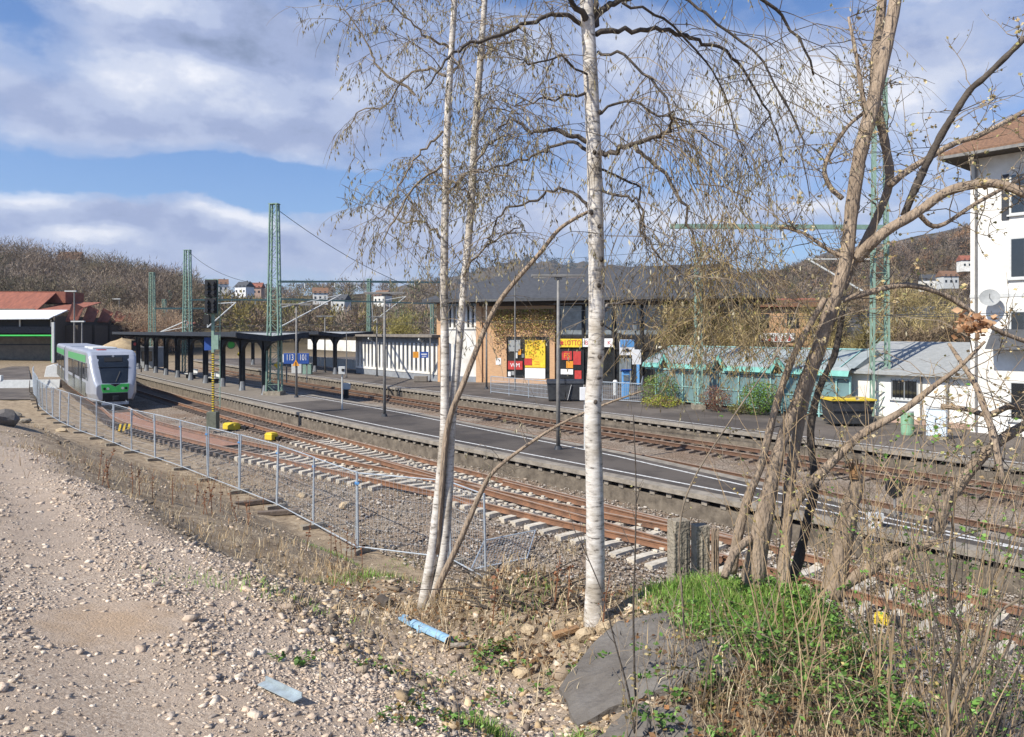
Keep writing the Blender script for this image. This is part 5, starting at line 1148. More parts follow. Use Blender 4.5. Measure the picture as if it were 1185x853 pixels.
# ================================================================== SCATTER TOOLS
def ico():
    p = (1+5**.5)/2; v = np.array([(-1, p, 0), (1, p, 0), (-1, -p, 0), (1, -p, 0), (0, -1, p), (0, 1, p), (0, -1, -p), (0, 1, -p), (p, 0, -1), (p, 0, 1), (-p, 0, -1), (-p, 0, 1)], float); v /= np.linalg.norm(v[0])
    f = np.array([(0, 11, 5), (0, 5, 1), (0, 1, 7), (0, 7, 10), (0, 10, 11), (1, 5, 9), (5, 11, 4), (11, 10, 2), (10, 7, 6), (7, 1, 8), (3, 9, 4), (3, 4, 2), (3, 2, 6), (3, 6, 8), (3, 8, 9), (4, 9, 5), (2, 4, 11), (6, 2, 10), (8, 6, 7), (9, 8, 1)]); return v, f
IV, IF = ico()
CV = np.array([(-1, -1, -1), (1, -1, -1), (1, 1, -1), (-1, 1, -1), (-1, -1, 1), (1, -1, 1), (1, 1, 1), (-1, 1, 1)], float)*.72
CF = np.array([(0, 3, 2), (0, 2, 1), (4, 5, 6), (4, 6, 7), (0, 1, 5), (0, 5, 4), (1, 2, 6), (1, 6, 5), (2, 3, 7), (2, 7, 6), (3, 0, 4), (3, 4, 7)])
def rotmats(n, full=True):
    a = rng.uniform(0, 2*math.pi, n); ca, sa = np.cos(a), np.sin(a); Rz = np.zeros((n, 3, 3)); Rz[:, 0, 0] = ca; Rz[:, 0, 1] = -sa; Rz[:, 1, 0] = sa; Rz[:, 1, 1] = ca; Rz[:, 2, 2] = 1
    b = rng.normal(0, .35, n) if not full else rng.uniform(0, 2*math.pi, n); cb, sb = np.cos(b), np.sin(b); Rx = np.zeros((n, 3, 3)); Rx[:, 0, 0] = 1; Rx[:, 1, 1] = cb; Rx[:, 1, 2] = -sb; Rx[:, 2, 1] = sb; Rx[:, 2, 2] = cb
    return Rz @ Rx
def stones(name, P, r, cols, label, flat=.6, cat='gravel'):
    n = len(P); base = CV[None]+rng.uniform(-.42, .42, (n, 8, 3)); sc_ = np.stack([rng.uniform(.8, 1.9, n), rng.uniform(.6, 1.1, n), rng.uniform(.3, .75, n)*flat/.6], -1)
    V = base*sc_[:, None, :]*r[:, None, None]; V = np.einsum('nij,nkj->nki', rotmats(n, False), V)+P[:, None, :]
    Fc = (CF[None]+(np.arange(n)*8)[:, None, None]).reshape(-1, 3); col = np.repeat(cols, 8, 0)
    o = link(name, mesh_arrays(name, V.reshape(-1, 3), Fc, M['attr_stone'], col=col)); return tag(o, label, cat, kind='stuff')
def wedge(n, y0, y1, x0=-.78, x1=.78):
    Y = np.exp(rng.uniform(math.log(y0), math.log(y1), n)); X = rng.uniform(x0, x1, n)*Y; return X, Y
def palette(n, cols, var=.12):
    c = np.array(cols)[rng.integers(0, len(cols), n)]; return np.clip(c*(1+rng.normal(0, var, (n, 1))), .01, .95)
def snoise(X, Y, f, i): return wob(X*f, Y*f, 1.0, i)
# gravel ---------------------------------------------------------
X, Y = wedge(170000, 2.4, 24); t_, u_ = TU(X, Y); s_ = .741*X+.671*Y; nz = wob(X, Y, 1.1, 24)*.35
m = rng.random(len(X)) < (1-sst(2.0, 3.8, s_+nz*2.2)*.86)*(1-sst(8, 10, s_))*(1-sst(30, 44, t_))*(.10+.6*sst(-.6, .7, -snoise(X, Y, .8, 3))+.5*sst(.8, 2.2, s_))*(1-.9*(np.hypot(X-ground(128,722).x, Y-ground(128,722).y) < .45))*(1-sst(.1, 1.1, X+nz*.4)*.75)
X, Y = X[m], Y[m]; r = np.clip(rng.lognormal(-5.2, .55, len(X)), .003, .036)*(1+Y*.03); Z = H(X, Y)+r*.05
stones('crushed_stone', np.stack([X, Y, Z], -1), r, palette(len(X), [(.58, .48, .38), (.52, .42, .325), (.45, .36, .28), (.64, .55, .45), (.55, .43, .325), (.38, .32, .27)], .10), 'pale crushed stone covering the bank top at lower left')
X, Y = wedge(60000, 5, 40); s_ = .741*X+.671*Y; t_ = TU(X, Y)[0]; m = (s_ > 2.8) & (s_ < 10.8) & (t_ < 48) & (rng.random(len(X)) < .10+.45*sst(.1, .9, snoise(X, Y, 1.4, 30))); X, Y = X[m], Y[m]; r = np.clip(rng.lognormal(-4.6, .6, len(X)), .005, .06)*(1+Y*.02)
stones('bank_rubble', np.stack([X, Y, H(X, Y)+r*.1], -1), r, palette(len(X), [(.42, .34, .25), (.32, .25, .18), (.24, .19, .14), (.52, .44, .34)], .15), 'broken stones strewn over the weedy bank')
# rubble strip by the birches
X, Y = wedge(9000, 3.3, 8.5, -.35, .2); s_ = .741*X+.671*Y; m = (s_ > 2.4) & (s_ < 4.9) & (rng.random(len(X)) < .42); X, Y = X[m], Y[m]; r = np.clip(rng.lognormal(-4.35, .55, len(X)), .006, .05)
stones('rubble', np.stack([X, Y, H(X, Y)+r*.15], -1), r, palette(len(X), [(.50, .38, .24), (.42, .31, .19), (.34, .27, .2), (.58, .48, .36), (.28, .22, .17)], .15), 'yellowish rubble scattered between the birches')
# ballast
X, Y = wedge(110000, 10.5, 46, -.78, .78); t_, u_ = TU(X, Y); m = (u_ > -6.0) & (u_ < np.interp(t_, [10, 32], [2.3, 1.85])) & (rng.random(len(X)) < np.where(t_ < 40, .85, .4)); X, Y = X[m], Y[m]; t_, u_ = t_[m], u_[m]
r = np.clip(rng.lognormal(-3.85, .32, len(X)), .012, .05)
stones('ballast', np.stack([X, Y, H(X, Y)+r*.25+.035], -1), r, palette(len(X), [(.27, .235, .20), (.36, .315, .27), (.44, .40, .355), (.20, .175, .15), (.31, .25, .195)], .15), 'grey-brown track ballast', flat=.7, cat='ballast')
# blades ---------------------------------------------------------
def blades(name, X, Y, h, w, lean, cols, label, cat='grass', Z=None, dirb=None):
    n = len(X); Z = H(X, Y) if Z is None else Z; a = rng.uniform(0, 2*math.pi, n) if dirb is None else dirb; b = a+math.pi/2+rng.normal(0, .6, n)
    ld = np.stack([np.cos(a), np.sin(a), np.zeros(n)], -1)*(h*lean)[:, None]; wd = np.stack([np.cos(b), np.sin(b), np.zeros(n)], -1)*w[:, None]/2
    p0 = np.stack([X, Y, Z-.01], -1); pm = p0+ld*.35+np.array([0, 0, 1])*(h*.6)[:, None]; pt = p0+ld+np.array([0, 0, 1])*(h*np.sqrt(np.maximum(.05, 1-lean*lean*.6)))[:, None]
    V = np.stack([p0-wd, p0+wd, pm-wd*.8, pm+wd*.8, pt], 1).reshape(-1, 3); T = np.array([(0, 1, 3), (0, 3, 2), (2, 3, 4)]); Fc = (T[None]+(np.arange(n)*5)[:, None, None]).reshape(-1, 3)
    o = link(name, mesh_arrays(name, V, Fc, M['attr_leaf'], col=np.repeat(cols, 5, 0))); return tag(o, label, cat, kind='stuff')
def zone(n, y0, y1, fn, x0=-.78, x1=.78):
    X, Y = wedge(n, y0, y1, x0, x1); m = rng.random(n) < fn(X, Y); return X[m], Y[m]
SX = lambda X, Y: .741*X+.671*Y
straw = [(.54, .42, .26), (.45, .34, .20), (.34, .25, .15), (.62, .52, .35), (.38, .26, .14)]
# dry grass over the bank, clumped
def clump(X, Y, f, th, i): return sst(th-.25, th+.25, snoise(X, Y, f, i))
X, Y = zone(150000, 5, 48, lambda X, Y: sst(2.0, 4.4, SX(X, Y)+.8*snoise(X, Y, .9, 2))*(1-sst(10.0, 11.8, SX(X, Y)))*(.03+.55*clump(X, Y, 1.25, .75, 5)*clump(X, Y, 3.1, .3, 7))*(1-sst(44, 60, TU(X, Y)[0])))
n = len(X); h = rng.uniform(.04, .2, n)*(.6+.7*clump(X, Y, .7, .3, 9)); blades('dry_grass', X, Y, h, rng.uniform(.002, .005, n)*(1+Y*.06), rng.uniform(.6, 1.25, n), palette(n, straw, .15), 'dry straw coloured grass and weeds on the bank')
# denser straw tufts right of twin birch and by the fence
def tuftzone(cx, cy, rx, ry, n, h0, h1, cols, name, label, w=(.004, .008), lean=(.3, 1.15)):
    """cx, cy on the photo picks the spot on the ground; spread in metres"""
    g = ground(cx, cy); X = g.x+rng.normal(0, rx, n); Y = g.y+rng.normal(0, ry, n); X += .741*0; h = rng.uniform(h0, h1, n)*np.exp(-((X-g.x)/rx)**2*.2)
    return blades(name, X, Y, h, rng.uniform(*w, n)*(1+g.y*.03), rng.uniform(*lean, n), palette(n, cols, .15), label)
for k, (cx, cy, rx, ry, n, h0, h1, cols, lab) in enumerate([
    (610, 668, .9, 1.0, 1300, .08, .32, straw, 'tall straw coloured grass behind the twin birch'),
    (660, 640, .5, .7, 450, .08, .25, straw, 'dry grass left of the big birch'),
    (395, 560, 1.6, 1.3, 900, .12, .38, straw+[(.30, .16, .08)], 'reddish dry grass behind the fence'),
    (250, 560, 1.8, 1.5, 1100, .1, .36, straw+[(.26, .13, .07)], 'tall brown weeds before the fence'),
    (150, 560, 1.8, 1.5, 700, .1, .3, straw+[(.26, .13, .07)], 'brown weeds at the bank edge on the left'),
    (310, 640, 1.0, .8, 600, .08, .25, straw, 'dry weeds halfway along the bank edge'),
    (400, 668, .6, .5, 350, .08, .25, straw, 'straw tuft left of the twin birch'),
    (520, 700, .5, .5, 500, .06, .22, straw+[(.28, .2, .08)], 'dead grass round the twin birch foot'),
    (40, 520, 2, 1.5, 450, .06, .2, straw, 'thin straw at the far left bank edge')]):
    tuftzone(cx, cy, rx, ry, n, h0, h1, cols, 'dry_grass', lab)
green = [(.16, .31, .05), (.22, .40, .07), (.11, .22, .04), (.30, .46, .11), (.34, .36, .13)]
for (cx, cy, rx, ry, n, h0, h1, lab) in [
    (825, 702, .22, .36, 9000, .05, .16, 'lush green grass tuft above the dark slab'), (905, 702, .24, .34, 4000, .05, .14, 'green grass at the foot of the leaning trunks'),
    (565, 850, .10, .07, 420, .05, .12, 'small bright green grass tuft at the bottom edge'), (668, 862, .10, .05, 180, .04, .10, 'green grass blades left of the dark slab at the bottom'),
    (420, 668, .35, .25, 500, .05, .14, 'green grass spot left of the twin birch'), (400, 648, .5, .3, 450, .05, .12, 'green spot below the fence'), (300, 682, .5, .2, 350, .03, .09, 'low green spot at the gravel edge'), (470, 655, .4, .3, 300, .04, .1, 'green spot near the fence end'), (610, 690, .3, .2, 250, .04, .1, 'green spot in the dead grass'), (765, 690, .16, .2, 400, .05, .14, 'green grass right of the big birch'), (1000, 740, .3, .3, 600, .05, .15, 'green grass right of the leaning trunks')]:
    tuftzone(cx, cy, rx, ry, n, h0, h1, green, 'green_grass', lab, w=(.003, .007), lean=(.1, .9))
# green shelf ground herbs / brambles (leaves)
def leafset(P, size, cols, tilt=.6):
    n = len(P); a = rng.uniform(0, 2*math.pi, n); nx = rng.normal(0, tilt, (n, 3)); nx[:, 2] += 1; nx /= np.linalg.norm(nx, axis=1, keepdims=True)
    d = np.stack([np.cos(a), np.sin(a), np.zeros(n)], -1); d -= nx*(d*nx).sum(1, keepdims=True); d /= np.linalg.norm(d, axis=1, keepdims=True); e = np.cross(nx, d)
    s = size[:, None]; V = np.stack([P-d*s*.5, P+e*s*.34+nx*s*.08, P+d*s*.5, P-e*s*.34+nx*s*.08], 1).reshape(-1, 3)
    T = np.array([(0, 1, 2), (0, 2, 3)]); return V, (T[None]+(np.arange(n)*4)[:, None, None]).reshape(-1, 3), np.repeat(cols, 4, 0)
def leaf_obj(name, P, size, cols, label=None, parent=None, cat=None, kind=None, tilt=.6):
    V, Fc, c = leafset(np.asarray(P), size, cols, tilt)
    off = np.array(WL[parent]) if parent else 0
    o = link(name, mesh_arrays(name, V-off, Fc, M['attr_leaf'], col=c), parent); return tag(o, label, cat, kind=kind)
# leaf litter
X, Y = zone(26000, 3.2, 12, lambda X, Y: sst(3.0, 4.0, SX(X, Y)+X*.2)*(1-sst(8.5, 10.5, SX(X, Y)))*(.25+.6*clump(X, Y, 1.6, .2, 13)), -.25, .75); n = len(X)
leaf_obj('leaf_litter', np.stack([X, Y, H(X, Y)+rng.uniform(.005, .04, n)], -1), rng.uniform(.02, .055, n), palette(n, [(.20, .11, .055), (.14, .08, .045), (.28, .18, .09), (.10, .065, .04), (.32, .16, .07)], .15), 'brown fallen leaves on the bank', cat='leaf litter', kind='stuff', tilt=.5)
lg = [(.08, .17, .03), (.12, .24, .045), (.18, .34, .07), (.05, .10, .025), (.10, .18, .05), (.22, .36, .10), (.16, .12, .05)]
X, Y = zone(30000, 3.0, 6.6, lambda X, Y: sst(.9, 1.5, X+.25*snoise(X, Y, 2, 17))*(1-sst(2.7, 3.5, X))*(.08+.55*clump(X, Y, 2.0, .35, 21)), .1, .8); n = len(X)
leaf_obj('ground_cover', np.stack([X, Y, H(X, Y)+rng.uniform(.01, .16, n)], -1), rng.uniform(.018, .05, n), palette(n, lg, .15), 'green herbs and ivy carpeting the shelf below the trunks', cat='ground cover', kind='stuff')
X, Y = zone(16000, 2.6, 5.6, lambda X, Y: sst(.7, 1.2, X)*.8*(.25+.75*(1-sst(4.4, 5.0, Y)))*(.3+.7*sst(-.2, .6, snoise(X, Y, 1.9, 33))), .1, .95); n = len(X); blades('dead_stems', X, Y, rng.uniform(.06, .35, n), rng.uniform(.003, .007, n), rng.uniform(.3, 1.0, n), palette(n, straw+[(.18, .13, .08)]*3, .2), 'dead straw and stems tangled under the shrubs')
# ================================================================== PLANTS WITH STEMS
class Plant:
    def __init__(s, seed): s.rs = random.Random(seed); s.limb = MB(); s.twig = MB(); s.P = []; s.S = []; s.hang = []
    def path(s, p, d, L, n, wander, droop):
        p = Vector(p); d = Vector(d).normalized(); out = [p.copy()]
        for i in range(n):
            d = (d+Vector((s.rs.gauss(0, wander), s.rs.gauss(0, wander), s.rs.gauss(0, wander)-droop))).normalized(); p = p+d*L/n; out.append(p.copy())
        return out
    def tube(s, pts, r0, r1, big=False):
        k = len(pts); (s.limb if big else s.twig).tube(pts, [r0+(r1-r0)*i/(k-1) for i in range(k)], 7 if big else (4 if r0 > .006 else 3), cap=big)
def interp_path(pts, q):
    n = len(pts)-1; x = q*n; i = min(int(x), n-1); return pts[i].lerp(pts[i+1], x-i), (pts[i+1]-pts[i]).normalized()
def smooth_path(P, Ys, sub=5):
    """photo pixels with depths -> smooth 3D path"""
    K = [pd(x, y, Y) for (x, y), Y in zip(P, Ys)]; K = [K[0]*2-K[1]]+K+[K[-1]*2-K[-2]]; out = []
    for i in range(1, len(K)-2):
        a, b, c, d = K[i-1:i+3]
        for k in range(sub):
            q = k/sub; out.append(.5*((2*b)+(c-a)*q+(2*a-5*b+4*c-d)*q*q+(3*b-a-3*c+d)*q**3))
    out.append(K[-2]); return out
def crook(path, rs, a=.012):
    return [path[0]]+[p+Vector((rs.gauss(0, a), rs.gauss(0, a), rs.gauss(0, a))) for p in path[1:]]
def ltube(mb, pts, w, n=8, rs=None, knob=0):
    """w: list of (frac, radius)"""
    k = len(pts); rr = [float(np.interp(i/(k-1), [a for a, _ in w], [b for _, b in w])) for i in range(k)]
    if knob and rs: rr = [r*(1+rs.uniform(-knob, knob)) for r in rr]
    mb.tube(pts, rr, n)
def birch_twigs(pl, path, q0, q1, nsec, Lsec, drp=.10, nter=4, Lter=(.25, .7), cat=3, r=.006):
    rs = pl.rs
    for i in range(nsec):
        q = rs.uniform(q0, q1); p, d = interp_path(path, q); side = Vector((rs.gauss(0, 1), rs.gauss(0, 1), rs.uniform(-.2, .7))).normalized()
        sec = pl.path(p, (d*.6+side).normalized(), rs.uniform(*Lsec), 6, .13, drp); pl.tube(sec, r*.8, .0018)
        for j in range(nter):
            p2, d2 = interp_path(sec, rs.uniform(.3, 1)); sd = Vector((rs.gauss(0, .7), rs.gauss(0, .7), -.35)).normalized(); L = rs.uniform(*Lter)
            ter = pl.path(p2, (d2*.5+sd).normalized(), L, 5, .16, .22); pl.tube(ter, .0024, .0012)
            for k in range(rs.randint(0, cat)*3):
                p3, _ = interp_path(ter, rs.uniform(.3, 1)); pl.hang.append(tuple(p3))
def catkins(pl, parent, cols, L=(.025, .055), w=.013, name='catkins'):
    P = np.array(pl.hang); n = len(P)
    if not n: return
    a = rng.uniform(0, 2*math.pi, n); l = rng.uniform(*L, n); d = np.stack([rng.normal(0, .3, n), rng.normal(0, .3, n), -np.ones(n)], -1); d /= np.linalg.norm(d, axis=1, keepdims=True)
    e = np.stack([np.cos(a), np.sin(a), np.zeros(n)], -1)*w*.5; mid = P+d*l[:, None]*.5; tip = P+d*l[:, None]; e2 = np.stack([-np.sin(a), np.cos(a), np.zeros(n)], -1)*w*.5
    V = np.stack([P, mid+e, tip, mid-e, mid+e2, mid-e2], 1).reshape(-1, 3)-np.array(WL[parent]); T = np.array([(0, 1, 2), (0, 2, 3), (0, 4, 2), (0, 2, 5)]); Fc = (T[None]+(np.arange(n)*6)[:, None, None]).reshape(-1, 3)
    link(name, mesh_arrays(name, V, Fc, M['attr_leaf'], col=np.repeat(palette(n, cols, .15), 6, 0)), parent)
CK = [(.46, .42, .28), (.32, .28, .17), (.55, .50, .36), (.22, .19, .13), (.40, .34, .20)]
# ---- big birch
def big_birch():
    Y0 = ground(688, 722).y; base = ground(688, 722); t = thing('birch_tree', 'big birch with a thick pale grey trunk in the middle of the picture', 'tree', tuple(base)); pl = Plant(21); rs = pl.rs
    tr = smooth_path([(688, 735), (689, 640), (688, 560), (686, 480), (690, 400), (690, 300), (688, 200), (685, 120), (681, 40), (676, -40), (670, -130)], [Y0]*11, 6)
    mb = MB(); px1 = Y0/F
    ltube(mb, tr, [(0, 13.5*px1), (.06, 11.0*px1), (.3, 9.6*px1), (.5, 9.2*px1), (.7, 8.4*px1), (.83, 8*px1), (1, 5*px1)], 16, rs, .02)
    trunk = mb.build('trunk', M['birch'], t, smooth=True)
    # knots where branches left the trunk
    for (x, y) in ((694, 262), (684, 246), (696, 300), (693, 330), (688, 176), (697, 375), (694, 413), (689, 465), (694, 130)):
        kn = MB(); c = pd(x, y, Y0-.062); kn.ell(c, (.017, .022, .02), 8, 5, .2, rs); kn.build('knot', M['limb'], t)
    limbs = [
     ([(684, 165), (660, 152), (637, 153), (616, 148), (596, 138), (575, 150)], .022), ([(688, 180), (662, 160), (640, 167), (605, 178), (570, 196), (545, 200)], .016),
     ([(672, 28), (655, 21), (630, 22), (581, 37), (535, 52), (511, 72), (490, 100)], .020), ([(688, 243), (669, 230), (644, 221), (616, 228), (581, 251), (567, 268), (562, 290)], .015),
     ([(678, 107), (655, 108), (625, 110), (600, 118)], .012), ([(688, 178), (710, 178), (729, 172), (755, 160), (770, 148), (778, 120)], .024),
     ([(690, 40), (722, 36), (757, 36), (790, 40), (815, 46), (850, 68), (875, 98), (895, 140), (905, 190)], .022), ([(684, 30), (697, 14), (722, 2), (760, -14), (810, -25), (870, -10), (915, 30), (940, 80)], .030),
     ([(682, 30), (668, 8), (650, -20), (620, -50)], .030), ([(683, 20), (694, -10), (700, -60)], .028), ([(690, 182), (707, 201), (732, 218), (738, 246), (740, 281), (752, 300)], .012),
     ([(691, 221), (718, 222), (736, 238), (742, 270), (765, 300), (790, 320)], .012), ([(735, 170), (756, 184), (780, 226), (800, 258), (808, 300), (812, 345)], .018),
     ([(692, 60), (720, 62), (760, 100), (790, 160), (805, 220)], .013), ([(686, 90), (650, 70), (620, 75), (590, 60)], .010), ([(697, 365), (708, 350), (728, 346), (752, 358)], .013), ([(697, 376), (712, 384), (722, 392)], .006),
     ([(688, 135), (720, 120), (760, 130), (800, 150), (840, 190)], .012), ([(770, -14), (820, 20), (870, 60), (910, 120), (930, 180), (940, 230)], .012), ([(720, 3), (770, 20), (820, 70), (850, 130), (865, 200)], .012)]
    paths = []
    for i, (P, r) in enumerate(limbs):
        dz = [0, .8, -.7, .5, -.5, -.9, .9, .3, -.3][i % 9]; n = len(P); path = crook(smooth_path([P[0]]+[(x+rs.gauss(0, 3), y+rs.gauss(0, 3)) for x, y in P[1:]], [Y0+dz*k/(n-1) for k in range(n)], 4), rs); lp = MB(); ltube(lp, path, [(0, r), (.5, r*.7), (1, r*.28)], 7, rs, .08)
        lp.build('limb', M['limb'] if i not in (12, 15) else M['bark_pale'], t, smooth=True); paths.append(path)
    for i, path in enumerate(paths):
        right = i in (5, 6, 7, 11, 12, 13, 17, 18, 19)
        n = {6: 18, 7: 20, 18: 14, 19: 14, 12: 12, 13: 11, 17: 10, 5: 11, 2: 14, 8: 10, 9: 10}.get(i, 9)
        if i in (15, 16): n = 2
        birch_twigs(pl, path, .25, 1.0, n, (.35, 1.0) if right else (.3, .75), .16 if right else .07, 5 if right else 4, (.35, .95) if right else (.25, .55), 3 if right else 2)
    pl.twig.build('twigs', M['twig'], t)
    catkins(pl, t, CK)
    # the yellowish hanging veil at the right
    pv = Plant(22); rs = pv.rs
    for k in range(230):
        x = rs.gauss(832, 50); y = rs.uniform(235, 395); Y = Y0+rs.uniform(-.7, 1.1); p = pd(x, y, Y); a = pv.path(p, (rs.gauss(0, .5), rs.gauss(0, .5), -.7), rs.uniform(.4, 1.0)*min(1, (455-y)/130), 7, .2, .10); pv.tube(a, .0034, .0015)
        for j in range(3):
            p2, d2 = interp_path(a, rs.uniform(.1, .9)); b = pv.path(p2, (rs.gauss(0, .7), rs.gauss(0, .7), -.5), rs.uniform(.15, .45), 4, .2, .15); pv.tube(b, .0024, .0013)
            for q in range(rs.randint(1, 5)): pv.hang.append(tuple(interp_path(b, rs.random())[0]))
    for k in range(26):     # feeders that tie the veil to the limbs
        q = paths[rs.choice([12, 13, 17, 19, 5])]; p, d = interp_path(q, rs.uniform(.4, 1)); x = rs.gauss(825, 45); y = rs.uniform(220, 330); e = pd(x, y, p.y+rs.uniform(-.3, .3)); mid = p.lerp(e, .5)+Vector((0, 0, .10)); pv.tube([p, p.lerp(mid, .5)+Vector((0, 0, .04)), mid, mid.lerp(e, .5), e], .005, .0025)
    pv.twig.build('veil_twigs', mat('olive_twig', (.40, .30, .16), (.22, .16, .09), .8, 8), t); catkins(pv, t, [(.46, .36, .15), (.56, .44, .20), (.36, .28, .12), (.40, .38, .14)], (.02, .045), .009, 'veil_catkins')
big_birch()
# ---- twin birch
def twin_birch():
    base = ground(502, 703); Y0 = base.y; k1 = Y0/F; t = thing('twin_birch_tree', 'slender twin stemmed white birch with two leaning side shoots', 'tree', tuple(base)); pl = Plant(33); rs = pl.rs
    stems = [([(489, 706), (500, 640), (508, 570), (514, 500), (515, 420), (514, 330), (515, 250), (517, 160), (521, 80), (526, 0), (530, -90)], [(0, 7.0), (.1, 5.8), (.4, 4.9), (.7, 4.2), (1, 3.0)], 'birch', 0),
             ([(500, 703), (513, 640), (519, 570), (522, 500), (530, 410), (538, 320), (545, 240), (550, 150), (556, 70), (561, 0), (566, -90)], [(0, 7.0), (.1, 5.6), (.4, 4.7), (.7, 4.2), (1, 2.9)], 'birch', .15),
             ([(496, 706), (512, 668), (532, 626), (556, 571), (572, 545), (606, 518), (650, 490), (700, 468), (745, 452)], [(0, 4.4), (.3, 3.3), (.6, 1.9), (1, .9)], 'bark', -.5),
             ([(505, 640), (511, 560), (519, 490), (537, 442), (562, 379), (582, 343), (623, 295), (650, 263), (690, 240)], [(0, 3.8), (.3, 3.4), (.7, 2.6), (1, 1.8)], 'bark', -.2)]
    paths = []
    for P, w, mt, dz in stems:
        n = len(P); path = smooth_path(P, [Y0+dz*k/(n-1) for k in range(n)], 6); mb = MB(); ltube(mb, path, [(a, b*k1) for a, b in w], 10, rs, .03); mb.build('stem', M[mt], t, smooth=True); paths.append(path)
    limbs = [([(512, 152), (495, 165), (475, 190), (458, 225), (437, 253)], 0), ([(516, 88), (490, 82), (470, 95), (445, 125), (420, 130), (400, 150)], .5), ([(520, 55), (495, 40), (470, 20), (440, -10)], -.4), ([(480, 110), (444, 78), (423, 53), (405, 22), (386, 0)], .3), ([(512, 190), (480, 215), (450, 265), (438, 290)], -.5),
             ([(545, 230), (530, 215), (505, 200), (480, 180)], .4), ([(550, 150), (570, 130), (600, 128)], .3), ([(556, 70), (580, 50), (605, 50)], -.3), ([(536, 320), (560, 290), (590, 270), (610, 265)], .3), ([(526, 0), (500, -20), (460, -30)], .4), ([(514, 230), (535, 205), (560, 195), (590, 200)], -.3), ([(520, 90), (540, 60), (548, 20)], .2), ([(548, 190), (572, 165), (605, 150)], .2), ([(514, 280), (490, 262), (462, 250), (450, 230)], .4)]
    for P, dz in limbs:
        n = len(P); path = crook(smooth_path([P[0]]+[(x+rs.gauss(0, 3), y+rs.gauss(0, 3)) for x, y in P[1:]], [Y0+dz*k/(n-1) for k in range(n)], 4), rs); lp = MB(); ltube(lp, path, [(0, .014), (1, .004)], 6); lp.build('limb', M['twig'], t); birch_twigs(pl, path, .2, 1, 13, (.25, .7), .10, 5, (.18, .5), 3, .0045)
    for i in (0, 1): birch_twigs(pl, paths[i], .45, 1, 34, (.3, .95), .06, 4, (.2, .5), 2, .005)
    birch_twigs(pl, paths[2], .35, 1, 12, (.2, .6), .0, 2, (.1, .3), 1, .004); birch_twigs(pl, paths[3], .4, 1, 14, (.2, .6), .0, 2, (.1, .3), 1, .004)
    pl.twig.build('twigs', M['twig'], t); catkins(pl, t, CK+[(.36, .33, .2)])
twin_birch()
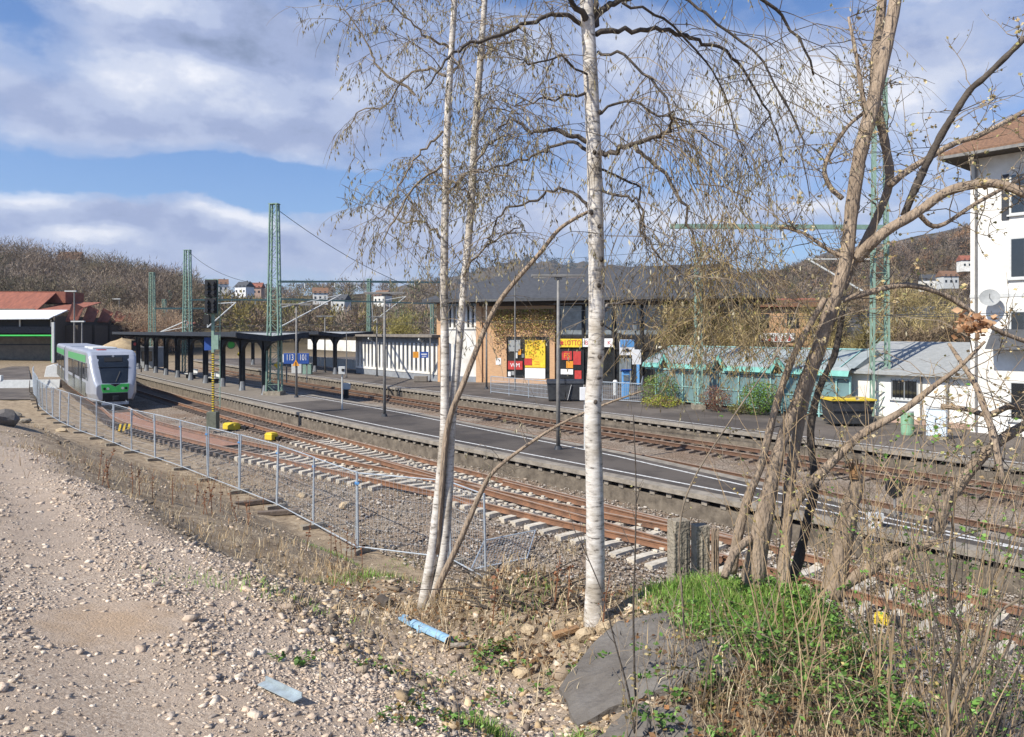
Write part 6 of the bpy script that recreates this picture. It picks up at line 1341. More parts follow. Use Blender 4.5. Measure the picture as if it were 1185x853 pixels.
# ---- leaning shrub trees on the shelf
def yl(n): return palette(n, [(.60, .48, .24), (.50, .40, .18), (.66, .55, .34), (.40, .38, .15), (.48, .34, .18)], .12)
def leaning_trees():
    base = ground(885, 684); Y0 = base.y; k1 = Y0/F; t = thing('leaning_tree', 'clump of leaning brown tree trunks with crossing boughs at the right', 'tree', tuple(base)); pl = Plant(55); rs = pl.rs
    trunks = [([(868, 700), (874, 655), (886, 590), (896, 545), (905, 510), (924, 460), (945, 405), (960, 360), (978, 305), (986, 240), (996, 175), (1008, 130), (1020, 75), (1033, 18), (1045, -60)], [(0, 15), (.1, 11.5), (.2, 7.8), (.35, 6.5), (.6, 7.5), (.85, 8), (1, 6)], 0),
      ([(905, 690), (908, 640), (912, 580), (918, 530), (932, 460), (955, 390), (968, 350), (990, 300), (1010, 262), (1029, 212), (1024, 165), (1013, 115), (1013, 70), (1020, 10), (1024, -60)], [(0, 7.5), (.3, 5.5), (.6, 4.8), (.8, 5.5), (1, 5)], .35),
      ([(846, 662), (853, 625), (866, 575), (880, 540), (898, 470), (915, 420), (935, 380), (955, 345)], [(0, 6.5), (.4, 4.4), (1, 3.2)], -.25),
      ([(908, 690), (922, 655), (935, 600), (943, 560), (938, 500), (948, 450), (966, 410), (975, 360)], [(0, 6.5), (.5, 4.5), (1, 3.5)], .5),
      ([(962, 690), (972, 650), (983, 590), (992, 560), (990, 545)], [(0, 13), (.4, 10), (.8, 7), (1, 4.5)], -.1),
      ([(964, 684), (990, 668), (1026, 648), (1060, 634), (1092, 625)], [(0, 8), (.5, 6.5), (1, 2.5)], -.3), ([(1085, 615), (1092, 590), (1102, 572), (1120, 548), (1132, 533), (1160, 508), (1190, 490), (1230, 470)], [(0, 7), (.5, 6), (1, 5)], -.3),
      ([(915, 590), (938, 560), (965, 533), (998, 502), (1042, 477), (1082, 446), (1110, 425), (1140, 395)], [(0, 5.5), (.5, 4), (1, 1.5)], -.5),
      ([(991, 300), (1005, 285), (1026, 267), (1061, 246), (1096, 222), (1132, 213), (1160, 214), (1190, 226), (1240, 250)], [(0, 7), (.5, 5), (1, 4.5)], -.6),
      ([(1030, 214), (1050, 198), (1079, 180), (1105, 166), (1132, 157), (1160, 143), (1190, 126), (1230, 100)], [(0, 4.2), (1, 2.6)], .4), ([(1046, 250), (1056, 225), (1075, 184), (1090, 155), (1103, 134), (1122, 105), (1139, 90), (1170, 60), (1200, 30)], [(0, 4.5), (1, 3)], -.4),
      ([(870, 622), (850, 640), (838, 668)], [(0, 5), (1, 4.5)], -.3), ([(1098, 398), (1105, 408), (1114, 422), (1129, 446), (1140, 475), (1148, 500), (1160, 560)], [(0, 1.5), (.5, 3.2), (1, 4)], -.7),
      ([(1089, 470), (1120, 474), (1144, 480), (1170, 470), (1200, 474)], [(0, 3), (1, 3.5)], -.5), ([(1008, 140), (1000, 120), (990, 60), (982, 20)], [(0, 3.5), (1, 1.5)], .2), ([(975, 230), (960, 215), (955, 190), (978, 150), (1000, 130)], [(0, 3), (1, 2)], .2),
      ([(960, 352), (1000, 340), (1050, 330), (1100, 345), (1150, 380), (1200, 400)], [(0, 4), (1, 2.5)], .2), ([(985, 300), (960, 290), (930, 270), (900, 262)], [(0, 3), (1, 1.2)], .3), ([(1061, 246), (1085, 262), (1130, 235), (1185, 205)], [(0, 3), (1, 2)], .1)]
    paths = []
    for i, (P, w, dz) in enumerate(trunks):
        n = len(P); path = smooth_path(P, [Y0+dz*k/(n-1)+(.12 if i in (3, 2) else 0) for k in range(n)], 5); mb = MB(); ltube(mb, path, [(a, b*k1) for a, b in w], 16 if i < 9 else 9, rs, .09); mb.build('trunk' if i < 5 else 'bough', M['bark'] if i not in (3, 10) else M['limb'], t, smooth=True); paths.append(path)
    sp = MB(); c = paths[4][-1]
    for k in range(16):
        a = k/16*6.283; r_ = .034; p = c+Vector((math.cos(a)*r_, math.sin(a)*r_*.8, -.06)); sp.tube([p, p+Vector((rs.gauss(0, .01), rs.gauss(0, .01), rs.uniform(.05, .17)))], [.014, .002], 4)
    sp.build('splintered_top', M['wood'], t)
    for i, path in enumerate(paths):
        lo = .05 if i in (7, 8, 9, 10, 13, 16, 17) else .3
        for k in range({0: 18, 1: 18, 2: 8, 3: 8, 4: 3, 11: 0}.get(i, 13)):
            p, d = interp_path(path, rs.uniform(lo, 1)); sd = Vector((rs.gauss(0, 1), rs.gauss(0, .8), rs.uniform(-.5, .9))).normalized(); sec = pl.path(p, (d*.5+sd).normalized(), rs.uniform(.2, .75), 6, .22, .0); pl.tube(sec, .0055, .002)
            for j in range(4):
                p2, d2 = interp_path(sec, rs.uniform(.2, 1)); ter = pl.path(p2, (d2*.5+Vector((rs.gauss(0, .8), rs.gauss(0, .8), rs.gauss(.1, .7)))).normalized(), rs.uniform(.08, .32), 4, .25, 0); pl.tube(ter, .003, .0014)
                for q in range(rs.randint(1, 4)): p3 = interp_path(ter, rs.uniform(.3, 1))[0]; pl.P.append(tuple(p3+Vector((rs.gauss(0, .008), rs.gauss(0, .008), rs.gauss(0, .008)))))
    pl.twig.build('twigs', M['twig'], t)
    P = np.array(pl.P); leaf_obj('young_leaves', P, rng.uniform(.014, .044, len(P)), yl(len(P)), parent=t, tilt=2)
    c = pd(1128, 376, 5.2); P = np.array(c)+rng.normal(0, 1, (170, 3))*np.array([.05, .05, .035]); leaf_obj('dry_leaves', P, rng.uniform(.03, .07, 170), palette(170, [(.52, .30, .17), (.42, .23, .12), (.6, .38, .22)], .12), parent=t, tilt=1.5)
leaning_trees()
# ---- yellowish fine brush above the shelf (thin shoots)
def brush(name, seed, n, xr, yr, Yr, hr, label, stemmat, leafcols, group=None, lean=.20, leaf=(0, 5), lsz=(.012, .03), r=.0042, branches=4, fork=.35, wander=.06):
    pl = Plant(seed); rs = pl.rs; c = None; first = None
    for k in range(n):
        x = rs.uniform(*xr); Y = rs.uniform(*Yr); X = (x-CX)/F*Y; z = HZ(X, Y); p = Vector((X, Y, z-.02)); first = first or p
        L = rs.uniform(*hr); path = pl.path(p, (rs.gauss(0, lean), rs.gauss(0, lean), 1), L, 9, wander, .006); pl.tube(path, r*rs.uniform(.7, 1.5), r*.35)
        for j in range(rs.randint(0, branches)):
            p2, d2 = interp_path(path, rs.uniform(.3, .95)); b = pl.path(p2, (d2+Vector((rs.gauss(0, .7), rs.gauss(0, .7), .2))).normalized(), L*rs.uniform(.1, fork), 5, .1, 0); pl.tube(b, r*.5, r*.25)
            for q in range(rs.randint(*leaf)): pl.P.append(tuple(interp_path(b, rs.random())[0]+Vector((rs.gauss(0, .01), rs.gauss(0, .01), rs.gauss(0, .01)))))
    t = thing(name, label, 'shrub', tuple(first), group); pl.twig.build('stems', M[stemmat], t)
    if pl.P: P = np.array(pl.P); leaf_obj('leaves', P, rng.uniform(*lsz, len(P)), palette(len(P), leafcols, .15), parent=t, tilt=1.5)
YL = [(.45, .36, .14), (.36, .28, .10), (.30, .30, .10), (.5, .42, .22)]
brush('thicket', 61, 26, (880, 1010), None or (0, 1), (4.6, 5.8), (.9, 2.1), 'tangle of straw coloured shoots in front of the leaning trunks', 'twig_straw', YL)
brush('thicket', 62, 60, (1010, 1150), (0, 1), (4.4, 5.6), (1.2, 2.6), 'thin upright shoots right of the leaning trunks', 'twig_straw', YL)
brush('thicket', 63, 30, (1060, 1190), (0, 1), (3.6, 4.6), (1.0, 2.2), 'dark twiggy shrub with small green leaves at the right edge', 'limb', [(.12, .24, .05), (.18, .32, .07), (.08, .16, .04)], leaf=(2, 8))
brush('thicket', 64, 14, (700, 870), (0, 1), (3.6, 4.8), (.3, 1.0), 'thin bare shoots growing around the dark slab', 'twig', YL, branches=2)
brush('thicket', 65, 48, (990, 1180), (0, 1), (5.6, 6.8), (1.5, 3.0), 'background shoots with yellow buds behind the boughs', 'twig', YL, branches=8, leaf=(2, 7), fork=.45)
brush('thicket', 66, 24, (850, 1190), (0, 1), (3.3, 4.2), (.4, 1.3), 'low straw shoots along the lower right edge', 'twig_straw', YL, branches=3)
brush('thicket', 67, 34, (1080, 1200), (0, 1), (5.0, 6.0), (2.2, 3.4), 'leafy green shrub reaching up in front of the white house', 'twig', [(.13, .27, .05), (.20, .34, .08)], branches=10, leaf=(6, 14), lsz=(.018, .045), fork=.3)
def explicit_stem(P, Y, r, mt, label, name='sapling'):
    path = smooth_path(P, [Y]*len(P), 5); path[0].z -= .02; t = thing(name, label, 'sapling', tuple(path[0])); mb = MB(); ltube(mb, path, [(0, r), (1, r*.35)], 6); mb.build('stem', M[mt], t, smooth=True)
    pl = Plant(len(P)*7+int(P[0][0])); rs = pl.rs
    for k in range(6):
        p, d = interp_path(path, rs.uniform(.35, 1)); b = pl.path(p, (d+Vector((rs.gauss(0, .8), rs.gauss(0, .5), .3))).normalized(), rs.uniform(.06, .25), 4, .15, 0); pl.tube(b, r*.4, .0012); pl.P.append(tuple(b[-1])); pl.P.append(tuple(b[2]))
    pl.twig.build('side_shoots', M[mt], t); P_ = np.array(pl.P); leaf_obj('buds', P_, rng.uniform(.01, .02, len(P_)), yl(len(P_)), parent=t, tilt=2)
explicit_stem([(733, 900), (736, 830), (734, 770), (733, 700), (735, 640), (736, 560), (733, 480)], 4.2, .008, 'limb', 'dark upright sapling crossing the left end of the slab')
explicit_stem([(735, 850), (727, 800), (712, 745), (698, 690), (680, 645), (664, 612)], 4.15, .006, 'limb', 'dark thin sapling bowing left over the slab')
explicit_stem([(800, 900), (796, 800), (790, 700), (786, 620), (800, 560), (850, 480), (905, 400), (925, 350)], 4.6, .008, 'twig', 'long bowed sapling leaning right before the concrete stubs')
explicit_stem([(1104, 900), (1098, 810), (1110, 740), (1098, 690), (1102, 620), (1106, 550)], 4.0, .011, 'limb', 'dark forked sapling low at the right')
explicit_stem([(1090, 860), (1112, 790), (1135, 760), (1150, 715), (1185, 690), (1220, 670)], 3.9, .012, 'twig', 'bough of a sapling bending out at the lower right edge')
# brambles: arching stems with leaves
def bramble(seed, cx, cy, n, sp, label, dense=10, Lr=(.3, .9), cols=lg, sz=(.02, .05)):
    g = ground(cx, cy); pl = Plant(seed); rs = pl.rs; t = thing('bramble', label, 'bramble', tuple(g))
    for k in range(n):
        X = g.x+rs.gauss(0, sp); Y = g.y+rs.gauss(0, sp*.8); p = Vector((X, Y, HZ(X, Y))); a = rs.uniform(0, 6.28); L = rs.uniform(*Lr)
        path = pl.path(p, (math.cos(a)*.8, math.sin(a)*.8, rs.uniform(.3, 1)), L, 8, .08, .16); path = [Vector((q.x, q.y, max(q.z, HZ(q.x, q.y)+.012))) for q in path]; pl.tube(path, .0035, .0018)
        for j in range(dense):
            q = interp_path(path, rs.uniform(.1, 1))[0]
            for l in range(3): pl.P.append(tuple(q+Vector((rs.gauss(0, .022), rs.gauss(0, .022), abs(rs.gauss(.015, .012))))))
    pl.twig.build('stems', M['twig'], t); P = np.array(pl.P); leaf_obj('leaves', P, rng.uniform(*sz, len(P)), palette(len(P), cols, .18), parent=t, tilt=.5)
bl = lg+[(.20, .12, .05), (.28, .2, .07)]
bramble(71, 570, 770, 11, .13, 'small leafy bramble on the rubble between the birches', 8, (.15, .45), bl); bramble(72, 490, 790, 12, .16, 'low bramble creeping over the gravel', 6, (.15, .5), bl, (.015, .04)); bramble(73, 500, 835, 12, .15, 'leafy bramble patch at the bottom edge left of the grass tuft', 7, (.15, .45), bl, (.015, .045))
bramble(74, 880, 800, 26, .3, 'leafy bramble mound right of the dark slab', 12, (.3, .8)); bramble(75, 960, 760, 26, .3, 'green brambles below the torn stump', 12, (.3, .9)); bramble(80, 1120, 850, 24, .35, 'dark bramble tangle in the bottom right corner', 12, (.4, 1.1)); bramble(76, 1040, 850, 34, .35, 'dark leafy bramble at the bottom right', 12, (.3, .9)); bramble(77, 780, 850, 14, .2, 'bramble with reddish leaves at the bottom below the slab', 8, (.2, .5), bl)
bramble(78, 340, 765, 4, .07, 'tiny green weed in the gravel', 5, (.05, .15)); bramble(79, 650, 790, 8, .14, 'sparse weed on the yellowish rubble left of the slab', 4, (.1, .3), bl)
# tall brown dock stalks
def stalks(seed, spots, label):
    pl = Plant(seed); rs = pl.rs; first = None
    for x, y, n, h in spots:
        g = ground(x, y)
        for k in range(n):
            X = g.x+rs.gauss(0, .35); Y = g.y+rs.gauss(0, .35); p = Vector((X, Y, HZ(X, Y)-.02)); first = first or p; path = pl.path(p, (rs.gauss(0, .1), rs.gauss(0, .1), 1), h*rs.uniform(.6, 1.1), 5, .04, 0); pl.tube(path, .008, .004)
            for j in range(16): q = interp_path(path, rs.uniform(.45, 1))[0]; pl.P.append(tuple(q+Vector((rs.gauss(0, .02), rs.gauss(0, .02), 0))))
    t = thing('dead_stalks', label, 'dead plants', tuple(first)); t['kind'] = 'stuff'; pl.twig.build('stems', mat('red_brown_stem', (.26, .12, .06), (.15, .07, .04), .9, 6), t); P = np.array(pl.P); leaf_obj('seeds', P, rng.uniform(.02, .05, len(P)), palette(len(P), [(.27, .12, .06), (.2, .09, .05)], .15), parent=t, tilt=2)
stalks(81, [(270, 602, 5, .7), (255, 590, 4, .7), (205, 585, 4, .6), (165, 575, 3, .6), (400, 655, 5, .6), (415, 650, 4, .6), (300, 590, 3, .6), (120, 560, 3, .5), (575, 700, 4, .5)], 'reddish brown dead dock stalks along the bank')
# ================================================================== FOREGROUND OBJECTS
def rock(c, r, m, label=None, name='rubble_stone', seed=0, group=None, sc_=(1.2, .9, .7), cat='stone', jit=.16):
    rs = random.Random(seed); bm = bmesh_ico(c, r, sc_, rs, jit); o = bm.build(name, M[m], None, smooth=False); o.rotation_euler = (0, 0, rs.uniform(0, 3)); tag(o, label, cat, group); return o
def bmesh_ico(c, r, s, rs, jit):
    import bmesh
    b = bmesh.new(); bmesh.ops.create_icosphere(b, subdivisions=2, radius=1); d = [Vector((rs.gauss(0, 1), rs.gauss(0, 1), rs.gauss(0, 1))).normalized() for _ in range(9)]
    mb = MB(); vs = []
    for v in b.verts:
        p = v.co.copy()
        for k in d:
            q = p.dot(k)
            if q > .72: p -= k*(q-.72)
        p *= 1+rs.uniform(-jit*.3, jit*.3); vs.append(Vector((p.x*r*s[0], p.y*r*s[1], p.z*r*s[2]))+Vector(c))
    fs = [tuple(v.index for v in f.verts) for f in b.faces]; mb.add(vs, fs); b.free(); return mb
for i, (x, y, r, lab) in enumerate([(701, 733, .085, 'large pale stone at the right foot of the big birch'), (679, 741, .085, 'flat yellowish stone left of the large pale one by the birch'), (612, 738, .07, 'upright pale stone in the middle of the rubble row'), (592, 740, .055, None), (577, 746, .05, None), (602, 782, .07, 'elongated pale stone lying alone on the rubble slope'), (634, 742, .045, None), (668, 756, .04, None), (561, 748, .04, None), (645, 764, .035, None), (622, 757, .04, None), (597, 762, .04, None), (715, 722, .04, None), (690, 757, .045, None)]):
    g = ground(x, y); rock(g+Vector((0, 0, r*.25)), r, 'stone', lab or ('small pale rubble stone, %s along the row between the two birches' % ['', '', '', 'third', 'fourth', '', 'fifth', 'eighth', 'first', 'sixth', 'seventh', 'second', 'tenth', 'ninth'][i]), seed=i+3, group='pale rubble stones')
g = ground(655, 744); q = MB(); a = g+Vector((-.10, -.02, .04)); b = g+Vector((.10, .06, .07)); q.bar(a, b, .06, .035); tag(q.build('timber_piece', M['wood'], None, bevel=.004), 'short orange-brown timber offcut among the pale stones', 'timber')
g = ground(533, 752); q = MB(); q.tube([g+Vector((-.08, 0, .03)), g+Vector((.09, .02, .03))], [.022, .018], 8); tag(q.build('broken_branch', M['bark_pale'], None, smooth=True), 'short pale branch piece right of the blue gutter', 'branch')
# blue gutter piece
def gutter(a, b, r, m, label, name, arc=(0, 200)):
    q = MB(); a = Vector(a); b = Vector(b); d = (b-a).normalized(); x = d.cross(Vector((0, 0, 1))).normalized(); y = x.cross(d); vs = []; N_ = 14
    for p in (a, b):
        for rr in (r, r*.9):
            for k in range(N_): an = R(arc[0]+(arc[1]-arc[0])*k/(N_-1)); vs.append(p+x*math.cos(an)*rr+y*math.sin(an)*rr)
    fs = []
    for k in range(N_-1): fs += [(k, k+1, 2*N_+k+1, 2*N_+k), (N_+k+1, N_+k, 3*N_+k, 3*N_+k+1), (k, N_+k, N_+k+1, k+1), (2*N_+k+1, 3*N_+k+1, 3*N_+k, 2*N_+k)]
    q.add(vs, fs); o = q.build(name, M[m], None, smooth=False); return tag(o, label, 'pipe')
g0 = ground(478, 728); g1 = ground(520, 747); gutter(g0+Vector((0, 0, .03)), g1+Vector((0, 0, .03)), .042, 'bluepipe', 'bright light blue broken gutter pipe below the twin birch', 'broken_gutter')
g0 = ground(463, 720); g1 = ground(479, 731); q = MB(); q.bar(g0+Vector((0, 0, .03)), g1+Vector((0, 0, .04)), .035, .02); q.bar(g0+Vector((.02, 0, .05)), g0+Vector((.07, -.02, .05)), .02, .015); q.bar(g1+Vector((.03, -.06, .02)), g1+Vector((.10, -.05, .03)), .03, .02); tag(q.build('plastic_shard', M['bluepipe'], None), 'splintered light blue plastic shard at the left end of the gutter', 'shard')
g0 = ground(303, 797); g1 = ground(345, 818); q = MB(); a = g0+Vector((0, 0, .03)); b = g1+Vector((0, 0, .03)); q.bar(a, b, .055, .006); q.bar(a+Vector((.012, .03, .012)), b+Vector((.012, .03, .012)), .006, .024); tag(q.build('metal_strip', M['zinc'], None), 'pale blue-grey metal strip lying on the gravel at the bottom', 'metal strip')
# dark slabs
def slab(P, th, lift, m, name, label, cat):
    pts = [ground(x, y) for x, y in P]; n = len(pts); A = np.array([(p.x, p.y, 1) for p in pts]); z = np.array([p.z for p in pts]); k, *_ = np.linalg.lstsq(A, z, rcond=None); rs = random.Random(9)
    c = sum(pts, Vector())/n
    # refine the edge so it is ragged
    edge = []
    for i in range(n):
        a, b = pts[i], pts[(i+1) % n]
        for j in range(6):
            q = a.lerp(b, j/6); o = (q-c).normalized()*rs.uniform(-.008, .008) if j else Vector(); edge.append(q+o)
    top = [Vector((p.x, p.y, k[0]*p.x+k[1]*p.y+k[2]+lift+rs.uniform(-.004, .004))) for p in edge]; C_ = Vector((c.x, c.y, k[0]*c.x+k[1]*c.y+k[2]+lift)); N_ = len(top)
    q = MB(); vs = [C_]; K = 7
    def wv(p): return .003*math.sin(p.x*23+p.y*17)+(.022 if math.sin(p.x*5+p.y*3.1+1) > .1 else 0)+(.012 if math.sin(p.x*13-p.y*7) > .5 else 0)
    for r_ in range(1, K+1):
        for p in top:
            v = C_.lerp(p, r_/K); v.z += wv(v)-(.02 if r_ == K else 0); v.x += rs.uniform(-.004, .004); v.y += rs.uniform(-.004, .004); vs.append(v)
    lo = [p-Vector((0, 0, th))+(p-C_)*rs.uniform(-.06, .03) for p in top]; vs += lo
    fs = [(0, 1+i, 1+(i+1) % N_) for i in range(N_)]+[(1+r_*N_+i, 1+(r_+1)*N_+i, 1+(r_+1)*N_+(i+1) % N_, 1+r_*N_+(i+1) % N_) for r_ in range(K) for i in range(N_)]; q.add(vs, fs)
    return tag(q.build(name, M[m], None), label, cat)
slab([(647, 806), (700, 738), (716, 724), (770, 718), (806, 756), (790, 804), (742, 816), (668, 844)], .12, .05, 'slab', 'stone_slab', 'big dark grey slab lying between the grass and the rubble', 'slab')
slab([(700, 862), (704, 850), (746, 822), (760, 830), (748, 858)], .1, .05, 'slab', 'broken_slab', 'narrow dark slab splinter at the lower tip of the big slab', 'slab')
slab([(792, 752), (836, 748), (860, 780), (812, 806), (788, 800)], .12, .06, 'slab', 'broken_slab', 'smaller dark slab piece right behind the big slab', 'slab')
slab([(690, 860), (760, 822), (800, 826), (820, 880)], .1, .03, 'slab', 'broken_slab', 'lowest dark slab piece at the bottom edge', 'slab')
# concrete post stubs behind the grass
for i, (x0, x1, yt, Y, rz, lab, m) in enumerate([(773, 798, 601, 6.75, .35, 'pale weathered concrete post stub, left and tallest of the three', 'concrete'), (800, 821, 607, 6.65, .2, 'middle concrete post stub with vertical grooves', 'concrete'), (823, 832, 611, 6.6, .1, 'thin dark post stub at the right of the concrete stubs', 'bark')]):
    w = (x1-x0)/F*Y; X = ((x0+x1)/2-CX)/F*Y; zt = CZ-(yt-HY)/F*Y; zb = HZ(X, Y)-.1; q = MB()
    ns = 7; sec = []
    for k in range(ns): zz = zb+(zt-zb)*k/(ns-1); sec.append(zz)
    q.box((X, Y, (zt+zb)/2), (w*.82, w*.7, zt-zb), rz=rz); 
    for k in (-.3, 0, .3): q.box((X+k*w*math.cos(rz), Y-w*.36+k*w*math.sin(rz), (zt+zb)/2-.05), (w*.12, .012, (zt-zb)*.9), rz=rz)
    tag(q.build('post_stub', M[m], None, bevel=.012), lab, 'post stub', 'post stubs behind the grass')
# rubble and sticks on the left bank
for i, (x, y, r, m, lab) in enumerate([(14, 484, .55, 'concrete', 'big grey rubble block at the left picture edge'), (4, 492, .5, 'slab', 'dark rubble block lowest at the left picture edge'), (28, 490, .35, 'concrete', 'smaller rubble block right of the big one at the left edge'), (71, 501, .28, 'stone', 'pale boulder at the foot of the fence on the left'), (350, 577, .2, 'stone', 'pale stone block behind the fence'), (400, 590, .22, 'stone', 'beige stone block lying near the fence end')]):
    g = ground(x, y); rock(g+Vector((0, 0, r*.3)), r, m, lab, 'rubble_block', 40+i, None, (1.3, .9, .6))
g = ground(38, 475); q = MB(); q.tube([g+Vector((.6, -.3, .05)), g+Vector((.2, 0, .9)), g+Vector((-.3, .1, 1.3)), g+Vector((-.35, .2, 2.1))], [.05, .05, .04, .02], 6); tag(q.build('bent_stick', M['limb'], None, smooth=True), 'dark bent stick standing up from the rubble at the left', 'stick')
for i, (x, y, L, a, lab) in enumerate([(322, 598, 1.2, .3, 'dark timber sleeper piece at the foot of the fence'), (300, 585, 1.5, .5, 'weathered beam lying behind the first one by the fence')]):
    g = ground(x, y); q = MB(); q.box(g+Vector((0, 0, .08)), (L, .22, .14), rz=a); tag(q.build('timber_beam', M['sleeper_old'], None, bevel=.015), lab, 'timber', 'timbers by the fence')
g = ground(446, 704); q = MB(); q.disc(g+Vector((0, 0, .05)), (.6, -1, .1), .055, .25, 14); tag(q.build('log_end', M['limb'], None), 'short dark log left of the twin birch foot', 'log')
pl = Plant(91)
for k in range(46):
    g = ground(pl.rs.uniform(540, 700), pl.rs.uniform(668, 712)); a = pl.rs.uniform(0, 3.14); pl.tube([g+Vector((0, 0, .02)), g+Vector((math.cos(a)*.2, math.sin(a)*.2, .05)), g+Vector((math.cos(a)*.5, math.sin(a)*.5, .03))], .012, .004)
tag(pl.twig.build('fallen_branches', M['limb'], None), 'heap of dark fallen twigs between the two birches', 'twigs', kind='stuff')
# ================================================================== FAR VEGETATION
def crown_tris(n, r, h, up=.5, w=.05, L=(.5, 1.2), seed=0):
    """template: thin twig triangles filling a crown, coordinates relative to the foot"""
    g = np.random.default_rng(seed); d = g.normal(0, 1, (n, 3)); d /= np.linalg.norm(d, axis=1, keepdims=True); rad = g.random(n)**.45
    lump = 1+.22*np.sin(d[:, 0]*5+seed)*np.cos(d[:, 1]*4+seed*2)
    P = d*rad[:, None]*lump[:, None]*np.array([r, r, h*.40]); P[:, 2] += h*.60
    dr = d*.7+g.normal(0, .35, (n, 3)); dr[:, 2] += up; dr /= np.linalg.norm(dr, axis=1, keepdims=True); l = g.uniform(*L, n)[:, None]
    e = np.cross(dr, g.normal(0, 1, (n, 3))); e /= np.linalg.norm(e, axis=1, keepdims=True); e *= w/2
    V = np.stack([P-e, P+e, P+dr*l], 1).reshape(-1, 3); return V
def wood(name, spots, templ, cols, label, trunkw=.3, trunkc=(.10, .08, .06)):
    Vs = []; Cs = []
    for (X, Y, Z, s), c in zip(spots, cols):
        T = templ[rng.integers(len(templ))]; a = rng.uniform(0, 6.28); ca, sa = math.cos(a), math.sin(a); V = T*s; V = np.stack([V[:, 0]*ca-V[:, 1]*sa, V[:, 0]*sa+V[:, 1]*ca, V[:, 2]], -1)+np.array([X, Y, Z-.3]); Vs.append(V)
        k = np.repeat(c[None]*(1+rng.normal(0, .13, (len(V)//3, 1))), 3, 0); Cs.append(k)
        h = 9*s; w = trunkw*s/2; tv = np.array([(X-w, Y, Z-1), (X+w, Y, Z-1), (X, Y, Z+h)]); Vs.append(tv); Cs.append(np.tile(np.array(trunkc)*1.3, (3, 1)))
    V = np.concatenate(Vs); C_ = np.clip(np.concatenate(Cs), .01, .9); Fc = np.arange(len(V)).reshape(-1, 3); o = link(name, mesh_arrays(name, V, Fc, M['attr_leaf'], col=C_)); return tag(o, label, 'wood', kind='stuff')
TL = [crown_tris(560, 4.0, 12.5, .12, .13, (.6, 1.5), k) for k in range(5)]
TM = [crown_tris(130, 4.2, 12, .4, .5, (1.0, 2.6), 10+k) for k in range(5)]
TF = [crown_tris(44, 5, 12, .3, 1.6, (1.5, 4.5), 20+k) for k in range(4)]
def spots(n, xr, yr, sr, cond=None):
    out = []
    while len(out) < n:
        Y = rng.uniform(*yr); x = rng.uniform(*xr); X = (x-CX)/F*Y
        if cond and not cond(x, Y): continue
        out.append((X, Y, HZ(X, Y), rng.uniform(*sr)))
    return out
brown = [(.19, .15, .115), (.24, .19, .145), (.15, .12, .095), (.22, .16, .115), (.27, .215, .17), (.18, .155, .10)]
S = spots(430, (-80, 225), (150, 270), (.75, 1.2)); wood('bare_wood', S, TL, palette(len(S), brown, .26), 'bare brown trees covering the left hill')
S = spots(70, (100, 205), (128, 150), (.45, .75)); wood('bare_wood', S, TL, palette(len(S), [(.40, .28, .19), (.32, .24, .16)], .12), 'pale orange-brown scrub at the foot of the left hill')
S = spots(700, (190, 1000), (300, 620), (.7, 1.15)); wood('bare_wood', S, TM, palette(len(S), brown+[(.16, .18, .09), (.30, .22, .10)], .15), 'mixed bare trees on the far middle slopes')
S = spots(260, (200, 560), (170, 300), (.45, .8)); wood('bare_wood', S, TM, palette(len(S), brown+[(.18, .20, .09), (.30, .24, .09), (.26, .22, .08)], .15), 'olive and brown scrub behind the far canopies')
S = spots(1500, (860, 1260), (430, 760), (.7, 1.2)); wood('bare_wood', S, TM, palette(len(S), brown+[(.30, .18, .10)], .28), 'bare brown wood on the right hill')
S = spots(700, (480, 820), (1900, 3100), (1.5, 2.4)); wood('distant_wood', S, TF, palette(len(S), [(.05, .07, .05), (.08, .08, .06)], .15), 'dark wood on the distant blue hill')
S = spots(14, (-60, 20), (160, 200), (.7, 1.0)); wood('evergreen_wood', S, TL, palette(len(S), [(.03, .06, .03)], .15), 'dark evergreens at the left picture edge behind the shed')
# individual trees in the middle distance
def mid_tree(x, Y, h, r, cols, label, seed, n=1500, w=.05, drop=0, L=(.4, 1.3)):
    X = (x-CX)/F*Y; t = thing('bare_tree', label, 'tree', (X, Y, .3), 'bare trees behind the station'); pl = Plant(seed); rs = pl.rs
    tr = pl.path((X, Y, .3), (0, 0, 1), h*.75, 8, .04, 0); mb = MB(); ltube(mb, tr, [(0, h*.022), (1, h*.006)], 8)
    mb.build('trunk', M['bark'], t)
    lm = MB(); tips = []
    for k in range(22):
        p, d = interp_path(tr, rs.uniform(.25, 1)); a = pl.path(p, (rs.gauss(0, 1), rs.gauss(0, 1), rs.uniform(.4, 1.2)), r*rs.uniform(.5, 1.1), 6, .12, 0); ltube(lm, a, [(0, .05), (1, .015)], 4); tips += [interp_path(a, q)[0] for q in (.3, .5, .6, .7, .8, .9, 1.0)]
    lm.build('limbs', M['twig'], t)
    B = np.array(tips)[rng.integers(0, len(tips), n)]+rng.normal(0, r*.16, (n, 3)); dr = rng.normal(0, .6, (n, 3)); dr[:, 2] += .5-drop; dr /= np.linalg.norm(dr, axis=1, keepdims=True); e = np.cross(dr, rng.normal(0, 1, (n, 3))); e /= np.linalg.norm(e, axis=1, keepdims=True)
    V = np.stack([B-e*w/2, B+e*w/2, B+dr*rng.uniform(*L, (n, 1))], 1).reshape(-1, 3)-np.array(WL[t]); link('crown', mesh_arrays('crown', V, np.arange(3*n).reshape(-1, 3), M['attr_leaf'], col=np.repeat(palette(n, cols, .2), 3, 0)), t)
ol = [(.27, .22, .09), (.33, .27, .11), (.22, .18, .08)]
br = [(.24, .18, .12), (.30, .22, .14), (.18, .14, .1)]
GB = [(.44, .35, .16), (.36, .29, .13), (.50, .40, .20), (.30, .24, .12)]
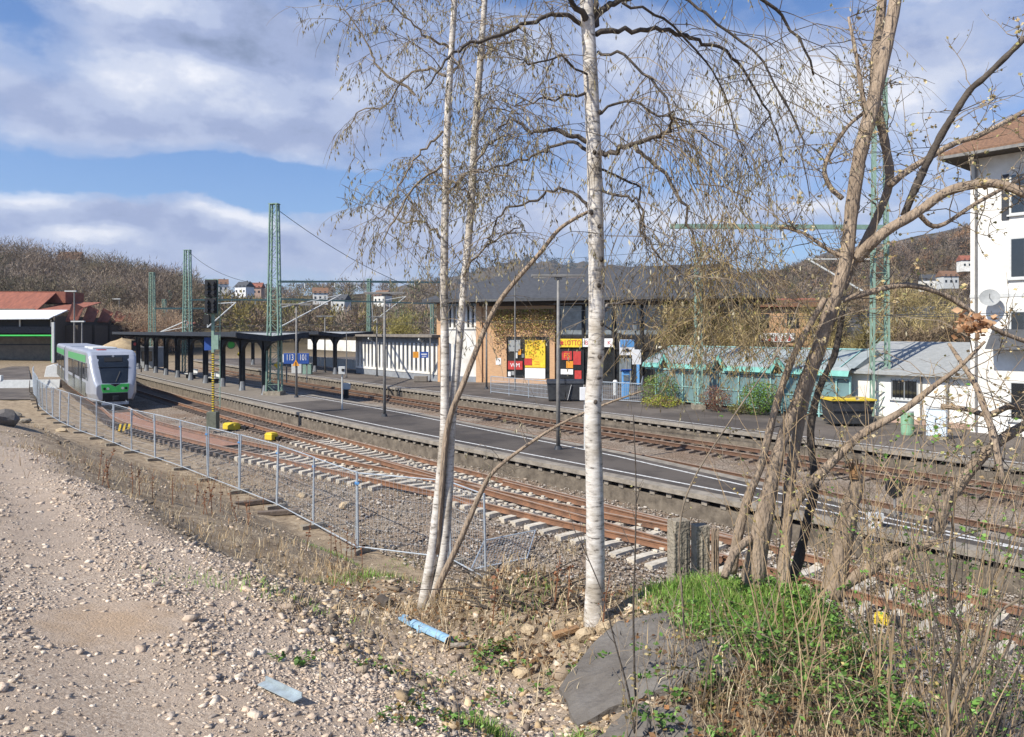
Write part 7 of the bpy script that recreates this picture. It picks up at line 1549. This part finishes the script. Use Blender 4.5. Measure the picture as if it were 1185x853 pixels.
for i, a in enumerate([(788, 58, 7.6, 2.4, GB, 'golden twigged willow at the left behind the bicycle shelter', 2), (828, 61, 8.4, 2.7, GB, 'tallest golden willow behind the bicycle shelter', 2), (850, 57, 7.2, 1.8, GB, 'golden willow just left of the orange brick building', 2), (958, 54, 7.0, 1.9, GB, 'golden bare tree right of the orange brick building banner', 2), (1030, 57, 8.6, 2.8, GB, 'golden-brown tree above the low white annex', 2), (1085, 60, 8.0, 2.6, GB, 'golden-brown tree beside the white house corner', 2), (795, 84, 9, 3.2, ol, 'olive bare tree left of the brick building roof'), (835, 90, 10, 3.5, br, 'brown bare tree just left of the orange brick building'), (905, 92, 11, 3.6, br, 'brown bare tree rising behind the orange brick building'), (952, 70, 8.5, 3, ol, 'olive bare tree right of the orange brick building'), (995, 66, 8, 2.8, br, 'brown bare tree behind the tall mast'), (1040, 82, 10, 3.6, [(.35, .24, .12), (.28, .2, .1)], 'orange-brown bare tree behind the slate roof'), (1085, 88, 11, 3.8, ol, 'olive bare tree between the slate roof and the white house'), (765, 95, 11, 3.6, br, 'bare tree at the right end of the station roof'), (1000, 48, 5, 1.8, ol, 'low olive tree above the skip'), (1060, 50, 5.4, 1.8, br, 'low brown tree above the annex roof'), (730, 120, 12, 4, br, 'bare tree behind the station roof ridge'), (1110, 56, 6, 2, br, 'low bare tree touching the white house corner'), (462, 104, 7, 3, [(.30, .26, .08), (.36, .30, .1)], 'yellow-green bush tree above the finned building'), (975, 100, 13, 4.5, br, 'tall brown bare tree filling the gap behind the mast')]):
    mid_tree(*a[:6], seed=100+i, n=2800 if len(a) > 6 else 2200, w=.06)
# shrubs in front of the shelter
def shrub(x, y, w, h, cols, label, seed, n=2600, sz=(.05, .12)):
    b = px(x, y, .5); t = thing('shrub', label, 'shrub', tuple(b), 'shrubs by the bicycle shelter'); pl = Plant(seed)
    for k in range(26): pl.tube(pl.path(b, (pl.rs.gauss(0, .5), pl.rs.gauss(0, .5), 1), h*.8, 5, .1, 0), .018, .006)
    pl.twig.build('stems', M['twig'], t); d = rng.normal(0, 1, (n, 3)); d /= np.linalg.norm(d, axis=1, keepdims=True); rad = rng.random(n)**.33; lump = 1+.16*np.sin(d[:, 0]*6+seed)*np.cos(d[:, 2]*5+seed)
    P = d*(rad*lump)[:, None]*np.array([w/2, w/2, h*.5])+np.array([b.x, b.y, .5+h*.5]); P[:, 2] = np.maximum(P[:, 2], .52); leaf_obj('leaves', P, rng.uniform(*sz, n), palette(n, cols, .2), parent=t, tilt=1.2)
shrub(763, 468, 2.4, 2.0, [(.16, .24, .05), (.22, .30, .06), (.10, .15, .04)], 'yellow-green shrub at the left end of the bicycle shelter', 1); shrub(766, 471, 2.8, .7, [(.42, .42, .06), (.26, .30, .05), (.20, .12, .06)], 'low yellow flowering shrub beneath the larger green one', 2, 1500)
shrub(829, 476, 2.0, 1.5, [(.22, .09, .06), (.28, .13, .08), (.16, .08, .05)], 'round reddish brown shrub between the green ones', 3, 3200, (.04, .08)); shrub(880, 480, 2.3, 1.9, [(.12, .22, .04), (.18, .30, .05), (.08, .14, .03)], 'bright green conifer shrub right of the reddish one', 4, 3400); shrub(857, 479, 1.5, .6, [(.22, .22, .07), (.16, .14, .06)], 'low dull shrub in the gap before the green conifer', 5, 800)
# climbing plant on the station corner
t = thing('climbing_plant', 'yellow-green climber hanging over the orange brick corner of the station', 'climbing plant', (1.0, 65, 4)); n = 3600; f = BF((-2.1, 66), R(-20.2))
lx = rng.uniform(.3, 6.2, n); lz = 7.0-np.abs(rng.normal(0, 1, n))*(.9+.8*np.sin(lx*1.1+.4)**2); m = lz > 3.2; lx, lz = lx[m], lz[m]; n = len(lx); P = np.array([tuple(f(a, .1+rng.uniform(-.45, .1), b)) for a, b in zip(lx, lz)]); leaf_obj('leaves', P, rng.uniform(.08, .2, n), palette(n, [(.40, .34, .09), (.28, .28, .08), (.44, .28, .12), (.22, .16, .09), (.5, .36, .2)], .2), parent=t, tilt=1.5)
pl = Plant(5)
for k in range(22): x0 = pl.rs.uniform(.3, 6); pl.tube([f(x0, .15, 7.0), f(x0+pl.rs.gauss(0, .3), .05, 6), f(x0+pl.rs.gauss(0, .5), .1, 5), f(x0+pl.rs.gauss(0, .5), .15, 4.2)], .03, .01)
pl.twig.build('stems', M['twig'], t)
# ================================================================== HAZE (even air round the whole place)
def haze():
    mb = MB(); mb.box((0, 300, 190), (9600, 9600, 400)); o = mb.build('haze', bpy.data.materials.new('haze_air'), None); o['kind'] = 'stuff'
    m = o.data.materials[0]; m.use_nodes = True; nt = m.node_tree; nt.nodes.clear(); out = nt.nodes.new('ShaderNodeOutputMaterial'); v = nt.nodes.new('ShaderNodeVolumePrincipled')
    v.inputs['Density'].default_value = .00009; v.inputs['Color'].default_value = (.72, .82, 1, 1); v.inputs['Anisotropy'].default_value = .3; nt.links.new(v.outputs[0], out.inputs['Volume'])
haze()
